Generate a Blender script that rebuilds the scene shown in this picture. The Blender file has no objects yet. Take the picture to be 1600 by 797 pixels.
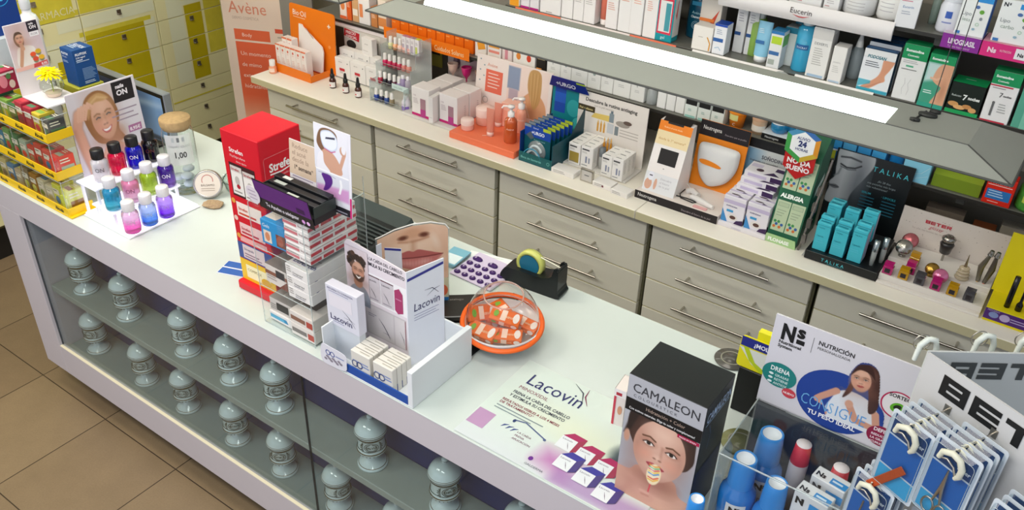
import bpy, math, random
import numpy as np
from mathutils import Vector, Matrix
SC = bpy.context.scene
COL = SC.collection
PI = math.pi
random.seed(7)

# ---------------------------------------------------------------- camera
R_CAM = ((0.8149102588, 0.5787000408, 0.0320551525),
         (0.3329949011, -0.4222129199, -0.8431195918),
         (-0.4743792427, 0.6977410071, -0.5367698027))      # rows: right, down, forward
cam = bpy.data.objects.new('camera', bpy.data.cameras.new('camera'))
COL.objects.link(cam)
r, d, fw = [Vector(a) for a in R_CAM]
m3 = Matrix((r, -d, -fw)).transposed()
cam.matrix_world = Matrix.Translation((0, 0, 2.45)) @ m3.to_4x4()
cam.data.sensor_width = 36.0
cam.data.lens = 1361.44 / 1600 * 36
cam.data.clip_start = 0.05
SC.camera = cam
# ---------------------------------------------------------------- world, lights, exposure
SC.view_settings.view_transform = 'Standard'
SC.view_settings.look = 'None'
SC.view_settings.exposure = 0.12
SC.view_settings.gamma = 1.0
SC.view_settings.use_curve_mapping = False
w = bpy.data.worlds.new('world'); SC.world = w; w.use_nodes = True
w.node_tree.nodes['Background'].inputs[0].default_value = (0.80, 0.88, 1.0, 1)
w.node_tree.nodes['Background'].inputs[1].default_value = 0.55

def area(name, loc, sx, sy, power, col, rot=(0, 0, 0)):
    l = bpy.data.lights.new(name, 'AREA'); l.shape = 'RECTANGLE'
    l.size = sx; l.size_y = sy; l.energy = power; l.color = col
    o = bpy.data.objects.new(name, l); COL.objects.link(o)
    o.location = loc; o.rotation_euler = rot
    return o
CEIL = 3.10
area('ceiling_panel_light', (-2.7, 1.35, CEIL - 0.06), 1.1, 0.5, 12, (1.0, 0.90, 0.74))
area('ceiling_panel_light', (-0.9, 1.35, CEIL - 0.06), 1.1, 0.5, 9, (1.0, 0.94, 0.84))
area('ceiling_panel_light', (-3.0, 0.95, CEIL - 0.06), 1.1, 0.5, 16, (1.0, 0.90, 0.74))
area('ceiling_panel_light', (-2.5, 0.0, CEIL - 0.06), 1.1, 0.5, 26, (1.0, 0.95, 0.88))
area('ceiling_panel_light', (-0.7, 0.0, CEIL - 0.06), 1.1, 0.5, 24, (0.97, 0.97, 0.95))
area('front_fill_light', (-1.4, -1.5, 1.75), 5.4, 2.3, 26, (0.88, 0.88, 1.0), (math.radians(92), 0, 0))  # unseen fill light added behind the camera to brighten upright faces

# ---------------------------------------------------------------- materials
_M = {}
def lin(c):
    if isinstance(c, str):
        c = c.lstrip('#'); c = [int(c[i:i + 2], 16) / 255 for i in (0, 2, 4)]
    return tuple(x / 12.92 if x <= .04045 else ((x + .055) / 1.055) ** 2.4 for x in c)
def mat(c, r=.5, metal=0., coat=0., trans=0., emit=0., var=0., bump=0., scale=40., ior=1.45, spec=None):
    """principled material of one colour, with procedural variation in tone (var) and relief (bump)"""
    k = (c, r, metal, coat, trans, emit, var, bump, scale, ior, spec)
    if k in _M: return _M[k]
    m = bpy.data.materials.new('surface_' + str(c).lstrip('#')); m.use_nodes = True
    nt = m.node_tree; b = nt.nodes['Principled BSDF']; L = nt.links
    col = (*lin(c), 1)
    b.inputs['Base Color'].default_value = col
    b.inputs['Roughness'].default_value = r; b.inputs['Metallic'].default_value = metal
    b.inputs['IOR'].default_value = ior
    if spec is not None: b.inputs['Specular IOR Level'].default_value = spec
    if coat: b.inputs['Coat Weight'].default_value = coat; b.inputs['Coat Roughness'].default_value = .08
    if trans: b.inputs['Transmission Weight'].default_value = trans
    if emit:
        b.inputs['Emission Color'].default_value = col; b.inputs['Emission Strength'].default_value = emit
    if var or bump:
        tc = nt.nodes.new('ShaderNodeTexCoord'); n = nt.nodes.new('ShaderNodeTexNoise')
        n.inputs['Scale'].default_value = scale; n.inputs['Detail'].default_value = 5
        L.new(tc.outputs['Object'], n.inputs['Vector'])
        if var:
            mx = nt.nodes.new('ShaderNodeMix'); mx.data_type = 'RGBA'
            mx.inputs['A'].default_value = tuple(x * (1 - var) for x in col[:3]) + (1,)
            mx.inputs['B'].default_value = tuple(min(1, x * (1 + var)) for x in col[:3]) + (1,)
            L.new(n.outputs['Fac'], mx.inputs['Factor']); L.new(mx.outputs['Result'], b.inputs['Base Color'])
        if bump:
            bp = nt.nodes.new('ShaderNodeBump'); bp.inputs['Strength'].default_value = bump
            bp.inputs['Distance'].default_value = .002
            L.new(n.outputs['Fac'], bp.inputs['Height']); L.new(bp.outputs['Normal'], b.inputs['Normal'])
    _M[k] = m
    return m
def clear(c='#ffffff', gloss=1.0, r=.03, ior=1.45, solid=0.0):
    """thin clear plastic or glass sheet: tinted see-through with a fresnel reflection"""
    k = ('clear', c, gloss, r, ior, solid)
    if k in _M: return _M[k]
    m = bpy.data.materials.new('clear_' + c.lstrip('#')); m.use_nodes = True
    nt = m.node_tree; nt.nodes.clear(); N = nt.nodes.new; L = nt.links.new
    out = N('ShaderNodeOutputMaterial'); mx = N('ShaderNodeMixShader'); t = N('ShaderNodeBsdfTransparent')
    g = N('ShaderNodeBsdfGlossy'); fr = N('ShaderNodeLayerWeight'); mu = N('ShaderNodeMath')
    t.inputs[0].default_value = (*lin(c), 1); g.inputs['Roughness'].default_value = r
    fr.inputs['Blend'].default_value = .5; pw = N('ShaderNodeMath'); pw.operation = 'POWER'; pw.inputs[1].default_value = 4.5
    mu.operation = 'MULTIPLY_ADD'; mu.inputs[1].default_value = .8 * gloss; mu.inputs[2].default_value = .035 * gloss; mu.use_clamp = True
    L(fr.outputs['Facing'], pw.inputs[0]); L(pw.outputs[0], mu.inputs[0]); L(mu.outputs[0], mx.inputs[0])
    src = t.outputs[0]
    if solid:
        dd = N('ShaderNodeBsdfDiffuse'); dd.inputs[0].default_value = (*lin(c), 1)
        m2 = N('ShaderNodeMixShader'); m2.inputs[0].default_value = solid
        L(src, m2.inputs[1]); L(dd.outputs[0], m2.inputs[2]); src = m2.outputs[0]
    L(src, mx.inputs[1]); L(g.outputs[0], mx.inputs[2]); L(mx.outputs[0], out.inputs[0])
    _M[k] = m
    return m
def printed():
    """printed picture: ink colour stored on the mesh"""
    if 'printed' in _M: return _M['printed']
    m = bpy.data.materials.new('printed_picture'); m.use_nodes = True
    nt = m.node_tree; b = nt.nodes['Principled BSDF']
    a = nt.nodes.new('ShaderNodeAttribute'); a.attribute_name = 'ink'
    nt.links.new(a.outputs['Color'], b.inputs['Base Color']); b.inputs['Roughness'].default_value = .35
    _M['printed'] = m
    return m
def ink(c): return mat(c, .45)
def paper(c='#f2f0ee'): return mat(c, .38, spec=.4)

# ---------------------------------------------------------------- mesh builder
def I4(): return Matrix.Identity(4)
def TR(x, y, z, rz=0.): return Matrix.Translation((x, y, z)) @ Matrix.Rotation(rz, 4, 'Z')
def frame(o, u, v):
    """matrix whose XY plane is a sheet with origin o, axes u and v"""
    u = Vector(u).normalized(); v = Vector(v).normalized(); n = u.cross(v)
    M = Matrix((u, v, n)).transposed().to_4x4(); M.translation = Vector(o)
    return M
_T = {}
def textmesh(s, bold=0., shear=0.):
    k = (s, bold, shear)
    if k in _T: return _T[k]
    cu = bpy.data.curves.new('writing', 'FONT'); cu.body = s; cu.size = 1; cu.resolution_u = 2
    cu.fill_mode = 'FRONT'; cu.offset = bold; cu.shear = shear; cu.space_character = 1.0
    ob = bpy.data.objects.new('writing', cu); COL.objects.link(ob)
    dg = bpy.context.evaluated_depsgraph_get(); me = bpy.data.meshes.new_from_object(ob.evaluated_get(dg))
    v = [(p.co.x, p.co.y) for p in me.vertices]; f = [tuple(p.vertices) for p in me.polygons]
    bpy.data.objects.remove(ob); bpy.data.curves.remove(cu); bpy.data.meshes.remove(me)
    w = max([a[0] for a in v] or [1]); _T[k] = (v, f, w)
    return _T[k]
class MB:
    def __init__(s): s.v = []; s.f = []; s.m = []; s.sm = []; s.mats = []; s.ink = {}; s.T = I4()
    def mi(s, m):
        if isinstance(m, str): m = ink(m)
        if m not in s.mats: s.mats.append(m)
        return s.mats.index(m)
    def add(s, vs, fs, m, sm=False, T=None):
        T = s.T @ T if T is not None else s.T
        n = len(s.v); i = s.mi(m)
        for p in vs: s.v.append(T @ Vector(p))
        for f in fs: s.f.append(tuple(n + a for a in f)); s.m.append(i); s.sm.append(sm)
        return n
    def box(s, x0, y0, z0, x1, y1, z1, m, T=None, b=0.):
        if b <= 0:
            vs = [(x, y, z) for x in (x0, x1) for y in (y0, y1) for z in (z0, z1)]
            s.add(vs, [(0, 1, 3, 2), (4, 6, 7, 5), (0, 4, 5, 1), (2, 3, 7, 6), (0, 2, 6, 4), (1, 5, 7, 3)], m, T=T)
            return
        # chamfered box
        lo = (x0, y0, z0); hi = (x1, y1, z1); vs = []; idx = {}
        for ax in range(3):
            for sgn in (0, 1):
                for a in (0, 1):
                    for c in (0, 1):
                        q = [0, 0, 0]; q[ax] = (lo, hi)[sgn][ax]
                        o1, o2 = [k for k in range(3) if k != ax]
                        q[o1] = (lo[o1] + b, hi[o1] - b)[a]; q[o2] = (lo[o2] + b, hi[o2] - b)[c]
                        idx[(ax, sgn, a, c)] = len(vs); vs.append(tuple(q))
        fs = []
        for ax in range(3):
            for sgn in (0, 1):
                q = [idx[(ax, sgn, 0, 0)], idx[(ax, sgn, 1, 0)], idx[(ax, sgn, 1, 1)], idx[(ax, sgn, 0, 1)]]
                fs.append(tuple(q))
        def vid(ax, corner):
            o1, o2 = [k for k in range(3) if k != ax]
            return idx[(ax, corner[ax], corner[o1], corner[o2])]
        for ax in range(3):
            o1, o2 = [k for k in range(3) if k != ax]
            for a in (0, 1):
                for c in (0, 1):
                    c0 = [0, 0, 0]; c1 = [0, 0, 0]; c0[ax] = 0; c1[ax] = 1; c0[o1] = c1[o1] = a; c0[o2] = c1[o2] = c
                    fs.append((vid(o1, c0), vid(o1, c1), vid(o2, c1), vid(o2, c0)))
        for a in (0, 1):
            for bb in (0, 1):
                for c in (0, 1):
                    k = (a, bb, c); fs.append((vid(0, k), vid(1, k), vid(2, k)))
        s.add(vs, fs, m, T=T)
        s.fix = True
    fix = False
    def lathe(s, prof, m, n=20, T=None, x=0, y=0, z=0, sm=True, sq=1.0):
        """prof: (radius, height) list; m a material or one per segment"""
        vs = []; k = len(prof)
        for i in range(n):
            a = 2 * PI * i / n
            for (rr, h) in prof: vs.append((x + rr * math.cos(a), y + sq * rr * math.sin(a), z + h))
        ms = m if isinstance(m, list) else [m] * (k - 1)
        n0 = None
        for j in range(k - 1):
            fs = [(i * k + j, ((i + 1) % n) * k + j, ((i + 1) % n) * k + j + 1, i * k + j + 1) for i in range(n)]
            if n0 is None: n0 = s.add(vs, fs, ms[j], sm, T)
            else:
                mi = s.mi(ms[j])
                for f in fs: s.f.append(tuple(n0 + a for a in f)); s.m.append(mi); s.sm.append(sm)
    def disc(s, rr, z, m, n=20, T=None, x=0, y=0, up=True):
        vs = [(x + rr * math.cos(2 * PI * i / n), y + rr * math.sin(2 * PI * i / n), z) for i in range(n)]
        s.add(vs, [tuple(range(n)) if up else tuple(range(n))[::-1]], m, T=T)
    def tube(s, pts, rr, m, n=8, T=None, closed=False, cap=True):
        pts = [Vector(p) for p in pts]; vs = []; k = len(pts); up = None
        rs = rr if isinstance(rr, (list, tuple)) else [rr] * k
        for i, p in enumerate(pts):
            a = pts[i - 1] if (i or closed) else p; b = pts[(i + 1) % k] if (i < k - 1 or closed) else p
            t = (b - a).normalized()
            if up is None:
                up = Vector((0, 0, 1)) if abs(t.z) < .9 else Vector((1, 0, 0))
            e1 = t.cross(up).normalized(); e2 = e1.cross(t).normalized(); up = e2
            for j in range(n):
                q = 2 * PI * j / n; vs.append(p + rs[i] * (math.cos(q) * e1 + math.sin(q) * e2))
        fs = []
        for i in range(k if closed else k - 1):
            i2 = (i + 1) % k
            for j in range(n): fs.append((i * n + j, i * n + (j + 1) % n, i2 * n + (j + 1) % n, i2 * n + j))
        s.add(vs, fs, m, True, T)
        if cap and not closed:
            s.add(vs[:n], [tuple(range(n))[::-1]], m, T=T); s.add(vs[-n:], [tuple(range(n))], m, T=T)
    def sheet(s, pts, m, T=None):
        s.add([(p[0], p[1], 0 if len(p) < 3 else p[2]) for p in pts], [tuple(range(len(pts)))], m, T=T)
    def prism(s, pts, d, m, T=None, m2=None):
        """2D outline in the sheet plane of T, extruded by -d behind the sheet"""
        n = len(pts); vs = [(p[0], p[1], 0) for p in pts] + [(p[0], p[1], -d) for p in pts]
        s.add(vs, [tuple(range(n))], m, T=T)
        s.add(vs, [tuple(range(2 * n - 1, n - 1, -1))], m2 or m, T=T)
        s.add(vs, [(i, i + n, (i + 1) % n + n, (i + 1) % n) for i in range(n)], m2 or m, T=T)
    def rect(s, T, x, y, w, h, m, e=.0004): s.sheet([(x, y, e), (x + w, y, e), (x + w, y + h, e), (x, y + h, e)], m, T)
    def ell(s, T, x, y, rx, ry, m, e=.0004, n=28, rot=0.):
        c, q = math.cos(rot), math.sin(rot)
        s.sheet([(x + rx * math.cos(a) * c - ry * math.sin(a) * q, y + rx * math.cos(a) * q + ry * math.sin(a) * c, e)
                 for a in [2 * PI * i / n for i in range(n)]], m, T)
    def ring(s, T, x, y, r0, r1, m, e=.0004, n=28, a0=0., a1=2 * PI):
        vs = []
        for i in range(n + 1):
            a = a0 + (a1 - a0) * i / n
            vs += [(x + r0 * math.cos(a), y + r0 * math.sin(a), e), (x + r1 * math.cos(a), y + r1 * math.sin(a), e)]
        s.add(vs, [(2 * i, 2 * i + 1, 2 * i + 3, 2 * i + 2) for i in range(n)], m, T=T)
    def curve(s, T, pts, wd, m, e=.0004):
        """flat drawn line through 2D points"""
        vs = []; k = len(pts)
        for i, p in enumerate(pts):
            a = pts[max(i - 1, 0)]; b = pts[min(i + 1, k - 1)]; t = Vector((b[0] - a[0], b[1] - a[1])).normalized()
            ww = wd if not isinstance(wd, (list, tuple)) else wd[i]
            vs += [(p[0] - t.y * ww / 2, p[1] + t.x * ww / 2, e), (p[0] + t.y * ww / 2, p[1] - t.x * ww / 2, e)]
        s.add(vs, [(2 * i, 2 * i + 1, 2 * i + 3, 2 * i + 2) for i in range(k - 1)], m, T=T)
    def text(s, T, t, x, y, size, m, al='l', bold=0., shear=0., maxw=None, e=.0008, wrap=None):
        v, f, w0 = textmesh(t, bold, shear)
        sx = size
        if maxw and w0 * size > maxw: sx = maxw / w0
        if al == 'w': sx = maxw / w0; al = 'l'
        ox = x - (w0 * sx / 2 if al == 'c' else w0 * sx if al == 'r' else 0)
        if wrap: vs = [wrap(a * sx + ox, b * size + y, e) for a, b in v]
        else: vs = [(a * sx + ox, b * size + y, e) for a, b in v]
        s.add(vs, f, m, T=T)
    def pic(s, T, x, y, w, h, img, e=.0003):
        """painted picture img[H][W][3] (row 0 at the top) laid on the sheet"""
        H, W = img.shape[:2]; n0 = len(s.v)
        vs = [(x + w * i / (W - 1), y + h * (1 - j / (H - 1)), e) for j in range(H) for i in range(W)]
        fs = [(j * W + i, (j + 1) * W + i, (j + 1) * W + i + 1, j * W + i + 1) for j in range(H - 1) for i in range(W - 1)]
        s.add(vs, fs, printed(), T=T)
        s.ink[n0] = img.reshape(-1, 3)
    def build(s, name, parent=None, **kw):
        me = bpy.data.meshes.new(name); me.from_pydata([tuple(p) for p in s.v], [], s.f); me.update()
        for m in s.mats: me.materials.append(m)
        me.polygons.foreach_set('material_index', s.m); me.polygons.foreach_set('use_smooth', s.sm)
        if s.ink:
            at = me.color_attributes.new('ink', 'FLOAT_COLOR', 'POINT')
            a = np.ones((len(s.v), 4), np.float32)
            for n0, c in s.ink.items(): a[n0:n0 + len(c), :3] = np.where(c <= .04045, c / 12.92, ((c + .055) / 1.055) ** 2.4)
            at.data.foreach_set('color', a.ravel())
        if s.fix:
            import bmesh
            bm = bmesh.new(); bm.from_mesh(me); bmesh.ops.remove_doubles(bm, verts=bm.verts, dist=1e-6)
            bmesh.ops.recalc_face_normals(bm, faces=[f for f in bm.faces]); bm.to_mesh(me); bm.free()
        o = bpy.data.objects.new(name, me); COL.objects.link(o)
        if parent: o.parent = parent
        return tag(o, **kw)
def tag(o, label=None, cat=None, group=None, kind=None):
    if label: o['label'] = label
    if cat: o['category'] = cat
    if group: o['group'] = group
    if kind: o['kind'] = kind
    return o
def thing(name, label, cat, loc=(0, 0, 0), rz=0., group=None):
    o = bpy.data.objects.new(name, None); COL.objects.link(o); o.empty_display_size = .05
    o.location = loc; o.rotation_euler = (0, 0, rz)
    return tag(o, label, cat, group)
def dup(root, label=None, loc=None, rz=None, group=None, scale=None):
    c = root.copy(); COL.objects.link(c)
    if label: c['label'] = label
    if group: c['group'] = group
    if loc is not None: c.location = loc
    if rz is not None: c.rotation_euler = (0, 0, rz)
    if scale is not None: c.scale = scale
    for ch in list(root.children):
        d = ch.copy(); COL.objects.link(d); d.parent = c
        for g in list(ch.children):
            e = g.copy(); COL.objects.link(e); e.parent = d
    return c
def deco(b, T, W, H, spec):
    """print a face: positions and sizes are fractions of its width W and height H"""
    e = .0004
    for it in spec:
        k = it[0]; e += .00012
        if k == 'r': b.rect(T, it[1] * W, it[2] * H, it[3] * W, it[4] * H, it[5], e)
        elif k == 'e': b.ell(T, it[1] * W, it[2] * H, it[3] * W, it[4] * H, it[5], e)
        elif k == 'o': b.ring(T, it[1] * W, it[2] * H, it[3] * H, it[4] * H, it[5], e)
        elif k == 'p': b.sheet([(p[0] * W, p[1] * H, e) for p in it[1]], it[2], T)
        elif k == 'c': b.curve(T, [(p[0] * W, p[1] * H) for p in it[1]], it[2] * H, it[3], e)
        elif k == 'l':
            _, x, y, ww, n, c = it[:6]; lh = it[6] if len(it) > 6 else .035
            for i in range(n): b.rect(T, x * W, (y - i * lh) * H, ww * W * (1 - .23 * ((i * 7 + 3) % 4) / 3), lh * .42 * H, c, e)
        elif k == 't':
            _, s, x, y, sz, c = it[:6]; o = it[6] if len(it) > 6 else {}
            b.text(T, s, x * W, y * H, sz * H, c, o.get('al', 'l'), o.get('b', 0), o.get('sh', 0), o.get('mw', 1 - x if o.get('al', 'l') == 'l' else 1) * W, e)
        elif k == 'i': b.pic(T, it[1] * W, it[2] * H, it[3] * W, it[4] * H, it[5], e)
def faces(w, d, h):
    return {'F': (frame((-w / 2, -d / 2, 0), (1, 0, 0), (0, 0, 1)), w, h),
            'R': (frame((w / 2, -d / 2, 0), (0, 1, 0), (0, 0, 1)), d, h),
            'L': (frame((-w / 2, d / 2, 0), (0, -1, 0), (0, 0, 1)), d, h),
            'B': (frame((w / 2, d / 2, 0), (-1, 0, 0), (0, 0, 1)), w, h),
            'T': (frame((-w / 2, -d / 2, h), (1, 0, 0), (0, 1, 0)), w, d)}
def carton(name, label, cat, w, d, h, loc, rz=0., base='#f0eeea', prints=None, group=None, top=None, rot=None, parent=None, r=.38):
    """closed carton, origin at the middle of its base, front towards -Y"""
    b = MB(); bb = min(.0015, w * .04)
    b.box(-w / 2, -d / 2, 0, w / 2, d / 2, h, mat(base, r, spec=.4), b=bb)
    F = faces(w, d, h)
    if top: T = F['T']; b.rect(T[0], .001, .001, w - .002, d - .002, ink(top))
    for k, sp in (prints or {}).items():
        for kk in k: deco(b, *F[kk], sp)
    # tuck flap line on the top
    b.rect(F['T'][0], w * .03, d * .93, w * .94, .0006, '#8d8a86', .0016)
    o = b.build(name, parent, label=label, cat=cat, group=group)
    o.location = loc; o.rotation_euler = rot if rot else (0, 0, rz)
    return o
def solid(name, label, cat, group=None, parent=None, loc=(0, 0, 0), rz=0.):
    """start a one-mesh thing: returns builder and finisher"""
    b = MB()
    def done():
        o = b.build(name, parent, label=label, cat=cat, group=group); o.location = loc; o.rotation_euler = (0, 0, rz); return o
    return b, done

# ---------------------------------------------------------------- little painter for printed pictures
class Paint:
    def __init__(s, W, H, w, h, bg):
        s.x, s.y = np.meshgrid(np.linspace(0, w, W), np.linspace(h, 0, H)); s.px = w / (W - 1)
        s.a = np.zeros((H, W, 3)) + np.array(rgb(bg))
    def mixin(s, k, c, al=1.): k = (np.clip(k, 0, 1) * al)[..., None]; s.a = s.a * (1 - k) + np.array(rgb(c)) * k; return s
    def grad(s, c, ax=1, a=0., b=1., al=1.):
        t = ((s.y if ax else s.x) - a) / (b - a); return s.mixin(t, c, al)
    def e(s, x, y, rx, ry, c, soft=1., rot=0., al=1.):
        co, si = math.cos(rot), math.sin(rot); dx = (s.x - x) * co + (s.y - y) * si; dy = -(s.x - x) * si + (s.y - y) * co
        q = np.sqrt((dx / rx) ** 2 + (dy / ry) ** 2); sf = max(soft * s.px / min(rx, ry), 1e-3)
        return s.mixin((1 - q) / sf + .5, c, al)
    def p(s, pts, c, soft=1., al=1.):
        d = np.full(s.x.shape, 1e9); ins = np.zeros(s.x.shape, bool); n = len(pts)
        for i in range(n):
            x0, y0 = pts[i]; x1, y1 = pts[(i + 1) % n]; ex, ey = x1 - x0, y1 - y0; L = ex * ex + ey * ey + 1e-12
            t = np.clip(((s.x - x0) * ex + (s.y - y0) * ey) / L, 0, 1)
            d = np.minimum(d, np.hypot(s.x - x0 - t * ex, s.y - y0 - t * ey))
            if abs(ey) > 1e-12:
                cr = ((y0 <= s.y) != (y1 <= s.y)) & (s.x < x0 + (s.y - y0) / ey * ex); ins ^= cr
        return s.mixin(np.where(ins, d, -d) / (soft * s.px) + .5, c, al)
    def l(s, pts, wd, c, soft=1., al=1.):
        d = np.full(s.x.shape, 1e9)
        for i in range(len(pts) - 1):
            x0, y0 = pts[i]; x1, y1 = pts[i + 1]; ex, ey = x1 - x0, y1 - y0; L = ex * ex + ey * ey + 1e-12
            t = np.clip(((s.x - x0) * ex + (s.y - y0) * ey) / L, 0, 1)
            d = np.minimum(d, np.hypot(s.x - x0 - t * ex, s.y - y0 - t * ey))
        return s.mixin((wd / 2 - d) / (soft * s.px) + .5, c, al)
def rgb(c):
    if isinstance(c, str): c = c.lstrip('#'); return [int(c[i:i + 2], 16) / 255 for i in (0, 2, 4)]
    return c
def smooth_poly(pts, n=5):
    """closed Catmull-Rom outline through pts"""
    out = []; k = len(pts)
    for i in range(k):
        p0, p1, p2, p3 = [np.array(pts[(i + j - 1) % k], float) for j in range(4)]
        for t in [j / n for j in range(n)]:
            q = .5 * ((2 * p1) + (-p0 + p2) * t + (2 * p0 - 5 * p1 + 4 * p2 - p3) * t * t + (-p0 + 3 * p1 - 3 * p2 + p3) * t ** 3)
            out.append((float(q[0]), float(q[1])))
    return out
def rrect(x, y, w, h, r, n=4):
    out = []
    for cx, cy, a0 in ((x + w - r, y + r, -90), (x + w - r, y + h - r, 0), (x + r, y + h - r, 90), (x + r, y + r, 180)):
        for i in range(n + 1):
            a = math.radians(a0 + 90 * i / n); out.append((cx + r * math.cos(a), cy + r * math.sin(a)))
    return out
# ---------------------------------------------------------------- printed portraits (pictures on posters and boxes)
def head(P, cx, cy, s, skin='#e2b497', sh='#b27a5c', eye='#3a2a22', lip='#b5524e', ang=0., smile=False, brow='#5a3a28', wd=1.):
    """front view of a face about 2s tall, centred between eyes and mouth"""
    ox, oy = P.x, P.y; c, q = math.cos(-ang), math.sin(-ang)
    X = (ox - cx) * c - (oy - cy) * q; Y = (ox - cx) * q + (oy - cy) * c; P.x, P.y = X / s, Y / s; P.px /= s
    P.e(0, .02, .74 * wd, 1.0, skin); P.e(0, -.18, .60 * wd, .86, skin, 2)
    P.e(-.62 * wd, -.1, .22, .8, sh, 30, al=.5); P.e(.62 * wd, -.1, .2, .8, sh, 30, al=.45)
    P.e(0, -1.0, .5, .16, sh, 20, al=.5); P.e(-.36, -.25, .2, .17, '#e79f87', 16, al=.5); P.e(.36, -.25, .2, .17, '#e79f87', 16, al=.5)
    P.e(0, .62, .4, .22, '#f3d3bd', 20, al=.5)
    for k in (-1, 1):
        x = k * .33
        P.e(x, .16, .19, .12, sh, 8, al=.5)
        if smile: P.l([(x - .13, .13), (x, .175), (x + .13, .12)], .05, eye)
        else:
            P.e(x, .13, .135, .062, '#f6efe8'); P.e(x, .135, .062, .062, eye); P.l([(x - .16, .12), (x - .05, .195), (x + .08, .19), (x + .16, .13)], .035, '#2a1c18')
        P.l([(x - k * .17, .29), (x, .36), (x + k * .2, .3)], .055, brow, 1.5, .85)
    P.l([(.06, .2), (.085, -.15), (.1, -.24)], .05, sh, 5, .45); P.e(-.075, -.27, .045, .028, '#7a4a3a', 2); P.e(.075, -.27, .045, .028, '#7a4a3a', 2)
    P.e(0, -.22, .09, .07, '#f3cfb8', 8, al=.6)
    if smile:
        P.p(smooth_poly([(-.32, -.44), (0, -.5), (.32, -.42), (.18, -.66), (0, -.72), (-.18, -.67)]), lip); P.p(smooth_poly([(-.25, -.47), (0, -.52), (.25, -.46), (.13, -.6), (-.13, -.61)]), '#fdfaf5')
    else:
        P.p(smooth_poly([(-.27, -.52), (-.08, -.44), (0, -.47), (.08, -.44), (.27, -.52), (.1, -.64), (-.1, -.64)]), lip); P.l([(-.25, -.525), (0, -.54), (.25, -.525)], .02, '#7c2f30')
    P.x, P.y = ox, oy; P.px *= s
def pic_camaleon():
    P = Paint(120, 168, 1, 1.38, '#b4b6bd')
    P.grad('#8f9098', 1, 1.3, 0.9, .25)
    P.p(smooth_poly([(.12, 1.0), (.06, 1.25), (.15, 1.5), (.5, 1.62), (.9, 1.5), (.97, 1.15), (.95, .95), (.8, .8), (.3, .8)]), '#2a201e')
    P.p(smooth_poly([(-.3, -.2), (-.1, .38), (.16, .46), (.3, .6), (.75, .6), (.86, .40), (1.1, .3), (1.3, -.2)]), '#d3a18b')
    P.e(.55, .44, .24, .16, '#9c6a58', 20, al=.7); P.e(.1, .2, .3, .2, '#c08d78', 30, al=.5); P.e(.5, .28, .2, .04, '#b98672', 12, al=.5)
    head(P, .52, .94, .47, '#dcb09c', '#9b6553', '#2b2420', '#b84e5a', ang=-.08, wd=1.0)
    P.p([(.02, 1.0), (.10, 1.38), (.2, 1.38), (.11, 1.1)], '#2a201e', 3); P.e(.07, .98, .04, .1, '#c89880', 2)
    P.l([(.49, .5), (.46, .22)], .018, '#d0404a'); P.e(.42, .14, .12, .09, '#cf9c86', 4); P.l([(.36, .2), (.46, .2)], .04, '#d8a892', 3); P.l([(.38, .15), (.47, .16)], .03, '#c08872', 3)
    co = ['#f2b53c', '#e4573d', '#f3ead0', '#3f8fd0', '#f0c744', '#d84a52', '#5cb87a', '#e8a03c']
    P.e(.5, .555, .095, .18, '#f3e2b8', 1, -.12)
    for i in range(8): P.l([(.43, .45 + .035 * i), (.5, .44 + .035 * i), (.565, .50 + .032 * i)], .018, co[i])
    P.e(.47, .62, .02, .05, '#ffffff', 6, al=.6)
    return P.a
def pic_blonde():
    P = Paint(110, 110, 1, 1, '#d9d3d8'); P.grad('#eceaf0', 0, .4, 1, .7)
    P.p(smooth_poly([(.18, .70), (.24, .90), (.42, .97), (.6, .88), (.68, .66), (.64, .48), (.7, .36), (.56, .34), (.3, .40)]), '#96683c')
    P.p(smooth_poly([(.28, -.1), (.3, .18), (.42, .34), (.55, .36), (.66, .30), (.95, .18), (1.0, -.1)]), '#dcae98')
    P.p(smooth_poly([(.30, -.1), (.33, .12), (.46, .16), (.62, .06), (.8, .16), (.95, .12), (1.0, -.1)]), '#e6e2e6')
    P.e(.55, .4, .14, .13, '#c08d72', 12, al=.8)
    head(P, .46, .64, .235, '#e3b498', '#b78463', '#3a4a55', '#c46a66', ang=.12, smile=True, brow='#8a6240')
    P.p(smooth_poly([(.24, .68), (.27, .87), (.44, .94), (.58, .86), (.5, .84), (.36, .84), (.28, .74)]), '#c79d68', 2); P.l([(.3, .84), (.42, .9), (.54, .86)], .02, '#dcb888', 3)
    P.l([(.2, -.05), (.12, .3), (.07, .62), (.12, .76)], .15, '#a87258', 3, .5); P.l([(.2, -.05), (.12, .3), (.07, .62), (.12, .76)], .12, '#dba98f', 2); P.l([(.15, .0), (.06, .35), (.03, .6)], .03, '#b98368', 6, .5)
    for k in range(4): P.l([(.1 + .035 * k, .7), (.14 + .045 * k, .83 + .01 * k), (.2 + .05 * k, .8)], .035, '#e2b49a', 1); P.l([(.13 + .04 * k, .72), (.17 + .045 * k, .81)], .007, '#a87258', 1, .6)
    P.p(smooth_poly([(.54, .16), (.62, .28), (.68, .22), (.76, .26), (.74, .14), (.64, .1)]), '#b87e7c', 4, .5)
    return P.a
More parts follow.
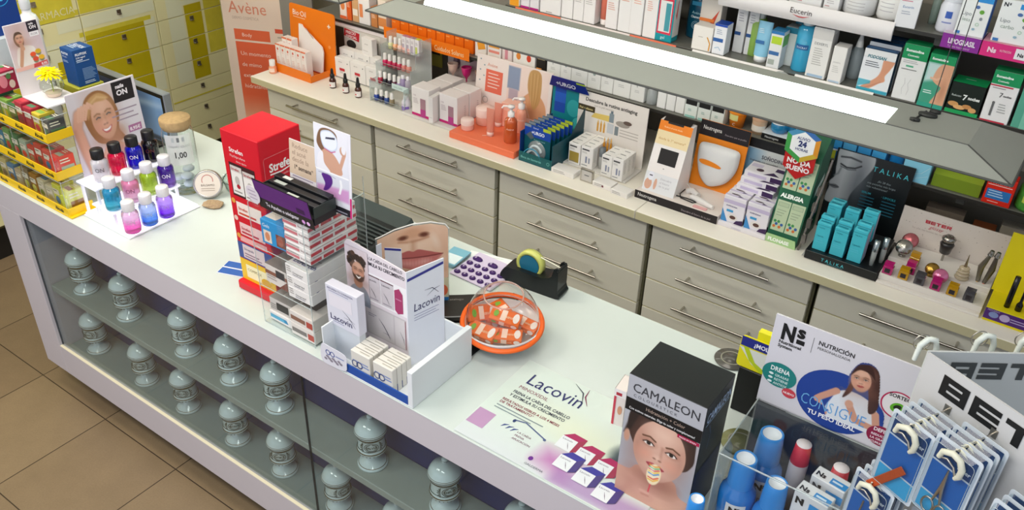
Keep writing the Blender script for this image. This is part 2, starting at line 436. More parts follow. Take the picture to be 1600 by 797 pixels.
def pic_flor():
    P = Paint(70, 100, .7, 1, '#d2c0c8'); P.grad('#e3d3cc', 1, .5, 0, .7)
    P.p(smooth_poly([(.1, .1), (.13, .42), (.22, .52), (.42, .5), (.52, .4), (.5, .1)]), '#e8e4e4'); P.e(.23, .66, .1, .16, '#5a4436', 1, .1)
    P.l([(.14, .12), (.2, .3), (.26, .5)], .075, '#c99a80', 1); P.l([(.27, .46), (.25, .55)], .08, '#d3a58c', 1)
    head(P, .25, .68, .115, '#d3a58c', '#a87a62', '#3a2a22', '#b06058'); P.p(smooth_poly([(.14, .7), (.18, .82), (.28, .83), (.33, .76), (.26, .78), (.19, .76)]), '#5a4436')
    for x, y, c in ((.44, .3, '#e2542c'), (.56, .34, '#d8b02a'), (.47, .19, '#d84a34'), (.6, .2, '#e8b42c')):
        P.e(x, y - .04, .055, .05, '#7d8068', 2); P.e(x, y, .06, .05, c)
        for k in range(6): P.e(x + .045 * math.cos(k), y + .03 * math.sin(k), .02, .02, c, 1)
    P.p([(0, 0), (.7, 0), (.7, .1), (0, .08)], '#e7b6ac'); P.p([(.38, 0), (.7, .02), (.7, .11), (.4, .09)], '#cf4a4c')
    return P.a
def pic_mask():
    P = Paint(80, 150, .53, 1, '#dfe0ea'); P.grad('#f0eff5', 1, .3, 1, .6)
    P.p(smooth_poly([(.04, .78), (.1, .95), (.25, .99), (.36, .93), (.34, .74), (.2, .66), (.1, .68)]), '#7d5a40')
    P.p(smooth_poly([(.05, .43), (.08, .62), (.2, .72), (.36, .62), (.42, .43)]), '#cf9f86'); P.p(smooth_poly([(.04, .42), (.06, .62), (.13, .66), (.15, .52), (.24, .42)]), '#eceaf0')
    P.p(smooth_poly([(.12, .93), (.26, .97), (.36, .9), (.36, .76), (.28, .7), (.16, .72), (.11, .82)]), '#c9d4e6'); P.p(smooth_poly([(.13, .92), (.26, .955), (.35, .89), (.35, .78), (.27, .72), (.17, .74), (.12, .83)]), '#e9eef8')
    P.p([(.18, .845), (.33, .875), (.33, .9), (.19, .87)], '#2b2c44'); P.l([(.16, .715), (.27, .69), (.33, .72)], .012, '#c44a86')
    P.l([(.3, .46), (.40, .52), (.47, .72)], .05, '#cf9f86'); P.e(.45, .76, .05, .06, '#c99a80'); P.e(.46, .78, .035, .06, '#e8e8ee')
    P.p([(0, .42), (.53, .42), (.53, .40), (0, .40)], '#f8f8fa'); P.p([(0, .40), (.53, .40), (.53, .08), (0, .08)], '#d9dbe6')
    P.p([(.02, .2), (.53, .26), (.53, .08), (.02, .08)], '#cf8bc6', 6, .8); P.p(smooth_poly([(.1, .36), (.24, .37), (.27, .28), (.2, .17), (.12, .14), (.15, .24)]), '#5b2a86'); P.l([(.38, .18), (.41, .28), (.4, .35)], .035, '#f2f2f6')
    P.l([(.05, .37), (.2, .38), (.32, .36)], .006, '#8a8aa0')
    return P.a
def pic_lips():
    P = Paint(130, 140, 1, 1.08, '#f0cdb0'); P.e(.5, .85, .2, .3, '#f8dcc4', 30, al=.7); P.e(.1, .6, .2, .5, '#d8a888', 40, al=.4); P.e(.97, .6, .1, .5, '#d09c7c', 30, al=.4)
    P.e(.5, .95, .22, .13, '#d39c78', 20, al=.8); P.e(.36, .90, .065, .04, '#6b3a28', 5); P.e(.66, .905, .065, .04, '#6b3a28', 5); P.l([(.3, .83), (.45, .80), (.6, .82), (.72, .85)], .02, '#a8694a', 6, .7)
    P.l([(.5, .78), (.5, .66)], .05, '#c48f6e', 14, .8); P.l([(.45, .78), (.44, .68)], .02, '#f0d2b6', 8, .8)
    P.p(smooth_poly([(.1, .50), (.28, .58), (.42, .645), (.5, .625), (.58, .65), (.74, .59), (.92, .53), (.8, .50), (.5, .51), (.2, .48)]), '#bb6460', 2)
    P.p(smooth_poly([(.1, .50), (.3, .505), (.5, .51), (.75, .51), (.92, .53), (.8, .38), (.6, .30), (.42, .30), (.24, .36)]), '#cf7a74', 2)
    P.l([(.1, .495), (.3, .50), (.5, .512), (.72, .505), (.92, .53)], .016, '#6d2c2a', 2); P.e(.42, .40, .15, .04, '#eeb0a8', 10, al=.7); P.e(.66, .42, .08, .04, '#f0bcb2', 10, al=.7)
    for k in range(14): P.l([(.2 + .045 * k, .49), (.22 + .042 * k, .36)], .004, '#a85652', 1, .35)
    P.e(.5, .2, .3, .06, '#b07a5a', 16, al=.6); P.e(.86, .32, .05, .14, '#f6e3cf', 10, -.4, .6); P.e(.82, .78, .04, .12, '#f8e6d4', 10, .3, .6)
    return P.a
def pic_man():
    P = Paint(60, 130, .46, 1, '#d9ccd2'); P.grad('#e9e2e8', 1, .3, 1, .6)
    P.p(smooth_poly([(.02, .0), (.06, .24), (.2, .36), (.36, .34), (.45, .2), (.46, 0)]), '#8f98a6'); P.e(.24, .4, .09, .1, '#b5836a', 3)
    for k in range(40):
        a = k * 2.399; rr = .05 + .125 * ((k * 37) % 40) / 40; P.e(.23 + rr * math.cos(a) * 1.1, .74 + rr * math.sin(a), .045, .042, '#2a1d17' if k % 3 else '#4a3326', 1)
    head(P, .25, .60, .165, '#c9967a', '#8d5c44', '#2b1c14', '#a85a50', smile=True, brow='#2a1c14', ang=-.08)
    P.p(smooth_poly([(.13, .56), (.15, .47), (.25, .41), (.35, .46), (.38, .58), (.34, .53), (.25, .54), (.17, .52)]), '#3c281d', 2, .8); P.p(smooth_poly([(.19, .52), (.25, .5), (.31, .53), (.25, .465)]), '#f4efe8', 1)
    for k in range(14): a = .4 + k * .18; P.e(.23 + .15 * math.cos(a), .70 + .13 * math.sin(a), .04, .035, '#241812' if k % 2 else '#3d2a1e', 1)
    return P.a
def pic_ns():
    P = Paint(110, 110, 1, 1, '#1c3f92')
    P.p(smooth_poly([(.25, -.05), (.28, .35), (.4, .5), (.62, .5), (.8, .38), (.86, .1), (.84, -.05)]), '#dfe4ea')
    P.l([(.30, .44), (.10, .22), (.22, .05)], .09, '#cf9880', 1); P.l([(.80, .32), (.86, .10), (.60, .12), (.50, .28)], .09, '#cf9880', 1); P.e(.48, .32, .05, .06, '#d8a58c')
    P.p(smooth_poly([(.42, .62), (.44, .86), (.56, .98), (.70, .92), (.76, .7), (.80, .40), (.72, .3), (.66, .55), (.6, .7), (.5, .72), (.46, .5), (.38, .38)]), '#3a1f1a')
    head(P, .53, .72, .16, '#dcaa90', '#a8725a', '#2b1c18', '#b5524e', ang=.15); P.p(smooth_poly([(.40, .74), (.46, .93), (.6, .96), (.68, .8), (.6, .86), (.48, .86)]), '#3a1f1a')
    P.l([(.1, -.02), (.26, .1)], .03, '#3f6fc0'); 
    return P.a
def pic_back():
    P = Paint(90, 90, 1, 1, '#f0ddd4'); P.grad('#e9c9bd', 1, .5, 0, .6)
    P.p([(.0, .5), (.3, .5), (.3, .95), (.0, .95)], '#8e9db8', 3); P.p([(.05, .2), (.28, .2), (.28, .5), (.05, .5)], '#b8a8b4', 3)
    P.p(smooth_poly([(.38, -.1), (.36, .28), (.5, .48), (.66, .55), (.86, .46), (.98, .25), (.95, -.1)]), '#d9a47c'); P.e(.66, .2, .06, .3, '#b97f58', 12, al=.6)
    P.p(smooth_poly([(.5, .62), (.52, .92), (.66, 1.0), (.8, .92), (.83, .6), (.8, .35), (.68, .2), (.6, .36)]), '#c39a62')
    for k in range(6): P.l([(.56 + .04 * k, .92), (.58 + .035 * k, .5), (.62 + .02 * k, .3)], .01, '#a87c48' if k % 2 else '#dcb986', 1, .7)
    P.l([(.42, .42), (.6, .02)], .012, '#f2e6de'); return P.a
def pic_talika():
    P = Paint(90, 150, .6, 1, '#0d1418'); P.p(smooth_poly([(.0, .25), (.02, .45), (.0, .52), (.06, .62), (.04, .78), (.06, 1.05), (.5, 1.05), (.58, .9), (.5, .7), (.36, .42), (.36, .2), (.42, .0), (.2, 0), (.16, .2)]), '#b9bcc0', 2)
    P.e(.42, .6, .14, .4, '#5c6066', 30, al=.8); P.l([(.1, .80), (.2, .77), (.32, .79), (.4, .84)], .02, '#1a1c20', 2); P.l([(.1, .77), (.22, .745), (.34, .77)], .01, '#40444a', 1)
    P.l([(.08, .9), (.22, .92), (.38, .9)], .02, '#2c2f33', 3); P.l([(.05, .62), (.1, .66), (.12, .75)], .02, '#7a7e84', 4); P.p(smooth_poly([(.0, .47), (.1, .5), (.17, .47), (.1, .44)]), '#6b6e74', 1); P.l([(0, .475), (.16, .47)], .008, '#2a2c30')
    P.p(smooth_poly([(.12, .22), (.2, .3), (.36, .3), (.45, -.02), (.1, -.02)]), '#2f5a72', 6, .8); return P.a
def pic_foot():
    P = Paint(60, 80, .75, 1, '#e9ecef'); P.p(smooth_poly([(.5, 1.05), (.48, .7), (.4, .45), (.1, .12), (.12, .05), (.3, .1), (.5, .3), (.62, .4), (.6, .55), (.68, .75), (.75, 1.05)]), '#d99a78', 1)
    P.l([(.16, .08), (.34, .2), (.54, .36)], .02, '#b5705a', 2, .7); P.p([(0, 0), (.75, 0), (.75, .1), (0, .1)], '#3aa7bf'); P.p([(0, .1), (.3, .25), (.3, .34), (0, .34)], '#3aa7bf', 1, .8); return P.a
def pic_body(bg='#3f9e80'):
    P = Paint(50, 80, .62, 1, bg); P.p([(0, .5), (.62, .7), (.62, 1), (0, 1)], '#cfe0e0', 8, .9); P.p(smooth_poly([(.62, 1.05), (.3, .95), (.2, .62), (.3, .5), (.45, .42), (.36, .2), (.3, -.02), (.62, -.02)]), '#dba482'); P.l([(.16, .62), (.3, .6), (.4, .66)], .05, '#e6b898', 1); P.e(.5, .35, .06, .2, '#b97f60', 8, al=.6); return P.a
# ================================================================ THE ROOM
def tile_floor():
    m = bpy.data.materials.new('floor_tiles'); m.use_nodes = True; nt = m.node_tree; N = nt.nodes.new; L = nt.links.new
    b = nt.nodes['Principled BSDF']; g = N('ShaderNodeNewGeometry')
    mp = N('ShaderNodeMapping'); mp.inputs['Location'].default_value = (2.29, -0.755, 0)
    br = N('ShaderNodeTexBrick'); br.offset = 0; br.inputs['Scale'].default_value = 1
    br.inputs['Brick Width'].default_value = .44; br.inputs['Row Height'].default_value = .445
    br.inputs['Mortar Size'].default_value = .0022; br.inputs['Mortar Smooth'].default_value = .2
    br.inputs['Color1'].default_value = (*lin('#8c785c'), 1); br.inputs['Color2'].default_value = (*lin('#847056'), 1)
    br.inputs['Mortar'].default_value = (*lin('#3a2c20'), 1)
    L(g.outputs['Position'], mp.inputs['Vector']); L(mp.outputs[0], br.inputs['Vector'])
    n = N('ShaderNodeTexNoise'); n.inputs['Scale'].default_value = 7; n.inputs['Detail'].default_value = 8; n.inputs['Roughness'].default_value = .7
    L(g.outputs['Position'], n.inputs['Vector'])
    n2 = N('ShaderNodeTexNoise'); n2.inputs['Scale'].default_value = 160; L(g.outputs['Position'], n2.inputs['Vector'])
    mr = N('ShaderNodeMapRange'); mr.inputs['To Min'].default_value = .78; mr.inputs['To Max'].default_value = 1.2; L(n.outputs[0], mr.inputs[0])
    mr2 = N('ShaderNodeMapRange'); mr2.inputs['To Min'].default_value = .88; mr2.inputs['To Max'].default_value = 1.12; L(n2.outputs[0], mr2.inputs[0])
    mm = N('ShaderNodeMath'); mm.operation = 'MULTIPLY'; L(mr.outputs[0], mm.inputs[0]); L(mr2.outputs[0], mm.inputs[1])
    vm = N('ShaderNodeVectorMath'); vm.operation = 'SCALE'; L(br.outputs['Color'], vm.inputs[0]); L(mm.outputs[0], vm.inputs['Scale'])
    L(vm.outputs[0], b.inputs['Base Color']); b.inputs['Roughness'].default_value = .42
    bp = N('ShaderNodeBump'); bp.inputs['Distance'].default_value = .002; bp.inputs['Strength'].default_value = .5
    iv = N('ShaderNodeMath'); iv.operation = 'SUBTRACT'; iv.inputs[0].default_value = 1; L(br.outputs['Fac'], iv.inputs[1])
    L(iv.outputs[0], bp.inputs['Height']); L(bp.outputs[0], b.inputs['Normal'])
    return m
X0, X1, Y0, Y1 = -4.75, 1.6, -1.6, 3.12
b = MB(); b.box(X0, Y0, -.06, X1, Y1, 0, tile_floor()); b.build('floor', kind='structure')
WALL = mat('#d8d4cb', .8, var=.04, scale=3)
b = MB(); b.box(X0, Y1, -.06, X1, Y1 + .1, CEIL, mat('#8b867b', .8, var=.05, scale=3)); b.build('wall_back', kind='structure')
b = MB(); b.box(X0 - .1, Y0, -.06, X0, Y1 + .1, CEIL, WALL); b.build('wall_left', kind='structure')
b = MB(); b.box(X0, Y0, CEIL, X1, Y1 + .1, CEIL + .1, mat('#e8e6e0', .85)); b.build('ceiling', kind='structure')

# ================================================================ DISPLAY COUNTER
CY0, CY1, CT, CXL, CXR = 1.21, 1.915, .95, -3.10, .62
LAM = mat('#c9c3c8', .32, var=.015, bump=.03, scale=9)
TOPM = mat('#ccd6d1', .26, var=.02, bump=.05, scale=14)
c = thing('display_counter', 'long white shop counter with a glazed front showing pharmacy jars', 'counter', (-1.24, 1.56, 0))
def cb(name, boxes, m, bev=.002, label=None):
    q = MB(); q.T = Matrix.Translation((1.24, -1.56, 0))
    for bx in boxes: q.box(*bx, m, b=bev)
    return q.build(name, c, label=label)
cb('countertop', [(CXL, CY0, .9465, CXR, CY1, CT)], TOPM, .001)
cb('fascia', [(CXL + .001, CY0 + .0005, .845, CXR, CY0 + .02, .9463)], LAM, 0)
cb('side_panel', [(CXL + .001, CY0 + .0006, .117, CXL + .145, CY1 - .01, .844), (CXL + .001, CY0 + .021,   .8441, CXL + .145, CY1 - .01, .9462)], LAM, .001)
cb('side_panel', [(CXR - .05, CY0 + .03, .117, CXR - .002, CY1 - .01, .9462)], LAM, .001)
cb('lower_fascia', [(CXL + .146, CY0 + .0006, .117, CXR, CY0 + .02, .252)], LAM, .001)
cb('lit_ledge', [(CXL + .146, CY0 + .0008, .2522, CXR, CY0 + .0115, .2545)], mat('#efe6c6', .4), 0, 'lit top ledge of the lower fascia, painted cream, along the bottom of the glass')  # light on the fascia's top face, put in as cream colour
cb('bottom_shelf', [(CXL + .146, CY0 + .021, .215, CXR - .051, CY1 - .40, .235)], mat('#8c9a98', .3, var=.05, scale=5), 0)
cb('middle_shelf', [(CXL + .147, CY0 + .035, .498, CXR - .052, 1.386, .525)], mat('#969f98', .35, var=.06, scale=5), .002)
cb('back_panel', [(CXL + .147, 1.3865, .236, CXR - .052, 1.40, .904)], mat('#1d2c63', .6, var=.1, scale=4), 0, 'dark blue back panel behind the jars')
cb('plinth', [(CXL + .35, CY0 + .10, .0, CXR - .1, CY1 - .05, .1165)], mat('#3a342f', .6), 0, 'dark recessed plinth')
GL = clear('#f8fcfc', 1.0, .02)
for gx0, gx1 in ((-2.953, -1.537), (-1.533, -.10), (-.096, .56)):
    cb('glass_pane', [(gx0, CY0 + .012, .253, gx1, CY0 + .018, .8445)], GL, 0)
cb('pane_joint', [(-1.5368, CY0 + .0119, .253, -1.5332, CY0 + .0182, .8445)], mat('#16202a', .3), 0)
cb('pane_joint', [(-2.9545, CY0 + .0119, .253, -2.9531, CY0 + .0182, .8445)], mat('#0f2630', .3), 0)

# ---- apothecary jars
PORC = mat('#c4d2cf', .12, coat=.6); GOLD = mat('#5a4a28', .3, metal=.6); DARKG = mat('#343c30', .4)
JN = ['OPIUM', 'CAMPHORA', 'ALOE', 'MENTHA', 'SENNA', 'SALVIA', 'RHEUM', 'ARNICA', 'QUINA', 'BELLAD', 'MORPH', 'THYMUS', 'ANISUM', 'TILIA', 'VALER', 'MALVA']
def make_jar(i, label, loc, rz):
    t = thing('apothecary_jar', label, 'jar', loc, rz, 'white pharmacy jars behind the counter glass')
    P, D = PORC, GOLD
    q = MB()
    q.lathe([(.0, .0), (.044, .0), (.0455, .003), (.0455, .006), (.042, .010), (.0405, .0112), (.030, .020), (.018, .032), (.0135, .040)], [P, P, P, P, D, P, P, P], 32)
    q.build('foot', t)
    q = MB()
    q.lathe([(.0125, .040), (.0135, .042), (.0135, .045), (.013, .046), (.022, .048), (.036, .054), (.0432, .062), (.0445, .068), (.0425, .0705), (.041, .073), (.0398, .088), (.0398, .104), (.0415, .118), (.043, .124), (.0445, .1255), (.045, .1285), (.042, .131)],
            [D, D, D, P, P, P, P, D, P, P, P, P, D, P, P, P], 32)
    for k in range(22):      # fluted collar above the stem
        a = 2 * PI * k / 22; ca, sa = math.cos(a), math.sin(a)
        q.tube([(.022 * ca, .022 * sa, .0472), (.0365 * ca, .0365 * sa, .0535), (.0428 * ca, .0428 * sa, .0605)], [.0009, .0014, .0008], GOLD, 5)
    rr = .0408
    def wr(x, y, e): a = x / rr; return ((rr + e) * math.sin(a), -(rr + e) * math.cos(a), y)
    q.text(I4(), JN[i % len(JN)], 0, .0925, .011, DARKG, 'c', .02, maxw=.034, e=.0009, wrap=wr)
    for sg in (1, -1):
        for ph, am in ((0, 1), (.6, .75)):      # scroll cartouche
            pts = [wr(sg * .021 * math.cos(u) * am, .0965 + .0155 * math.sin(u) * am, .001) for u in [PI * (.5 - j / 10 - ph / 9) for j in range(11)]]
            q.tube(pts, .0009, DARKG, 4)
        for k in range(6):                      # leafy sprigs
            a0 = k * .62 - 1.4; x0 = sg * .026
            q.tube([wr(x0, .096 + .004 * (k - 2.5), .001), wr(x0 + sg * .0055 * math.cos(a0), .096 + .004 * (k - 2.5) + .006 * math.sin(a0), .0012), wr(x0 + sg * .011 * math.cos(a0), .096 + .004 * (k - 2.5) + .007 * math.sin(a0), .001)], [.0009, .0016, .0005], DARKG, 4)
    for zz in (.0795, .1165):
        pts = [wr(rr * a, zz + .0009 * math.sin(5 * a), .0006) for a in [2 * PI * j / 32 for j in range(32)]]
        q.tube(pts, .0010, DARKG, 4, closed=True)
    q.build('body', t)
    q = MB()
    q.lathe([(.042, .131), (.0475, .1325), (.0485, .136), (.0475, .139), (.0465, .140), (.044, .149), (.037, .160), (.023, .169), (.009, .174), (.0055, .176), (.006, .178), (.0095, .182), (.0095, .186), (.005, .190), (.0, .191)],
            [P, D, P, D, P, P, P, P, P, D, P, P, P, P], 32)
    q.build('lid', t)
    return t
ordn = ['first', 'second', 'third', 'fourth', 'fifth', 'sixth', 'seventh', 'eighth', 'ninth', 'tenth', 'eleventh', 'twelfth']
up = [-2.822, -2.553, -2.221, -1.984, -1.764, -1.362, -1.086, -.83, -.56]
lo = [-2.843, -2.534, -2.288, -2.017, -1.78, -1.524, -1.27, -1.0]
JR = [-.5, .1, .35, .2, .15, .0, .25]
for i, x in enumerate(up[:8]):
    make_jar(i, 'white lidded pharmacy jar, %s from the left on the upper counter shelf' % ordn[i], (x, 1.31, .525), .75 + JR[i % 7])
for i, x in enumerate(lo[:7]):
    make_jar(i + 7, 'white lidded pharmacy jar, %s from the left on the bottom counter shelf' % ordn[i], (x, 1.305, .235), .85 - JR[(i + 2) % 7])

# ================================================================ DRAWER UNITS AND WORKTOP BEHIND
CAB = mat('#e9e6d5', .33, var=.02, scale=6)
CABE = mat('#dcd6b0', .4)
STEEL = mat('#b9b4aa', .28, metal=1.)
WT = mat('#efe9dc', .4, var=.02, scale=20)
def drawer_unit(xa, xb, label, handles=True):
    t = thing('drawer_unit', label, 'cabinet', ((xa + xb) / 2, 2.8, 0), 0, 'drawer cabinets under the back worktop')
    w = xb - xa
    q = MB(); q.box(-w / 2, -.275, .0801, w / 2, .29, .916, mat('#77755c', .5), b=.002)
    q.box(-w / 2 + .01, -.24, 0, w / 2 - .01, .28, .08, mat('#2c2a26', .6)); q.build('carcass', t)
    z = .913
    hs = [.118, .128, .128, .128, .128, .2]
    for i, h in enumerate(hs):
        q = MB(); z0 = z - h
        q.box(-w / 2 + .008, -.30, z0 + .0025, w / 2 - .008, -.2755, z - .0015, CAB, b=.0015)
        q.box(-w / 2 + .009, -.2995, z - .0014, w / 2 - .009, -.276, z - .0002, CABE)
        dr = q.build('drawer', t); q = MB()
        hz = z0 + h * (.56 if i == 0 else .52); hw = .16
        q.tube([(-hw, -.338, hz), (hw, -.338, hz)], .0048, STEEL, 10)
        for sx in (-1, 1): q.tube([(sx * (hw - .035), -.338, hz), (sx * (hw - .035), -.2998, hz)], .004, STEEL, 8)
        q.build('handle', dr); z = z0
    return t
ub = [-3.125, -2.452, -1.785, -1.110, -.505, .13, .77]
for i in range(6):
    drawer_unit(ub[i] + .004, ub[i + 1] - .004, 'pale drawer cabinet with steel bar handles, %s from the left under the back worktop' % ordn[i])
for xa, xb, lb in ((-3.165, -1.153, 'left long off-white worktop slab on the drawer cabinets'), (-1.151, .9, 'right long off-white worktop slab on the drawer cabinets')):
    q, fin = solid('worktop', lb, 'worktop', 'back worktop slabs')
    q.box(xa, 2.455, .918, xb, 3.115, .95, WT, b=.0015); q.box(xa + .002, 2.4535, .9195, xb - .002, 2.455, .9485, mat('#cfc7a0', .45)); fin()

# ================================================================ YELLOW MEDICINE CABINET (left, drawers face the counter)
t = thing('medicine_cabinet', 'tall cabinet of small cream drawers printed with a yellow building picture', 'cabinet', (-4.1, 1.6, 0))
KW = {}
CRM = mat('#ebe6b2', .4, var=.03, scale=5); OLV = mat('#bfae10', .45, var=.08, scale=12); YEL = mat('#d8cc40', .45, var=.15, scale=18); PAL = mat('#e6e8c8', .4)
q = MB(); q.box(-.5, -1.25, .18, -.022, 1.449, 1.95, mat('#5a5430', .6)); q.box(-.5, -1.2, 0, -.06, 1.44, .18, mat('#1d1b18', .6)); q.build('carcass', t)
ycols = [3.05 - .4125 * k for k in range(7)]
zrows = [.20, .325, .452, .581, .709, .836, .964, 1.092, 1.22, 1.348, 1.476, 1.604, 1.732, 1.86]
# picture printed over the drawer fronts: (y0, z0, y1, z1, ink)
art = [(2.805, .597, 2.913, 1.012, OLV), (2.795, 1.016, 2.925, 1.04, PAL), (2.93, .72, 3.04, 1.2, YEL), (2.70, .60, 2.795, 1.3, PAL),
       (2.227, .62, 2.556, .99, OLV), (2.557, .60, 2.62, 1.0, PAL), (2.20, .99, 2.60, 1.012, YEL), (2.1, 1.03, 2.63, 1.085, PAL), (2.1, 1.1, 2.60, 1.125, YEL),
       (1.6, 1.09, 2.2, 1.30, YEL), (2.23, 1.12, 2.6, 1.40, YEL), (1.7, .76, 1.98, 1.06, OLV), (2.0, .68, 2.18, .99, PAL), (2.06, .75, 2.11, .9, OLV),
       (1.2, .6, 1.65, 1.05, OLV), (.8, .6, 1.1, 1.3, YEL), (.45, .5, .75, 1.1, OLV), (2.64, .498, 3.04, .506, YEL)]
q0 = None
for ci in range(6):
    ya, yb = ycols[ci + 1] + .002, ycols[ci] - .002
    for ri in range(len(zrows) - 1):
        za, zb = zrows[ri] + .0015, zrows[ri + 1] - .0015
        if (ci > 3 and (ri < 4 or ri > 9)): continue
        q = MB(); q.T = Matrix.Translation((4.1, -1.6, 0)); q.box(-4.1215, ya, za, -4.1, yb, zb, CRM, b=.001)
        F = frame((-4.1, ya, za), (0, 1, 0), (0, 0, 1))
        e = .0003
        for (a0, c0, a1, c1, mm) in art:
            p0, p1, r0, r1 = max(a0, ya + .001), min(a1, yb - .001), max(c0, za + .001), min(c1, zb - .001)
            e += .0001
            if p1 - p0 > .004 and r1 - r0 > .002: q.rect(F, p0 - ya, r0 - za, p1 - p0, r1 - r0, mm, e)
        if ri == 9 and ci in (2, 3): q.text(F, 'PARAFARMACIA', .02, .03, .075, PAL, maxw=.37, e=.003)
        if ri == 7 and ci == 2: q.text(F, 'PARAFARMACIA', .05, -.01 + .03, .05, mat('#e6e4b4', .4), maxw=.34, e=.003)
        dr = q.build('drawer', t)
        q = MB(); q.T = Matrix.Translation((4.1 - .0, -1.6, 0)); ym = (ya + yb) / 2 - .002; zm = za + .10
        q.box(-4.0996, ym - .012, zm - .013, -4.095, ym + .012, zm + .012, STEEL, b=.001)
        q.box(-4.095, ym - .009, zm - .012, -4.087, ym + .009, zm - .006, STEEL, b=.001); q.build('pull', dr)
q = MB(); q.T = Matrix.Translation((4.1, -1.6, 0)); q.box(-4.6, 3.051, 0, -4.098, 3.075, 1.95, mat('#c9b98f', .5)); q.build('side_panel', t)

# ================================================================ HANGING LAMPS over the back worktop
GREY = mat('#a4a8a0', .45, metal=.25, bump=.05, scale=60)
def lamp(xa, xb, label, grp='grey hood lamps over the back worktop'):
    t = thing('hood_lamp', label, 'lamp', ((xa + xb) / 2, 2.19, 1.6), 0, grp)
    w = xb - xa; W = w / 2; D0, D1 = -.19, .125; I = .075; zt = .036
    q = MB()
    out = [(-W, D0, 0), (W, D0, 0), (W, D1, 0), (-W, D1, 0)]; inn = [(-W + I, D0 + I, zt), (W - .115, D0 + I, zt), (W - .115, D1 - I, zt), (-W + I, D1 - I, zt)]
    s0, s1, sy = -W + .14, W - .30, .014
    q.add(out + inn, [(0, 1, 5, 4), (1, 2, 6, 5), (2, 3, 7, 6), (3, 0, 4, 7)], GREY)
    # top with the long light slot left open
    v = inn + [(s0, D0 + I + .004, zt), (s1, D0 + I + .004, zt), (s1, sy - .01, zt), (s0, sy - .01, zt)]
    q.add(v, [(0, 1, 5, 4), (1, 2, 6, 5), (2, 3, 7, 6), (3, 0, 4, 7)], GREY)
    # rolled rim
    for a, bb in ((0, 1), (1, 2), (2, 3), (3, 0)): q.tube([out[a], out[bb]], .003, mat('#4a4c4a', .5), 6)
    q.tube([inn[0], inn[1]], .0015, mat('#5a5c58', .5), 6); q.tube([out[1], inn[1]], .0018, mat('#3c3e3c', .5), 6)
    q.build('hood', t)
    q = MB(); yc = (D0 + I + sy) / 2
    q.box(s0 - .02, D0 + I + .006, zt - .05, s1 + .02, sy - .012, zt - .0475, mat('#dfe8e2', .3)); q.box(s0 - .02, sy - .0118, zt - .05, s1 + .02, sy - .0102, zt - .0005, mat('#d4e6dc', .3)); q.tube([(s0 + .01, yc - .008, zt - .016), (s1 - .02, yc - .008, zt - .014)], .022, mat('#eafff6', .4, emit=9.), 14); q.build('fluorescent_tube', t, label='glowing white fluorescent tube')
    q = MB(); xr = W - .22
    for dx, x0 in ((-.012, xr), (.012, xr), (0, -W + .25)):
        q = MB(); q.tube([(x0 + dx, .03, zt), (x0 + dx + .02, .03, 1.4)], .0012, mat('#2e302e', .5), 6); q.build('suspension_cable', t)
    q = MB()
    q.tube([(xr - .02, .03, zt), (xr - .03, -.06, zt + .004)], .0025, mat('#222422', .5), 6)
    for (x, y) in ((xr, .03), (xr - .01, .0), (xr - .028, -.05)): q.lathe([(0, 0), (.022 if y == 0 else .012, 0), (.022 if y == 0 else .012, .006), (0, .008)], mat('#2a2c2a', .5), 12, x=x, y=y, z=zt, sq=.6)
    q.build('cable_clamp', t)
    l = bpy.data.lights.new('tube_light', 'AREA'); l.shape = 'RECTANGLE'; l.size = w - .5; l.size_y = .06; l.energy = 6.2; l.color = (1., .95, .85)
    o = bpy.data.objects.new('tube_light', l); COL.objects.link(o); o.parent = t; o.location = (0, 0, -.004)
    return t
lamp(-1.961, -.062, 'long grey metal hood lamp with a glowing tube over the back worktop')
lamp(-3.70, -2.075, 'grey hood lamp cut off at the top left of the shelves')

# ================================================================ WALL SHELVES
SHM = mat('#6f6f68', .35, var=.05, scale=8)
def shelf(z, xa, xb, label, th=.012):
    q, fin = solid('wall_shelf', label, 'shelf', 'grey wall shelves')
    q.box(xa, 2.80, z - th, xb, 3.119, z, SHM, b=.001); q.box(xa, 2.7985, z - th, xb, 2.7995, z - .001, mat('#2e2c28', .4))
    for x in np.arange(xa + .25, xb, .66): q.box(x - .012, 2.83, z - th - .03, x + .012, 3.119, z - th - .0002, mat('#4b4a45', .5))
    return fin()
SA, SB, SCZ = 1.185, 1.438, 1.658
shelf(SA, -3.10, .9, 'lowest grey wall shelf, just above the worktop displays')
shelf(SB, -1.98, .9, 'middle grey wall shelf behind the lit lamp')
shelf(SCZ, -1.98, .9, 'highest grey wall shelf at the top of the photo')
# ================================================================ ON THE COUNTER
Z = CT + .0005
ACR = clear('#fcfdfd', 1.0, .03); ACE = clear('#e8f0f0', 1.6, .05, solid=.3)
def acr_box(q, x0, y0, z0, x1, y1, z1, t=.0025, top=True, front=True, back=True, sides=True, bottom=True):
    """sheet-plastic box: thin panels with brighter polished edges"""
    if bottom: q.box(x0, y0, z0, x1, y1, z0 + t, ACR)
    if top: q.box(x0, y0, z1 - t, x1, y1, z1, ACR)
    if front: q.box(x0, y0, z0, x1, y0 + t, z1, ACR)
    if back: q.box(x0, y1 - t, z0, x1, y1, z1, ACR)
    if sides: q.box(x0, y0, z0, x0 + t, y1, z1, ACR); q.box(x1 - t, y0, z0, x1, y1, z1, ACR)
def edge(q, *pts, r=.0014): q.tube(pts, r, ACE, 5)

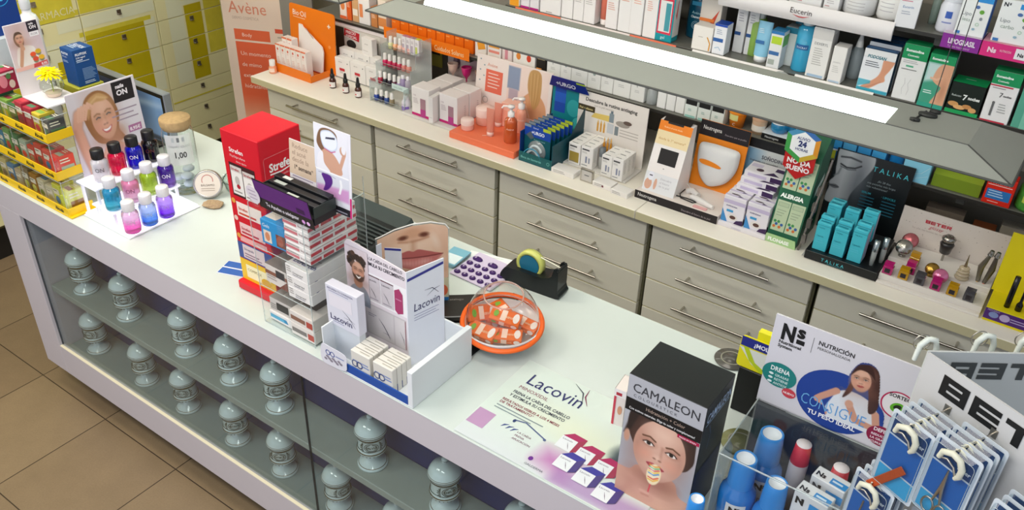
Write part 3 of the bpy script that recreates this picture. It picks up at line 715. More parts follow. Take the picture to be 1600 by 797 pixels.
# ---- red throat-lozenge tower
def pack(b, T, x, y, w, h, c1, c2='#e9e4dc', t='Strefen'):
    b.rect(T, x, y, w, h, c2, .001); b.rect(T, x, y + h * .8, w, h * .2, '#cfc8c0', .0012); b.text(T, t, x + w * .06, y + h * .84, h * .13, c1, bold=.02, maxw=w * .85, e=.0014)
    b.ell(T, x + w * .5, y + h * .5, w * .2, h * .16, '#b9b4ac', .0014); b.ell(T, x + w * .55, y + h * .3, w * .16, h * .08, c1, .0016, rot=.3); b.rect(T, x + w * .1, y + h * .08, w * .7, h * .05, '#9a948c', .0014)
q, fin = solid('lozenge_display', 'tall red cardboard tower of throat lozenges with white lettering', 'display', loc=(-1.785, 1.392, Z), rz=.02)
w, d, h = .146, .15, .51
RED = mat('#cf1126', .38, spec=.4)
q.box(-w / 2, -d / 2, .03, w / 2, d / 2, h, RED, b=.002)
q.box(-w / 2 - .004, -d / 2 - .018, 0, w / 2 + .004, d / 2, .0298, RED, b=.004)
F = faces(w, d, h)['F'][0]
q.text(F, 'Strefen', .028, .452, .019, '#f6e8e4', bold=.02); q.text(F, 'Flurbiprofeno', .028, .437, .011, '#f0c8c4'); q.text(F, 'Alivio rápido', .05, .424, .008, '#f0c8c4')
q.rect(F, .018, .315, .102, .103, '#3b1014', .0006)
pack(q, F, .022, .322, .045, .088, '#a81c2c'); pack(q, F, .07, .316, .047, .088, '#a81c2c')
for i, (y0, hh, c, c2) in enumerate(((.252, .045, '#c8452c', '#efe0d4'), (.19, .04, '#b8283a', '#e9c4c0'))):
    q.rect(F, .024, y0, .1, hh, c2, .0007); q.text(F, 'Strefen', .03, y0 + hh * .45, .013, c, bold=.02, e=.0012); q.rect(F, .03, y0 + .006, .07, .006, c, .0012)
q.rect(F, .018, .165, .11, .018, '#e8a8a4', .0007); 
for y0 in (.292, .236, .178): q.ell(F, .014, y0 + .004, .008, .008, '#e0a040' if y0 != .236 else '#e8c8b8', .001)
q.rect(F, .002, .105, w - .004, .055, '#39508f', .0006); q.rect(F, .022, .11, .09, .046, '#d9c8c8', .0009); q.text(F, 'Strepsils', .028, .138, .012, '#3a3f6a', e=.0013); q.rect(F, .028, .115, .07, .004, '#8a6f80', .0012); q.rect(F, .028, .124, .06, .004, '#8a6f80', .0012)
q.rect(F, .002, .03, w - .004, .073, '#e8bd28', .0006); q.rect(F, .024, .042, .1, .045, '#efe6b8', .0009); q.text(F, 'COMPLEX', .03, .066, .013, '#8a7a50', e=.0013); q.ell(F, .105, .05, .02, .014, '#d9a81c', .0013)
F = faces(w, d, h)['R'][0]
q.curve(F, [(.012, .38), (.012, .45), (.016, .455), (.115, .455), (.12, .45), (.12, .38)], .0012, '#e58a90')
q.text(F, 'Strefen', .028, .41, .034, '#fbf2f0', bold=.03, maxw=.088); q.curve(F, [(.03, .403), (.07, .4), (.105, .405)], .004, '#fbf2f0'); q.text(F, 'Flurbiprofeno 8,75 mg pastillas para chupar', .016, .388, .0085, '#f3c8c8', maxw=.11)
q.rect(F, .012, .19, .12, .15, '#b30f22', .0006)
fin()

# ---- dark purple box, cards and the clear rack that holds small boxes
RX0, RX1, RY0, RY1, RZ1 = -1.672, -1.472, 1.235, 1.455, 1.335
r0 = thing('acrylic_rack', 'tall clear acrylic rack full of small medicine boxes', 'rack', (-1.57, 1.345, Z))
q = MB(); q.T = Matrix.Translation((1.57, -1.345, -Z))
for zz in (Z, 1.075, 1.2, RZ1 - .003):
    q = MB(); q.T = Matrix.Translation((1.57, -1.345, -Z)); q.box(RX0, RY0, zz, RX1, RY1, zz + .003, ACR); q.build('shelf_sheet', r0)
q = MB(); q.T = Matrix.Translation((1.57, -1.345, -Z))
for xx in (RX0, (RX0 + RX1) / 2, RX1 - .0025): q.box(xx, RY0 + .002, Z + .0031, xx + .0025, RY1 - .003, RZ1 - .0031, ACR)
for xx in (RX0, RX1):
    edge(q, (xx, RY0, Z), (xx, RY0, RZ1)); edge(q, (xx, RY1, Z), (xx, RY1, RZ1 + .05)); edge(q, (xx, RY0, RZ1), (xx, RY1, RZ1))
edge(q, (RX0, RY0, Z), (RX1, RY0, Z)); edge(q, (RX0, RY0, 1.078), (RX1, RY0, 1.078)); edge(q, (RX0, RY0, 1.203), (RX1, RY0, 1.203))
q.build('side_sheet', r0)
GR = '#a8a39c'
def rk(name, label, x, y, z, w, d, h, rz, base, pr, top=None): return carton(name, label, 'medicine box', w, d, h, (x, y, z), rz, base, pr, 'small boxes in the clear acrylic rack', top)
lines = lambda c='#8a857e': [('l', .1, .6, .6, 4, c, .12)]
rk('medicine_box', 'bright blue box with a round photo, on the top level of the clear rack', -1.622, 1.33, 1.2035, .09, .14, .075, .03, '#2f8fc8', {'F': [('t', 'Gels', .08, .72, .2, '#e8f4fa'), ('r', .1, .1, .32, .5, '#dfd2c4'), ('e', .26, .35, .1, .18, '#d08860'), ('r', .62, .1, .38, .5, '#7a4638'), ('e', .78, .35, .14, .2, '#a05a48')], 'T': [('r', .05, .1, .5, .8, '#d8d4cc'), ('p', [(.5, .1), (.95, .1), (.75, .9)], '#1f78b4')]})
rk('medicine_box', 'grey and brown leaflet box on the middle level of the clear rack', -1.622, 1.33, 1.0785, .088, .15, .06, -.02, '#d9d2ca', {'F': [('r', .0, .5, 1, .2, '#8a5a48'), ('r', .5, .5, .4, .4, '#3c3a3c'), ('p', [(.6, 0), (1, 0), (1, .5)], '#7c4c40'), ('l', .08, .4, .5, 2, '#a89c94', .14)], 'T': [('r', 0, 0, 1, 1, '#77736f')]})
rk('medicine_box', 'white box striped with light blue lying at the bottom of the clear rack', -1.62, 1.30, .9545, .095, .1, .03, 0, '#e4e0dc', {'F': [('r', .04, .3, .6, .4, '#5aa8c8'), ('p', [(.64, .3), (.8, .3), (.72, .7), (.6, .7)], '#2f88b4')], 'T': [('r', .1, .3, .5, .3, '#55504c')]})
rk('medicine_box', 'grey topped box on the striped box at the bottom of the clear rack', -1.62, 1.335, .9852, .095, .16, .042, 0, '#c8c2bc', {'F': [('r', .3, .2, .5, .6, '#3a3836'), ('l', .05, .5, .3, 3, '#8a857e', .16)], 'T': [('r', 0, 0, 1, 1, '#8d8a86'), ('r', .3, .15, .4, .3, '#c4bfb8')]})
for i in range(5):
    rk('medicine_box', 'flat white red striped box, %s up in the right top stack of the clear rack' % ordn[i], -1.522 + .002 * (i % 2), 1.34, 1.2035 + .0242 * i, .092, .17, .024, .01 * (i % 3 - 1), '#ece8e4',
       {'F': [('r', 0, .2, .55, .35, '#c9767c'), ('t', 'Ibuprofeno', .6, .35, .4, '#7a5a60'), ('r', .05, .65, .5, .15, GR)], 'R': [('r', 0, .15, .22, .4, '#c0404a'), ('r', .26, .15, .22, .4, '#c0404a'), ('r', .52, .15, .22, .4, '#c0404a'), ('r', .78, .15, .2, .4, '#c0404a'), ('l', .05, .8, .8, 1, GR, .2)]})
for i in range(3):
    rk('medicine_box', 'plain white box, %s in the right middle stack of the clear rack' % ('lowest', 'second', 'topmost')[i], -1.523, 1.34, 1.0785 + .0352 * i, .09, .19, .035, .012 * (1 - i), '#e9e6e2',
       {'F': [('t', 'Omeprazol', .3, .35, .25, '#55525a'), ('r', .3, .2, .4, .06, '#8a8a94'), ('l', .06, .8, .2, 3, GR, .2)], 'T': [('t', 'LitMarcth', .1, .1, .12, '#5a5c8c', {'b': .02}), ('r', .1, .28, .8, .02, GR)]})
for i in range(2):
    rk('medicine_box', 'brown labelled box, %s of the two at the bottom right of the clear rack' % ('lower', 'upper')[i], -1.522, 1.335, .9545 + .0402 * i, .094, .19, .04, -.012 * i, '#dfd8d0',
       {'F': [('r', .05, .3, .6, .35, '#8a6250' if i else '#7a7470'), ('r', .7, .2, .25, .5, '#b0483c')], 'T': [('r', .1, .2, .6, .3, '#6f6259')]})
# purple topped box on the rack
q, fin = solid('display_box', 'purple and black cardboard strip box standing on top of the clear rack', 'box', loc=(-1.538, 1.31, 1.3405))
q.box(-.1, -.062, 0, .1, .012, .02, mat('#1c1b20', .4), b=.001)
for x0, x1 in ((-.1, -.098), (.098, .1)): q.box(x0, -.062, .02, x1, .012, .05, mat('#2c3634', .4))
q.box(-.098, -.05, .02, .098, -.034, .046, mat('#23252a', .35), b=.001); q.box(-.098, -.031, .02, .098, -.013, .052, mat('#1b1c20', .35), b=.001); q.box(-.098, -.010, .02, .098, .010, .058, mat('#17181c', .35), b=.001)
q.rect(frame((-.1, -.05, .046), (1, 0, 0), (0, 1, 0)), .085, .003, .04, .01, '#b9c0b8', .001); q.rect(frame((-.1, -.031, .052), (1, 0, 0), (0, 1, 0)), .02, .003, .04, .012, '#a8b0ac', .001); q.rect(frame((-.1, -.01, .058), (1, 0, 0), (0, 1, 0)), .03, .003, .03, .012, '#c8ccc8', .001)
F = frame((-.1, -.0635, -.012), (1, 0, 0), (0, -.18, 1))
q.prism([(0, 0), (.2, 0), (.2, .088), (0, .09)], .0015, mat('#1b1a20', .35), F)
q.rect(F, .001, .034, .198, .053, '#5b2272', .0006); q.text(F, 'Te Ayudan a adelgazar', .03, .014, .016, '#e6dfe8', bold=.02, maxw=.12, e=.001); q.rect(F, .15, .04, .028, .014, '#3a1648', .001)
q.ell(F, .165, .015, .006, .006, '#e0a0e0', .001); q.ell(F, .182, .015, .006, .006, '#f0c0f0', .001)
q.prism([(-.012 + .025 * math.cos(a), .035 + .028 * math.sin(a)) for a in [2 * PI * i / 20 for i in range(20)]], .001, mat('#e3dbe2', .4), F @ Matrix.Translation((.0, 0, .003)))
for k in range(3): q.rect(F, -.026, .046 - .012 * k, .028, .003, '#b0a0b4', .0036)
fin()
q, fin = solid('photo_card', 'white card with a woman in a light mask, behind the purple strip box', 'card', loc=(-1.452, 1.33, 1.3605))
F = frame((-.065, 0, -.0198), (1, 0, 0), (0, .06, 1)); q.prism([(0, 0), (.125, 0), (.125, .225), (0, .225)], .0018, paper('#e9e8f0'), F)
q.pic(F, .001, .022, .116, .201, pic_mask()); q.rect(F, .001, .001, .118, .02, '#1c1c24', .0006); q.rect(F, .119, .0, .0058, .055, '#d0287a', .0006); q.rect(F, .05, .006, .06, .004, '#8f8f9c', .0012); fin()
q, fin = solid('photo_card', 'narrow beige card reading Reduce el acné, left of the masked woman card', 'card', loc=(-1.562, 1.326, 1.3605))
F = frame((-.048, 0, -.0198), (1, 0, 0), (0, .1, 1)); q.prism([(0, 0), (.096, 0), (.096, .155), (0, .155)], .0018, paper('#e8e2e6'), F)
q.rect(F, 0, .062, .096, .092, '#d3bca4', .0005)
for i, s in enumerate(('Reduce', 'el acné', 'desde la')): q.text(F, s, .01, .134 - .018 * i, .019, '#a8907c', maxw=.06 if i != 1 else .05)
q.text(F, '1ª semana*', .016, .078, .017, '#4a3c34', bold=.02, maxw=.07)
for i in range(5): q.rect(F, .01, .056 - .008 * i, .075 - .012 * (i % 3), .0028, '#9a8aa0' if i < 3 else '#b080a8')
fin()
q, fin = solid('leaflet', 'blue and white leaflet poking out beside the red tower', 'leaflet', loc=(-1.935, 1.36, Z), rz=.35)
q.box(-.055, -.035, 0, .055, .035, .002, paper('#e8ecf2')); F = frame((-.055, -.035, .002), (1, 0, 0), (0, 1, 0)); q.rect(F, .002, .002, .106, .03, '#2f62b4'); q.rect(F, .002, .038, .106, .03, '#2f62b4'); fin()

# ---- white hair product display with tray
t = thing('hair_product_display', 'white hair product display with a smiling man and a white tray', 'display', (-1.26, 1.33, Z))
q = MB(); W_ = mat('#e6eaec', .4)
q.box(-.155, -.118, 0, .155, .122, .004, W_, b=.001); q.box(.139, -.118, .0041, .155, .122, .113, W_, b=.001); q.box(-.155, -.118, .0041, -.15, .122, .113, W_, b=.001); q.box(-.1499, .116, .0041, .1389, .122, .10, W_, b=.001)
q.build('tray', t)
q = MB(); q.box(-.149, -.1175, .0042, .1385, -.114, .03, mat('#1d4fa3', .4))
F = frame((-.155, -.119, 0), (1, 0, 0), (0, 0, 1))
q.prism(smooth_poly([(-.004, .005), (.0, .06), (.03, .064), (.085, .06), (.088, .03), (.082, .008), (.04, .0)], 4), .0012, paper('#dfdfe8'), F @ Matrix.Translation((0, 0, .003)))
for cx_ in (.022, .038): q.ring(F, cx_, .042, .006, .0085, '#4a5a9c', .0036)
for k in range(9): q.ell(F, .012 + .007 * k, .018 + .005 * ((k * 5) % 3), .0055, .004, '#8f8896', .0037)
q.rect(F, .05, .04, .03, .003, '#7a88b8', .0036)
q.build('tray_front', t, label='blue tray front with a white flap')
q = MB(); F = frame((-.168, 0, .0045), (1, 0, 0), (0, 0, 1))
# main card: left edge rises to an arch, windows show packs
q.prism([(0, .0), (.211, 0), (.211, .285), (.207, .294), (.2, .297), (.02, .318), (.008, .316), (0, .305)], .003, paper('#e6dde2'), F)
q.rect(F, .055, .155, .153, .09, '#f4f2f4', .0005)
for x0, ww in ((.075, .044), (.121, .044)):
    q.rect(F, x0, .16, ww, .078, '#cfc8cc', .0009); q.rect(F, x0, .236, ww, .003, '#5a2c38', .0012); q.text(F, 'Lacovin', x0 + .004, .222, .009, '#55505c', e=.0014); q.curve(F, [(x0 + .01, .2), (x0 + .02, .187), (x0 + .028, .172)], [.0004, .002, .0005], '#4a4454', .0014); q.rect(F, x0 + .006, .166, .03, .003, '#a09aa4', .0014)
q.sheet([(.168, .164, .0012), (.178, .155, .0012), (.196, .163, .0012), (.196, .222, .0012), (.184, .236, .0012), (.168, .226, .0012)], ink('#a83a68'), F); q.rect(F, .172, .2, .02, .004, '#c87a9c', .0016)
q.rect(F, .062, .045, .142, .10, '#c9c2c4', .0006); q.rect(F, .066, .049, .094, .092, '#d6d0d0', .0009); q.rect(F, .164, .049, .038, .092, '#d6d0d0', .0009)
q.text(F, 'Lacovin', .07, .122, .017, '#4f4a5a', bold=.01); q.rect(F, .07, .113, .03, .0025, '#9a94a0', .0012); q.rect(F, .07, .107, .022, .0025, '#9a94a0', .0012); q.curve(F, [(.108, .11), (.125, .092), (.14, .07), (.146, .056)], [.0005, .003, .003, .0006], '#4a4454', .0012); q.curve(F, [(.12, .07), (.135, .07), (.15, .062)], [.0004, .0016, .0004], '#6a6070', .0013)
q.text(F, 'Lacovin', .166, .12, .011, '#6a4a5a', maxw=.032); q.curve(F, [(.182, .1), (.193, .08), (.197, .062)], [.0004, .002, .0005], '#4a4454', .0012); q.rect(F, .2, .049, .002, .092, '#8a3048', .0012)
q.text(F, 'FRENA LA CAÍDA DEL CABELLO', .052, .292 - .007, .0135, '#3c3444', maxw=.145, bold=.005); q.text(F, 'Y ESTIMULA SU CRECIMIENTO', .054, .268, .0145, '#2c2434', maxw=.15, bold=.02)
q.text(F, 'SIGUE SIENDO', .06, .024, .0125, '#9a90b8', bold=.0); q.text(F, 'TÚ MISMO', .15, .024, .0125, '#4a4248', bold=.02, maxw=.055)
q.pic(F, .001, .13, .08, .172, pic_man(), e=.002)
q.build('front_card', t)
q = MB(); F = frame((.043, -.0012, .0045), (.22, 1, 0), (0, 0, 1)); q.prism([(0, 0), (.118, 0), (.118, .292), (0, .297)], .003, paper('#e8ebf4'), F)
q.sheet([(.002, .268, .0006), (.116, .276, .0006), (.116, .284, .0006), (.002, .276, .0006)], ink('#2a2f8f'), F)
q.text(F, 'Lacovin', .018, .168, .034, '#2c2c5e', bold=.0, maxw=.085, shear=.1); q.rect(F, .02, .155, .08, .0016, '#8a8ab0'); q.rect(F, .02, .147, .07, .0016, '#8a8ab0'); q.rect(F, .02, .139, .08, .0016, '#8a8ab0')
q.curve(F, [(.055, .22), (.08, .218), (.1, .196)], [.0004, .002, .0008], '#2c2c4e', .0006); q.curve(F, [(.062, .2), (.085, .212), (.104, .214)], [.0004, .0018, .0005], '#2c2c4e', .0007); q.build('side_card', t)
q = MB(); F = frame((-.153, .1, .0045), (.1, 1, 0), (0, 0, 1)); q.prism([(0, 0), (.018, 0), (.018, .25), (0, .25)], .002, paper('#dfe4f0'), F); 
F = frame((-.135, .112, .0045), (1, .0, 0), (0, 0, 1)); q.prism([(0, 0), (.06, 0), (.06, .265), (0, .245)], .002, paper('#e4e8f2'), F); q.sheet([(0, .245, .0006), (.06, .265, .0006), (.06, .258, .0006), (0, .238, .0006)], ink('#2a2f8f'), F); q.build('back_card', t)
# leaflet holder in front of it
q, fin = solid('leaflet_stack', 'stack of white leaflets in front of the smiling man', 'leaflets', loc=(-1.375, 1.25, Z + .0045))
q.box(-.052, .0, .098, .06, .028, .222, paper('#dcdce6'), b=.001); F = frame((-.052, 0, .098), (1, 0, 0), (0, 0, 1))
q.box(-.05, .002, 0.0, .058, .024, .0979, mat('#cdd3d8', .5))
q.text(F, 'RECUPERA TU CONFIANZA', .008, .112, .008, '#5a5a88', maxw=.09); q.rect(F, .012, .106, .07, .002, '#9a9ab8'); q.rect(F, .012, .06, .08, .04, '#e6e2ea'); q.text(F, 'Lacovin', .01, .018, .026, '#2f2a5c', bold=.005, maxw=.085)
q.curve(F, [(.055, .062), (.08, .045), (.1, .02)], [.0004, .002, .0006], '#3a3450'); q.curve(F, [(.06, .04), (.085, .04), (.1, .034)], [.0004, .0012, .0004], '#3a3450'); q.rect(F, .02, .012, .04, .0016, '#7a7aa0'); fin()
for i in range(8):
    row, k = divmod(i, 4)
    carton('pill_box', 'white and blue pill box, %s from the front, %s row in the white tray' % (ordn[k], ('middle', 'right')[row]), 'medicine box', .066, .017, .078, (-1.285 + .077 * row, 1.224 + .0185 * k + .002, Z + .0045), 0, '#dcd9d0',
           {'F': [('r', 0, 0, 1, .3, '#2a4fb0'), ('r', .1, .6, .8, .05, '#8898c8'), ('o', .2, .5, .1, .14, '#4a5a80'), ('o', .45, .5, .1, .14, '#2f3f70'), ('r', .55, .5, .4, .04, '#6888c8')], 'T': [('r', .4, .4, .5, .15, '#a8a498')]}, 'pill boxes in the white tray')
# ---- plexiglass lips card
q, fin = solid('lips_sign', 'clear plastic sign with a large close-up of lips and nose', 'sign', loc=(-1.385, 1.545, Z), rz=.75)
sh = [(-.1, .0), (.1, 0), (.101, .26), (.09, .275), (.05, .283), (0, .278), (-.05, .262), (-.085, .243), (-.103, .235), (-.1, .12)]
F = frame((0, 0, 0), (1, 0, 0), (0, 0, 1)); q.prism(sh, .003, ACR, F, ACE)
q.tube([F @ Vector((p[0], p[1], -.0015)) for p in sh[2:9]], .0018, mat('#e8e6e2', .3), 6)
im = pic_lips(); H_, W2 = im.shape[:2]
# picture clipped to the arch: build as columns
n0 = len(q.v); top_ = lambda x: np.interp(x, [-.1, -.085, -.05, 0, .05, .09, .1], [.232, .240, .258, .274, .279, .271, .257]); bot_ = lambda x: np.interp(x, [-.1, -.06, 0, .06, .1], [.14, .095, .075, .085, .1])
vs = []; 
for j in range(H_):
    for i in range(W2):
        x = -.098 + .196 * i / (W2 - 1); v = j / (H_ - 1); vs.append((x, top_(x) * (1 - v) + bot_(x) * v, .0006))
q.add(vs, [(j * W2 + i, (j + 1) * W2 + i, (j + 1) * W2 + i + 1, j * W2 + i + 1) for j in range(H_ - 1) for i in range(W2 - 1)], printed(), T=F); q.ink[n0] = im.reshape(-1, 3)
q.rect(F, .055, .03, .043, .068, '#d8d2b0', .0008); q.ell(F, .08, .055, .016, .02, '#e0704a', .0012); q.rect(F, .07, .07, .012, .025, '#a8b040', .0011); q.rect(F, -.098, .0, .196, .03, '#2a78b8', .0008); q.rect(F, -.098, .03, .15, .044, '#13295a', .0008)
q.box(-.1, 0, 0, .1, .06, .003, ACR); fin()
# ---- counter mats, card reader, printer, keypad, papers
q, fin = solid('display_board', 'dark folder with a grey edge lying behind the lips sign', 'folder', loc=(-1.2, 1.66, Z), rz=.72)
q.box(-.15, -.05, 0, .09, .07, .0015, mat('#0f1012', .25)); q.box(-.14, -.045, .0017, .08, .065, .018, mat('#26221f', .3), b=.002); q.box(-.141, -.0455, .016, .081, -.0425, .0185, mat('#9a9c9e', .3)); F = frame((-.14, -.045, .018), (1, 0, 0), (0, 1, 0)); q.text(F, 'catalogo', .02, .08, .014, '#8a8680'); fin()
q, fin = solid('counter_mat', 'black glossy mat sticking out behind the white tray', 'mat', loc=(-1.19, 1.50, Z), rz=.0)
q.box(-.14, -.035, 0, .075, .035, .004, mat('#101113', .15), b=.001); F = frame((-.14, -.035, .004), (1, 0, 0), (0, 1, 0)); q.ring(F, .15, .02, .018, .02, '#c8c8c8'); q.rect(F, .02, .055, .19, .0015, '#6a6c6e'); fin()
t = thing('receipt_printer', 'flat black till printer with slatted vents behind the clear rack', 'printer', (-1.78, 1.73, Z), -.02)
q = MB(); BK = mat('#1d2223', .4); q.box(-.15, -.13, 0, .12, .13, .04, BK, b=.006)
q.add([(-.15, .07, .0405), (.12, .07, .0405), (.12, .13, .0405), (-.15, .13, .0405), (-.15, .12, .062), (.12, .12, .062)], [(0, 1, 5, 4), (4, 5, 2, 3), (0, 4, 3), (1, 2, 5)], mat('#2f3c3c', .35)); q.build('body', t)
q = MB()
for k in range(9): q.box(-.12, -.115 + .019 * k, .0405, .11, -.108 + .019 * k, .046, mat('#3c4848', .35), b=.001)
q.build('vent_slats', t, label='grey vent slats')
q, fin = solid('paper_card', 'orange and cream card on the counter beside the black printer', 'card', loc=(-1.62, 1.56, Z), rz=.1); q.box(-.05, -.03, 0, .06, .04, .003, paper('#c98c5c')); q.box(-.05, .0402, 0, .06, .045, .003, paper('#e8dcc8')); fin()
t = thing('calculator', 'white calculator with dark purple keys', 'calculator', (-1.335, 1.80, Z), -.02)
q = MB(); q.box(-.08, -.06, 0, .08, .09, .008, mat('#cfc4dc', .4), b=.003); q.build('body', t)
KEY = mat('#3d1a62', .35)
for r_ in range(4):
    for c_ in range(5):
        if r_ == 3 and c_ in (1, 3): continue
        q = MB(); x = -.06 + .03 * c_; y = -.045 + .031 * r_; ww = .025 if (r_ == 3 and c_ in (0, 2)) else .011
        q.lathe([(.0, .0141), (.008, .014), (.0105, .0125), (.011, .0082)], KEY, 12, x=x + (ww - .011), y=y, sq=.85)
        if ww > .02: q.lathe([(.0, .0141), (.008, .014), (.0105, .0125), (.011, .0082)], KEY, 12, x=x, y=y, sq=.85); q.box(x, y - .009, .0082, x + ww - .011, y + .009, .014, KEY)
        q.text(frame((0, 0, .0142), (1, 0, 0), (0, 1, 0)), '789÷C456×+123-=0.'[r_ * 5 + c_] if r_ * 5 + c_ < 17 else '%', x, y - .004, .011, '#d8cce8', 'c', .02)
        q.build('key', t)
for i, (x, y, a, c_, lb) in enumerate(((-1.36, 1.885, .25, '#e6ecea', 'white printed sheet with a faint green drawing'), (-1.27, 1.875, -.12, '#eef0ee', 'white paper sheet overlapping the drawing behind the keypad'), (-1.25, 1.845, .1, '#a9c8b0', 'green patterned paper square by the tape dispenser'))):
    q, fin = solid('paper_sheet', lb, 'paper', 'papers behind the keypad', loc=(x, y, Z + .0011 * (i + 0)), rz=a)
    sx, sy = ((.08, .025), (.06, .03), (.04, .03))[i]; q.box(-sx, -sy, 0, sx, sy, .0008, paper(c_)); F = frame((-sx, -sy, .0008), (1, 0, 0), (0, 1, 0))
    if i == 0: q.curve(F, [(.02, .01), (.05, .02), (.07, .035), (.12, .04)], .0012, '#9ab4a4'); q.ring(F, .05, .02, .008, .0095, '#9ab4a4')
    if i == 2:
        for k in range(5): q.curve(F, [(.01, .01 + .01 * k), (.03, .018 + .01 * k), (.05, .008 + .01 * k), (.07, .016 + .01 * k)], .0015, '#7aa888')
    fin()
for i in range(4):
    q, fin = solid('notepad', 'light blue spiral notepad, %s up in the pile behind the lips sign' % ordn[i], 'notepad', 'blue notepads', loc=(-1.452 + .003 * i, 1.82 - .002 * i, Z + .0042 * i), rz=.0 + .03 * i)
    q.box(-.04, -.05, 0, .025, .045, .004, paper('#7cb4c8' if i % 2 else '#a8d0dc')); q.rect(frame((-.04, -.05, .004), (1, 0, 0), (0, 1, 0)), .005, .005, .055, .05, '#dfeef2')
    for k in range(8): q.tube([(.025, -.045 + .011 * k, .001), (.028, -.045 + .011 * k, .002), (.026, -.043 + .011 * k, .0035)], .0006, STEEL, 4)
    fin()
# ---- tape dispenser
t = thing('tape_dispenser', 'black desktop tape dispenser with a yellow and blue tape roll', 'tape dispenser', (-1.175, 1.85, Z), .08)
q = MB(); DB = mat('#14191a', .35)
F = frame((0, -.03, 0), (1, 0, 0), (0, 0, 1))
q.prism(smooth_poly([(-.088, .002), (.09, .001), (.096, .03), (.095, .092), (.084, .094), (.074, .075), (.055, .062), (.02, .056), (-.02, .056), (-.06, .055), (-.088, .048)], 4), .06, DB, F); q.build('base', t)
q = MB()
for yy in (-.024, .018): q.prism([(.06, .03), (.094, .03), (.094, .098), (.086, .104), (.078, .098)], .006, DB, frame((0, yy, 0), (1, 0, 0), (0, 0, 1)))
q.box(.084, -.02, .07, .094, .02, .09, DB); q.box(.083, -.022, .088, .086, .022, .092, STEEL); q.build('cutter_head', t)
TT = Matrix.Translation((-.012, 0, .075)) @ Matrix.Rotation(PI / 2, 4, 'X')
q = MB(); q.lathe([(.034, -.012), (.044, -.012), (.044, .012), (.034, .012), (.034, -.012)], mat('#cfd472', .25, coat=.3), 32, T=TT); q.lathe([(.0, -.0125), (.008, -.0125), (.033, -.0124)], mat('#1f6d8c', .35), 32, T=TT); q.lathe([(.033, .0124), (.008, .0125), (0, .0125)], mat('#1f6d8c', .35), 32, T=TT); q.tube([(.02, 0, .108), (.05, 0, .102), (.086, 0, .095)], .002, mat('#e8e8d0', .3), 6); q.build('tape_roll', t)
# ---- sweets bowl
t = thing('sweets_bowl', 'white bowl with an orange rim and a clear dome lid', 'bowl', (-1.095, 1.575, Z))
q = MB(); q.lathe([(0, 0), (.06, 0), (.068, .003), (.094, .028), (.108, .054), (.111, .062), (.106, .062), (.09, .034), (.06, .012), (0, .010)], mat('#e2e4e4', .25, coat=.5), 48); q.build('bowl', t)
q = MB(); TL = Matrix.Translation((0, 0, .014)) @ Matrix.Rotation(.10, 4, 'Y') @ Matrix.Rotation(.12, 4, 'X')
q.lathe([(.103, .049), (.1135, .049), (.1165, .052), (.115, .057), (.106, .059), (.1025, .056), (.103, .049)], mat('#f0661c', .35), 56, T=TL); q.build('rim', t, label='orange rim')
q = MB(); DM = clear('#f6f4f2', 1.6, .04); rr = .1015; prof = [(rr * math.cos(a), .056 + rr * 1.15 * math.sin(a)) for a in [.0, .15, .3, .45, .6, .75, .9, 1.02]]
TT = TL @ Matrix.Rotation(.0, 4, 'X')
q.lathe(prof, DM, 48, T=TT); q.tube([TT @ Vector((prof[-1][0] * math.cos(a), prof[-1][0] * math.sin(a), prof[-1][1])) for a in [2 * PI * i / 32 for i in range(32)]], .0024, clear('#f0d8cc', 1.8, .05, solid=.3), 6, closed=True)
q.tube([TT @ Vector((rr * math.cos(a), rr * math.sin(a), .057)) for a in [2 * PI * i / 40 for i in range(40)]], .0018, clear('#f4ece6', 1.8, .05, solid=.3), 6, closed=True)
q.build('dome_lid', t, label='clear dome lid with a round opening')
rb = [(-.05, .0, .03, .3, 0, 0), (-.03, .045, .034, -.4, .2, .1), (.045, .035, .032, .2, 0, .2), (.04, -.035, .03, .5, .1, 0), (-.02, -.06, .034, .1, .35, 0), (0.01, .0, .058, .35, .25, .15), (-.065, -.015, .056, 1.1, .9, .2)]
for i, (x, y, z, a, b_, c_) in enumerate(rb):
    carton('sweets_box', 'orange sweets box in the domed bowl, %s' % ('lying at the far left', 'leaning at the back left', 'lying at the back right', 'lying at the right front', 'tilted at the front', 'on top with its front facing up', 'standing on its side at the left')[i], 'box', .085, .045, .018,
           (-1.095 + x, 1.575 + y, Z + z + .014), 0, '#e8702a', {'FT': [('r', .35, .1, .18, .8, '#f3d8c8'), ('e', .18, .5, .08, .25, '#7ab040'), ('e', .85, .5, .1, .38, '#f0e8e4'), ('t', 'Juanola', .5, .35, .32, '#f8e4c0', {'mw': .3})]}, 'orange boxes in the domed bowl', rot=(b_, c_, a))
# ---- big leaflet mat
q, fin = solid('counter_leaflet', 'large flat hair treatment leaflet lying on the counter', 'leaflet', loc=(-.98, 1.215, Z), rz=.0)
F = frame((0, 0, .001), (1, 0, 0), (0, 1, 0))
q.prism([(.065, .004), (.43, -.004), (.50, .0), (.5, .33), (-.002, .334), (.0, .04)], .0009, paper('#d3ddd6'), F)
P = Paint(100, 70, .5, .33, '#cfdcd4'); P.grad('#cdd4d8', 1, .12, 0, .9); P.e(.26, .17, .10, .03, '#dfe0b8', 20, -.1, .6); P.p([(.215, .04), (.30, .02), (.31, .085), (.22, .085)], '#b05aa4', 12, .8); P.p([(.27, .0), (.5, .0), (.5, .06), (.27, .05)], '#a07ab0', 5, .7)
P.e(.44, .17, .09, .06, '#3f4c52', 4); P.e(.44, .215, .07, .03, '#4e5f4c', 3); P.e(.44, .185, .025, .03, '#9a6a4a', 3); P.p([(.37, .1), (.5, .12), (.5, .16), (.36, .15)], '#2a3444', 4)
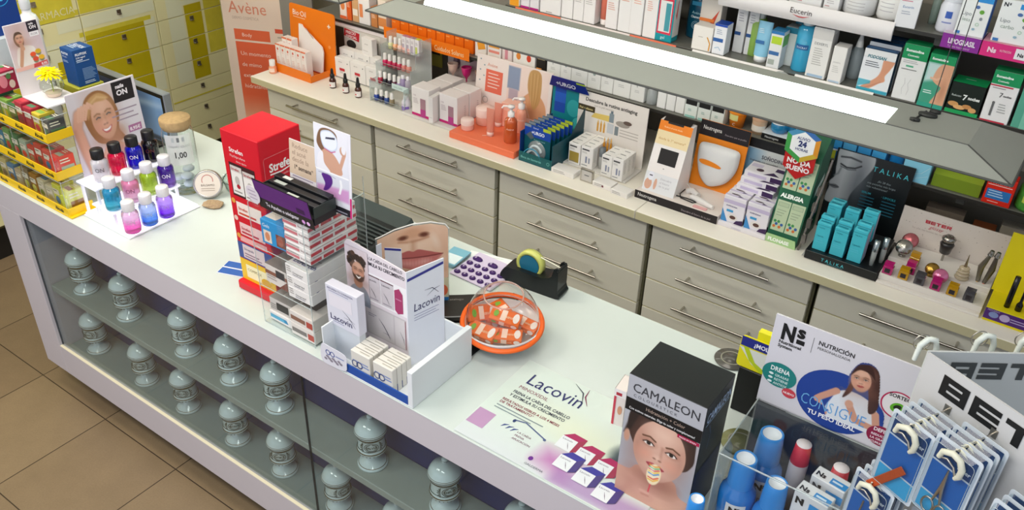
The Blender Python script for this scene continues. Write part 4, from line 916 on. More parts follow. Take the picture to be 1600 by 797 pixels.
q.pic(F, .001, .001, .498, .328, P.a, e=.0004)
q.rect(F, .004, .045, .05, .06, '#b48fb4', .0007)
q.text(F, 'Lacovin', .040, .248, .062, '#2c2f66', bold=.0, maxw=.165, e=.001); q.text(F, 'MINOXIDIL', .038, .222, .0175, '#8a4a5c', e=.001); q.text(F, 'FRENA LA CAÍDA DEL CABELLO', .036, .200, .0145, '#3a4050', bold=.02, maxw=.17, e=.001); q.text(F, 'Y ESTIMULA SU CRECIMIENTO', .036, .184, .0145, '#3a4050', bold=.02, maxw=.165, e=.001)
q.text(F, 'RESULTADOS VISIBLES A LOS 4 MESES', .03, .162, .0115, '#8a3a4a', bold=.02, maxw=.17, e=.001); q.text(F, 'DE TRATAMIENTO*', .03, .15, .0115, '#8a3a4a', bold=.02, e=.001)
for k in range(2): q.rect(F, .03, .138 - .01 * k, .14 - .03 * k, .003, '#7a8a90', .001)
q.curve(F, [(.150, .325), (.185, .305), (.203, .268)], [.001, .004, .001], '#3a3f4e', .001); q.curve(F, [(.192, .325), (.197, .295), (.218, .268)], [.001, .004, .001], '#7a3050', .0012)
q.curve(F, [(.1, .118), (.13, .126), (.2, .105)], .004, '#55628c', .001); q.ell(F, .198, .104, .004, .004, '#55628c', .0012); q.ell(F, .102, .115, .004, .006, '#2a3a6a', .0012)
for k in range(3): q.curve(F, [(.085 + .014 * k, .08), (.09 + .014 * k, .09), (.1 + .014 * k, .096)], [.001, .005, .001], '#3a4a88', .001)
for k, s in enumerate(('LA CAÍDA', 'FRENA', 'APLICACIÓN')): q.text(F, s, .13, .085 - .012 * k, .009, '#7a3a5c', e=.001)
q.ell(F, .205, .035, .006, .007, '#6a2a8c', .001); q.text(F, 'GALDERMA', .2, .012, .01, '#6a7078', e=.001)
for r_, (x0, y0, tc, sc) in enumerate(((.225, .105, '#a8285c', '#9c3450'), (.28, .095, '#a8285c', '#9c3450'), (.335, .086, '#a8285c', '#9c3450'), (.255, .048, '#3d3a96', '#4a3f7c'), (.315, .036, '#3d3a96', '#4a3f7c'), (.375, .022, '#3d3a96', '#4a3f7c'))):
    e_ = .0012 + .0003 * r_
    q.sheet([(x0, y0 + .042, e_), (x0 + .042, y0 + .042, e_), (x0 + .058, y0 + .06, e_), (x0 + .02, y0 + .062, e_)], ink(tc), F); q.sheet([(x0 + .042, y0, e_), (x0 + .058, y0 + .012, e_), (x0 + .058, y0 + .06, e_), (x0 + .042, y0 + .042, e_)], ink(sc), F)
    q.rect(F, x0, y0, .042, .042, '#dfe4e8', e_ + .0001); q.text(F, 'Lacovin', x0 + .004, y0 + .031, .009, '#55506c', e=e_ + .0002); q.curve(F, [(x0 + .022, y0 + .026), (x0 + .028, y0 + .016), (x0 + .034, y0 + .006)], [.0004, .0016, .0004], '#55405c', e_ + .0002)
fin()
# ---- hair colour box
q, fin = solid('colour_stick_box', 'black topped box with a woman licking a rainbow lollipop', 'box', loc=(-.485, 1.358, Z), rz=-.01)
w, d, h = .176, .135, .338; q.box(-w / 2, -d / 2, 0, w / 2, d / 2, h, mat('#151516', .4), b=.001); F = faces(w, d, h)['F'][0]
q.rect(F, .0008, .0008, w - .0016, h - .0016, '#b4b6bd'); q.pic(F, .001, .001, w - .002, .243, pic_camaleon(), e=.0008)
q.text(F, 'CAMALEON', .012, .298, .032, '#33343a', maxw=.152, e=.0012); q.text(F, 'C O L O U R S T I C K', .016, .284, .0105, '#66686e', maxw=.145, e=.0012)
q.rect(F, .0008, .243, w - .0016, .034, '#0e0e10', .001); q.text(F, 'Hidratación + Color', .048, .262, .0125, '#b8a294', maxw=.09, e=.0015); q.text(F, 'Con activos naturales. Elige tu color y complemento!', .01, .249, .0085, '#f0f0f0', bold=.01, maxw=.152, e=.0015); q.rect(F, .125, .233, .049, .009, '#b01448', .0014); q.text(F, 'MADE IN SPAIN', .129, .2355, .0055, '#f0d8e0', bold=.02, maxw=.04, e=.0018)
F = faces(w, d, h)['R'][0]; q.rect(F, .001, .0, d - .002, .15, '#0d1c48', .0005); q.text(F, 'CAMALEON', .008, .288, .034, '#b8d0f0', maxw=.12, e=.001, shear=.15, bold=.01); q.rect(F, .008, .282, .115, .0018, '#9fc0e4', .001); q.curve(F, [(.03, .272), (.045, .24), (.038, .2)], .0012, '#55709c', .001)
fin()
carton('medicine_box', 'small white and red box behind the left edge of the lollipop photo box', 'medicine box', .03, .06, .115, (-.672, 1.50, Z), .1, '#e6dcd6', {'FL': [('r', 0, .8, 1, .2, '#f0ecea'), ('r', .15, .84, .5, .08, '#b02438'), ('r', 0, 0, .2, .8, '#c83a50'), ('e', .6, .45, .2, .12, '#d09878')]})
carton('dark_box', 'plain black box standing behind the lollipop photo box', 'box', .12, .10, .137, (-.41, 1.752, Z), -.0, '#0c0c0d')
q, fin = solid('pain_sign', 'yellow and blue sign reading ¿MOLESTIAS? on top of the plain black box', 'sign', loc=(-.411, 1.706, Z + .1375), rz=-.0)
F = frame((-.07, 0, 0), (1, 0, 0), (0, .05, 1)) @ Matrix.Diagonal((.75, .8, 1, 1)); q.prism(rrect(0, 0, .2, .11, .012), .004, mat('#e6dd1c', .35), F); q.rect(F, .002, .075, .196, .033, '#232a86'); q.text(F, '¿MOLESTIAS?', .045, .084, .02, '#f0f0ff', bold=.03, maxw=.15, e=.001)
q.sheet([(.0, .07, .0007), (.05, .02, .0007), (.1, .003, .0007), (.19, .003, .0007), (.19, .074, .0007)], ink('#dfe2dc'), F); q.sheet([(.03, .074, .0009), (.06, .03, .0009), (.12, .003, .0009), (.08, .003, .0009), (.04, .03, .0009), (.012, .074, .0009)], ink('#b8cc20'), F); q.text(F, 'ca', .088, .012, .012, '#2a2f20', bold=.03, e=.001)
q.box(-.035, .012, .0, .03, .03, .108, mat('#f0ea20', .4)); fin()
for x, y, c1, lb in ((-.545, 1.885, '#4c4a44', 'smoky grey disc on the counter behind the lollipop photo box'), (-.40, 1.60, '#7c8050', 'olive disc on the counter right of the lollipop photo box')):
    q, fin = solid('display_disc', lb, 'disc', loc=(x, y, Z)); q.lathe([(0, 0), (.045, 0), (.047, .003), (.045, .006), (.02, .007), (.018, .010), (.0, .011)], mat(c1, .25, coat=.5), 32); q.lathe([(.026, .0075), (.028, .009), (.030, .0075)], mat('#8a8878', .3), 24); fin()
# ================================================================ LEFT END OF THE COUNTER
# ---- sweets rack: three stacked tiers with yellow strips
YS = mat('#eec514', .4)
t = thing('sweets_rack', 'three tier clear sweets rack with yellow lettered strips', 'rack', (-3.0, 1.268, Z))
YF, YB = -.044, .046; LV = [.0, .133, .268]; XR = [.392, .372, .392 + .004]
q = MB()
q.box(-.55, YF - .002, 0, .40, YB + .01, .006, YS, b=.001)
q.box(-.55, YF - .001, LV[1], .375, YB - .002, LV[1] + .004, YS); q.box(-.55, YF - .001, LV[2], .378, YB - .002, LV[2] + .004, YS)
q.build('tier_floor', t)
for k, zz in enumerate(LV):
    q = MB(); xr = (.388, .375, .378)[k]; z0 = zz + (.0062 if k == 0 else .0042)
    q.box(-.55, YF - .0015, z0, xr, YF + .0015, z0 + .026, YS); q.box(xr - .003, YF + .0016, z0, xr, YB - .003, z0 + .026, YS)
    F = frame((-.55, YF - .0018, z0), (1, 0, 0), (0, 0, 1))
    for i in range(8): q.text(F, 'Ricola', .055 + .115 * i, .005, .019, '#2a2a14', bold=.03, shear=.35, e=.0004)
    q.build('price_strip', t)
for k, zz in enumerate(LV):
    q = MB(); xr = (.38, .372, .375)[k]; z0, z1 = zz + .0065, (LV[k + 1] - .001 if k < 2 else .352)
    q.box(-.55, YF + .0018, z0 + .027, xr, YF + .0035, z1 - .008, ACR); q.box(xr - .0025, YF + .004, z0 + .027, xr - .0008, YB - .004, z1 - .008, ACR)
    for x in (-.3, -.08, .14): q.box(x, YF + .004, z0, x + .002, YB - .004, z1 - .01, ACR); edge(q, (x, YF + .003, z0), (x, YF + .003, z1 - .01), r=.001)
    edge(q, (xr - .001, YF + .002, z0), (xr - .001, YF + .002, z1)); edge(q, (-.55, YF + .002, z1 - .006), (xr, YF + .002, z1 - .006)); edge(q, (xr - .001, YF + .002, z1 - .006), (xr - .001, YB - .004, z1 - .006))
    q.build('clear_bin', t)
cols = [['#7d8f3c', '#c8b878', '#5c86a8', '#bfae8c', '#8c7a5c', '#a4742c', '#cfc8a8', '#d8d850', '#dfe070'], ['#a89468', '#6a5a48', '#3f7f9c', '#6f9c58', '#447a4c', '#a8b8a0', '#c8483c', '#d8584c', '#e4503c'], ['#8c3a48', '#b04850', '#c8404c', '#4a7a58', '#7fa84c', '#3a6a44', '#a83040', '#c8b43c', '#4a4a48']]
place = ['bottom', 'middle', 'top']
for k in range(3):
    for i in range(19):
        x = -.535 + .0478 * i
        if x > .33: continue
        c_ = cols[k][i % 9 if i < 16 else 6 + (i - 16)]
        h_ = .062 + .022 * ((i * 7 + k * 3) % 4) / 3
        carton('sweets_packet', 'small sweets packet number %s row of the yellow rack, %s from its right end' % (place[k], (ordn + ['thirteenth', 'fourteenth', 'fifteenth', 'sixteenth', 'seventeenth', 'eighteenth', 'nineteenth', 'twentieth'])[18 - i]) if False else
               'sweets packet in the %s tier of the yellow rack, %s from the right end' % (place[k], (ordn + ['thirteenth', 'fourteenth', 'fifteenth', 'sixteenth', 'seventeenth', 'eighteenth', 'nineteenth'])[max(0, 18 - i)]), 'sweets',
               .043, .055, h_, (-3.0 + x + .024, 1.268 + .002, Z + LV[k] + .0066), .03 * ((i * 5) % 3 - 1), c_,
               {'F': [('r', .1, .55, .8, .25, '#e8e0c8'), ('e', .5, .3, .3, .18, cols[k][(i + 3) % 9]), ('l', .15, .7, .6, 1, '#6a6450', .1)], 'RT': [('r', .1, .2, .8, .3, cols[k][(i + 5) % 9]), ('l', .1, .8, .7, 2, '#f0ead0', .14)]}, 'sweets packets in the yellow rack')
for i in range(3):
    carton('gum_packet', 'upright pale yellow packet at the right end of the bottom tier, %s from the front' % ordn[i], 'sweets', .03, .018, .06, (-2.648, 1.238 + .0225 * i + .005, Z + .0066), 0, '#dfe85c', {'R': [('r', .1, .1, .15, .8, '#f2f4b8'), ('r', .4, .6, .4, .2, '#b8c840')]}, 'yellow packets at the rack end')
    carton('gum_packet', 'upright red packet at the right end of the middle tier, %s from the front' % ordn[i], 'sweets', .03, .018, .062, (-2.65, 1.238 + .0225 * i + .003, Z + LV[1] + .0046), 0, '#e0463c', {'R': [('r', .1, 0, .8, .16, '#f2ecec'), ('r', .2, .4, .6, .2, '#f08468')]}, 'red packets at the rack end')
# ---- white stand with flower poster and vase
PZ = Z + .359
q, fin = solid('poster_stand', 'white stand with a woman and flowers advert above the sweets rack', 'stand', loc=(-2.80, 1.272, PZ))
q.box(-.012, .0, 0, .135, .115, .006, mat('#eceaee', .35), b=.001); q.box(-.012, .0, .006, -.004, .105, .10, mat('#e2dcde', .4))
F = frame((-.003, .0, .085), (0, 1, 0), (-.05, 0, 1)); q.prism([(0, 0), (.108, 0), (.108, .15), (0, .15)], .004, paper('#e8e2e6'), F)
q.pic(F, .001, .001, .106, .147, pic_flor()); q.rect(F, .074, .10, .03, .048, '#f0eef2', .0006); q.rect(F, .072, .115, .034, .033, '#2a2430', .0008); q.text(F, 'nails', .078, .137, .009, '#f4f0f4', bold=.03, maxw=.022, e=.0012); q.text(F, 'ON', .078, .124, .014, '#f4f0f4', bold=.03, e=.0012); q.text(F, 'FLOR', .078, .104, .009, '#8a8490', e=.0012, maxw=.022); q.text(F, '8,95', .085, .005, .011, '#fbeaea', bold=.03, maxw=.02, e=.0012); fin()
t = thing('flower_vase', 'round glass vase with one yellow gerbera on the white stand', 'vase', (-2.735, 1.338, PZ + .0062))
q = MB(); q.lathe([(0, .0), (.018, .0), (.021, .002), (.025, .012), (.026, .0135), (0, .0135)], mat('#e4d0b8', .5), 28); q.build('base', t)
q = MB(); q.lathe([(.024, .0138), (.033, .022), (.037, .034), (.036, .046), (.030, .057), (.022, .064), (.020, .067)], clear('#f2f6ee', 1.8, .03), 32); q.build('glass_bowl', t)
q = MB(); q.tube([(.002, 0, .015), (-.006, .004, .04), (.0, .0, .068), (.002, -.002, .076)], .0022, mat('#9aa83c', .5), 6)
PT = mat('#f4e000', .5, spec=.2)
for ring_, (n_, L_, zz, tl) in enumerate(((17, .044, .078, -.1), (15, .036, .081, .12), (11, .024, .083, .3))):
    for k in range(n_):
        a = 2 * PI * (k + .5 * ring_) / n_; M_ = Matrix.Translation((.002, -.002, zz)) @ Matrix.Rotation(.18, 4, 'Y') @ Matrix.Rotation(a, 4, 'Z') @ Matrix.Rotation(-tl + .1 * ((k * 3) % 4 - 1.5) / 2, 4, 'Y')
        q.add([(.004, -.002, 0), (.4 * L_, -.0048, .002), (.85 * L_, -.004, .0), (L_, 0, -.002), (.85 * L_, .004, .0), (.4 * L_, .0048, .002), (.004, .002, 0), (.5 * L_, 0, .0035)], [(0, 1, 7), (1, 2, 7), (2, 3, 7), (3, 4, 7), (4, 5, 7), (5, 6, 7), (6, 0, 7)], PT, T=M_)
q.lathe([(.008, .083), (.007, .088), (.0, .089)], mat('#c8a010', .7), 10, x=.002, y=-.002); q.build('gerbera', t)
# ---- blue box on an open cardboard dispenser
q, fin = solid('cardboard_dispenser', 'yellow green dispenser behind the sweets rack under the blue syrup box', 'dispenser', loc=(-2.80, 1.475, Z)); q.box(-.06, -.05, 0, .055, .045, .3585, mat('#a8a838', .5), b=.002); fin()
carton('cough_syrup_box', 'dark blue syrup box standing beside the gerbera vase', 'medicine box', .07, .075, .125, (-2.787, 1.474, Z + .359), 0, '#174a86',
       {'R': [('t', 'FLUTOX', .12, .84, .085, '#f2f6fa', {'b': .04}), ('t', '3,54 mg/ml', .12, .76, .06, '#f2f6fa', {'b': .02}), ('r', .12, .70, .3, .025, '#d8e4f0'), ('r', .12, .66, .6, .018, '#b8cce0'), ('l', .3, .46, .62, 10, '#7fa3cc', .032), ('l', .3, .1, .6, 2, '#c8dcec', .04)],
        'F': [('t', 'FLUTOX', .1, .84, .08, '#e8f0f8', {'b': .04}), ('t', '3,54 mg/ml', .1, .76, .05, '#e8f0f8'), ('l', .1, .66, .5, 2, '#a8c0dc')], 'T': [('t', 'FLUTOX', .15, .5, .3, '#dfe8f2', {'b': .02}), ('l', .1, .4, .7, 2, '#b8cce0', .12)]})
q, fin = solid('wall_sign', 'deep blue sign with a light blue swirl at the top left corner', 'sign', loc=(-2.97, 1.29, PZ + .155)); F = frame((0, .0, 0), (0, 1, 0), (0, 0, 1)); q.prism([(0, 0), (.12, 0), (.12, .20), (0, .20)], .006, mat('#123a86', .35), F)
q.ring(F, .068, .125, .03, .033, '#2f9fd8'); q.ring(F, .072, .13, .018, .022, '#48b8e8', a0=.5, a1=5); q.ell(F, .068, .135, .012, .01, '#d85a3c', .001); q.ell(F, .04, .105, .01, .008, '#e8e8f0', .0012); 
q.box(-.03, 0, -.11, .03, .12, -.0005, mat('#c4cfd4', .4)); fin()
t = thing('spray_bottle', 'white plastic bottle standing behind the flower advert at the top left', 'bottle', (-3.22, 1.555, Z))
q = MB(); WP = mat('#e4e6ea', .3); q.lathe([(0, .0), (.03, 0), (.032, .004), (.032, .46), (.028, .48), (.016, .49), (.016, .51)], WP, 24); q.build('bottle_body', t)
q = MB(); q.lathe([(.018, .505), (.019, .53), (.012, .56), (0, .565)], mat('#d0d4da', .35), 20); q.build('cap', t)
# clear bin of pink and red packets behind the rack, at the left edge
for i, (x, c_) in enumerate(((-3.30, '#b8344c'), (-3.18, '#c84a5c'), (-3.06, '#d8405c'), (-2.94, '#a82c48'))):
    carton('sweets_bag', 'bright red and pink sweets bag lying on top of the rack, %s from the left' % ordn[i], 'sweets', .1, .07, .07, (x, 1.27, PZ + .002), .1, c_, {'FTR': [('e', .3, .5, .2, .3, '#e88a98'), ('e', .7, .3, .15, .2, '#f2d8c8'), ('r', .1, .8, .8, .1, '#e8e0d8'), ('e', .6, .7, .12, .14, '#5a8a50')]}, 'red bags on the sweets rack')
# ---- monitor
t = thing('monitor', 'black flat monitor with a blue screen behind the blonde woman poster', 'monitor', (-2.93, 1.70, Z))
q = MB(); q.box(-.25, -.012, .06, .25, .02, .272, mat('#8d9296', .35, metal=.5), b=.003); q.box(-.247, -.0135, .063, .247, -.0121, .269, mat('#17181a', .25)); q.build('bezel', t)
q = MB(); F = frame((-.235, -.0138, .075), (1, 0, 0), (0, 0, 1)); P = Paint(60, 30, .47, .18, '#16264a'); P.grad('#7fa8dc', 0, .2, .43, .9); P.p([(.0, .0), (.47, 0), (.47, .02), (0, .02)], '#202a40'); P.p([(.2, .12), (.47, .14), (.47, .155), (.2, .14)], '#c8dcf0', 3, .6); q.pic(F, 0, 0, .47, .18, P.a); q.build('screen', t)
q = MB(); q.box(-.09, -.06, 0, .09, .08, .012, mat('#1b1c1e', .4), b=.003); q.box(-.025, .005, .0121, .025, .019, .08, mat('#1b1c1e', .4)); q.build('stand', t)
# ---- nail polish remover display, lit from inside
NX, NY0, NY1 = -2.343, 1.262, 1.537
t = thing('nail_product_display', 'glowing white stepped display with a smiling blonde woman poster', 'display', (NX - .15, 1.40, Z))
GLOW = mat('#f2f0ff', .4, emit=1.1); WH = mat('#f0f0f6', .3)
q = MB(); q.T = Matrix.Translation((-(NX - .15), -1.40, -Z)); q.box(NX - .252, NY0, Z, NX, NY1, Z + .004, WH, b=.001); q.build('base', t)
q = MB(); q.T = Matrix.Translation((-(NX - .15), -1.40, -Z)); q.box(NX - .248, NY0 + .006, Z + .0042, NX - .006, NY1 - .006, Z + .011, GLOW); q.build('light_panel', t, label='glowing white light panel')
S2, S3 = Z + .068, Z + .128
for (x0, x1, zz, ya, yb) in ((NX - .185, NX - .072, S2, NY0 + .002, NY1 - .014), (NX - .254, NX - .148, S3, NY0 + .004, NY1 - .002)):
    q = MB(); q.T = Matrix.Translation((-(NX - .15), -1.40, -Z)); q.box(x0, ya, zz - .006, x1, yb, zz, mat('#eeeef8', .25, emit=.35), b=.001)
    for yy in (ya + .008, yb - .016):
        for xx in (x0 + .006, x1 - .014): q.box(xx, yy, Z + .0115, xx + .008, yy + .008, zz - .0062, WH)
    q.build('step', t)
q = MB(); q.T = Matrix.Translation((-(NX - .15), -1.40, -Z)); F = frame((-2.657, 1.326, 1.025), (0, 1, 0), (0, 0, 1)); q.prism([(0, 0), (.262, 0), (.252, .312), (.004, .312)], .004, paper('#e6e0e8'), F)
q.pic(F, .002, .0, .25, .308, pic_blonde()); q.rect(F, .165, .235, .077, .072, '#1f1c22', .0006); q.text(F, 'nails', .178, .283, .018, '#f8f4f8', bold=.04, maxw=.05, e=.001); q.text(F, 'ON', .178, .258, .026, '#f8f4f8', bold=.04, maxw=.05, e=.001)
for k in range(3): q.rect(F, .16 - .015 * (k == 1), .205 - .017 * k, .082, .0045, '#a89aa8', .0006)
q.rect(F, .195, .118, .05, .026, '#b87aa4', .0008); q.text(F, '8,95€', .199, .124, .017, '#fff6fc', bold=.03, maxw=.044, e=.0012); q.build('poster', t)
def nail_bottle(label, x, y, z, c_low, c_up, cap, txt='#ffffff', ty=.03):
    t = thing('nail_polish_remover', label, 'bottle', (x, y, z + .0003), .9, 'small coloured bottles on the glowing steps'); t.scale = (1.2, 1.2, 1.3)
    q = MB(); n = 6; pr = [(.0, .001), (.020, .001), (.0225, .004)] + [(.0225, .004 + .046 * k / n) for k in range(1, n + 1)] + [(.0205, .056), (.013, .0605), (.0125, .064)]
    def mixc(k): a, b_ = rgb(c_low), rgb(c_up); return '#' + ''.join('%02x' % int(255 * (a[j] * (1 - k) + b_[j] * k)) for j in range(3))
    m_ = [mat(mixc(0), .1, coat=.6, trans=.55)] * 2 + [mat(mixc(min(1, max(0, (k - 1) / 3.5))), .1, coat=.6, trans=.55) for k in range(n)] + [mat(c_up, .1, coat=.6, trans=.55)] * 3
    q.lathe(pr, m_[:len(pr) - 1], 28)
    q.text(I4(), 'ON', 0, ty, .015, txt, 'c', 0, e=.0005, wrap=lambda a, b_, e: ((.0225 + e) * math.sin(a / .0225), -(.0225 + e) * math.cos(a / .0225), b_)); q.build('bottle_body', t)
    q = MB(); q.lathe([(.0158, .0605), (.0165, .0615), (.0165, .084), (.0155, .0855), (0, .086)], mat(cap, .35), 24)
    for k in range(24): a = 2 * PI * k / 24; q.box(.0163, -.0005, .063, .0169, .0005, .083, mat(cap, .35), T=Matrix.Rotation(a, 4, 'Z'))
    q.build('cap', t); return t
z1 = Z + .0112
for a in (('clear white bottle with a black cap, leftmost on the top step', -2.535, 1.325, S3, '#e8e6ee', '#e4e4ea', '#1c1c1e', '#3a3a40'), ('bright red bottle with a black cap on the top step', -2.535, 1.386, S3, '#f01c50', '#e8104c', '#1c1c1e', '#a80c38'),
          ('royal blue bottle with a black cap on the top step', -2.535, 1.45, S3, '#1018d8', '#0c10c8', '#1c1c1e'), ('black liquid bottle with a black cap, rightmost on the top step', -2.535, 1.512, S3, '#1a161c', '#141216', '#1c1c1e', '#6a2430'),
          ('turquoise bottle with a white cap on the middle step', -2.443, 1.292, S2, '#50c8e0', '#1498c4', '#dfdfe4', '#0c6c94'), ('pink bottle with a white cap on the middle step', -2.443, 1.36, S2, '#f4c8dc', '#f090b8', '#dfdfe4', '#6a2a48'),
          ('lime green bottle with a white cap on the middle step', -2.443, 1.428, S2, '#d0f060', '#a8cc20', '#dfdfe4', '#88a818'), ('dark purple bottle with a white cap on the middle step', -2.443, 1.496, S2, '#8050c8', '#4414a0', '#dfdfe4'),
          ('small bottle with pale top and magenta bottom in the front row', -2.362, 1.292, z1, '#e850b0', '#e0c8d8', '#e4e2e4', '#b8a0b0'), ('small bottle with pale top and sky blue bottom in the front row', -2.362, 1.355, z1, '#2c78e0', '#b8c8e4', '#e4e2e4', '#98a8c4'),
          ('small bottle with lilac top and violet bottom in the front row', -2.362, 1.42, z1, '#7820e8', '#c0a0e8', '#e4e2e4', '#a888d0')): nail_bottle(*a)
# ---- corked jar, tin, stone
t = thing('corked_jar', 'tall glass jar with a cork lid and a 1,00 price label', 'jar', (-2.485, 1.592, Z)); t.scale = (1.05, 1.05, 1.24)
q = MB(); GJ = clear('#f6fafa', 1.6, .03); q.lathe([(0, .0), (.046, 0), (.05, .004), (.0505, .012), (.0505, .175), (.046, .19), (.043, .195), (.046, .20)], GJ, 36); q.lathe([(.0, .012), (.046, .012), (.048, .016)], clear('#dceae8', 1.5, .03), 36)
wj = lambda a, b_, e: ((.0512 + e) * math.sin(a / .0512 + .95), -(.0512 + e) * math.cos(a / .0512 + .95), b_)
LB = clear('#f4f6f4', .6, .3, solid=.55)
vs = [wj(-.045 + .09 * i / 12, y_, .0) for i in range(13) for y_ in (.095, .185)]; q.add(vs, [(2 * i, 2 * i + 2, 2 * i + 3, 2 * i + 1) for i in range(12)], LB)
q.text(I4(), '1,00', .0, .118, .024, '#2a2a2c', 'c', .02, e=.0006, wrap=wj); q.text(I4(), 'CHAMPU SOLIDO', 0, .148, .009, '#9aa0a0', 'c', e=.0006, wrap=wj)
for k in range(3): q.add([wj(-.02 + .016 * k + a, .165 + b_, .0006) for a, b_ in ((0, 0), (.008, 0), (.008, .013), (0, .013))], [(0, 1, 2, 3)], '#6a6e70' if k == 1 else '#a8b0b0')
q.build('glass_body', t)
q = MB(); q.lathe([(.0, .19), (.0425, .19), (.0485, .2005), (.0495, .204), (.0495, .218), (.048, .221), (0, .222)], mat('#b09468', .85, var=.3, bump=.5, scale=90), 36); q.build('cork_lid', t)
q = MB()
for i in range(5): q.lathe([(0, 0), (.018, .001), (.02, .006), (.015, .012), (0, .013)], mat('#c9d4d8', .3), 16, x=.02 * math.cos(i * 2), y=.02 * math.sin(i * 2), z=.018 + .009 * i)
q.build('contents', t)
t = thing('round_tin', 'round tin with a cream label leaning against glassware by the corked jar', 'tin', (-2.378, 1.605, Z + .0495)); t.scale = (1.15, 1.15, 1.15); t.rotation_euler = (math.radians(70), 0, .75)
q = MB(); q.lathe([(0, -.012), (.039, -.012), (.043, -.009), (.043, .006), (.040, .009), (.0375, .0075), (0, .0075)], mat('#b8b4ac', .25, metal=.9), 36); q.build('tin_body', t)
q = MB(); F = Matrix.Translation((0, 0, .0078)); q.disc(.037, 0, paper('#ded6c8'), 32, T=F); q.ring(F, 0, .012, .015, .017, '#b86a60', .0004, a0=-.3, a1=3.6); q.text(F, 'BÁLSAMO', 0, -.006, .009, '#6a5a50', 'c', e=.0006)
for k in range(2): q.rect(F, -.02, -.014 - .006 * k, .04, .0018, '#a89888')
q.build('label', t)
q, fin = solid('glass_bowl', 'clear empty glass dish behind the round tin', 'dish', loc=(-2.325, 1.69, Z)); q.lathe([(0, .003), (.03, .003), (.045, .02), (.05, .045), (.052, .06), (.049, .045), (.044, .021), (.03, .006)], clear('#eef6f4', 2.2, .04), 28); fin()
q, fin = solid('stone_sample', 'small speckled brown stone lying in front of the round tin', 'stone', loc=(-2.315, 1.568, Z), rz=.5)
for a in range(1):
    rs = random.Random(4); vs = []; 
    for j in range(5):
        for i in range(10):
            th = 2 * PI * i / 10; ph = [.0, .35, .75, 1, .9][j]; rr_ = (.033 + .009 * rs.random()) * [.85, 1, .95, .7, .2][j]; vs.append((rr_ * math.cos(th), .7 * rr_ * math.sin(th), .014 * ph + .003 * rs.random() * (j > 0)))
    q.add(vs, [(j * 10 + i, j * 10 + (i + 1) % 10, (j + 1) * 10 + (i + 1) % 10, (j + 1) * 10 + i) for j in range(4) for i in range(10)] + [tuple(range(49, 39, -1))[::-1]], mat('#a89070', .8, var=.5, bump=.8, scale=150))
fin()

# ================================================================ RIGHT END: weight loss display
NSX, NSY = -.218, 1.395
t = thing('diet_product_display', 'clear acrylic display with a white and blue nutrition poster', 'display', (NSX, NSY, Z))
q = MB(); acr_box(q, -.14, -.10, 0, .14, .105, .238, .003)
edge(q, (-.14, -.10, .237), (.14, -.10, .237), r=.0022); edge(q, (-.14, -.10, .237), (-.14, .105, .237), r=.0018); edge(q, (-.14, -.10, 0), (-.14, -.10, .237), r=.0018); q.build('acrylic_case', t)
q = MB(); q.box(-.137, .09, .0031, .137, .1015, .2345, mat('#2a3236', .4)); q.box(-.137, -.095, .0031, .137, .0899, .006, mat('#20262a', .4)); q.build('dark_liner', t)
q = MB(); F = frame((-.145, .107, .232), (1, 0, 0), (0, 0, 1)); q.prism([(0, 0), (.292, 0), (.292, .23), (0, .23)], .004, paper('#d8d6dc'), F)
q.text(F, 'N', .018, .178, .052, '#151517', bold=.05, maxw=.028); q.text(F, 's', .05, .195, .042, '#151517', bold=.04, maxw=.018); q.rect(F, .051, .178, .017, .011, '#151517'); q.text(F, 'Nutritional', .017, .166, .0105, '#2a2a2c', bold=.03, maxw=.05); q.text(F, 'System', .017, .156, .0105, '#2a2a2c', bold=.03)
q.rect(F, .083, .17, .001, .038, '#6a6a6c'); q.text(F, 'NUTRICIÓN', .094, .196, .0145, '#2a2a2c', bold=.02, maxw=.072); q.text(F, 'PERSONALIZADA', .094, .185, .0085, '#4a4a4c', maxw=.072)
P = Paint(150, 120, .292, .23, '#d8d6dc')
q.ell(F, .158, .077, .083, .075, '#1c3f92', .0006, 40)
im = pic_ns(); H_, W2 = im.shape[:2]
# woman cut-out
msk = smooth_poly([(.30, -.02), (.22, .12), (.06, .18), (.1, .30), (.3, .52), (.40, .54), (.38, .74), (.46, .96), (.60, 1.0), (.70, .92), (.76, .7), (.80, .5), (.90, .36), (.92, .08), (.84, -.02)])
PP = Paint(W2, H_, 1, 1, '#000000'); PP.p(msk, '#ffffff'); keep = PP.a[..., 0] > .5
n0 = len(q.v); x0_, y0_, s_ = .103, .033, .165
vs = [(x0_ + s_ * i / (W2 - 1), y0_ + s_ * (1 - j / (H_ - 1)), .0009) for j in range(H_) for i in range(W2)]
q.add(vs, [(j * W2 + i, (j + 1) * W2 + i, (j + 1) * W2 + i + 1, j * W2 + i + 1) for j in range(H_ - 1) for i in range(W2 - 1) if keep[j, i] and keep[j + 1, i + 1] and keep[j, i + 1] and keep[j + 1, i]], printed(), T=F); q.ink[n0] = im.reshape(-1, 3)
q.text(F, 'CONS', .088, .043, .040, '#6fb0e0', bold=-.01, maxw=.068, e=.0014); q.text(F, 'IGUE', .160, .043, .040, '#5a9cd8', bold=-.01, maxw=.062, e=.0014); q.text(F, 'TU PESO IDEAL', .108, .024, .0155, '#f2f4f8', bold=.03, maxw=.1, e=.0014)
q.ell(F, .035, .085, .037, .031, '#1f7f7a', .0008, 32); q.text(F, 'DRENA', .014, .093, .0165, '#f0f6f4', bold=.02, maxw=.042, e=.0012)
for k, s in enumerate(('GRASAS', 'RETIENE', 'ANTIOX')): q.text(F, s, .026, .08 - .0105 * k, .0088, '#d0e8e4', bold=.02, maxw=.03, e=.0012); q.ell(F, .018, .084 - .0105 * k, .005, .003, '#e0f0ee', .0012)
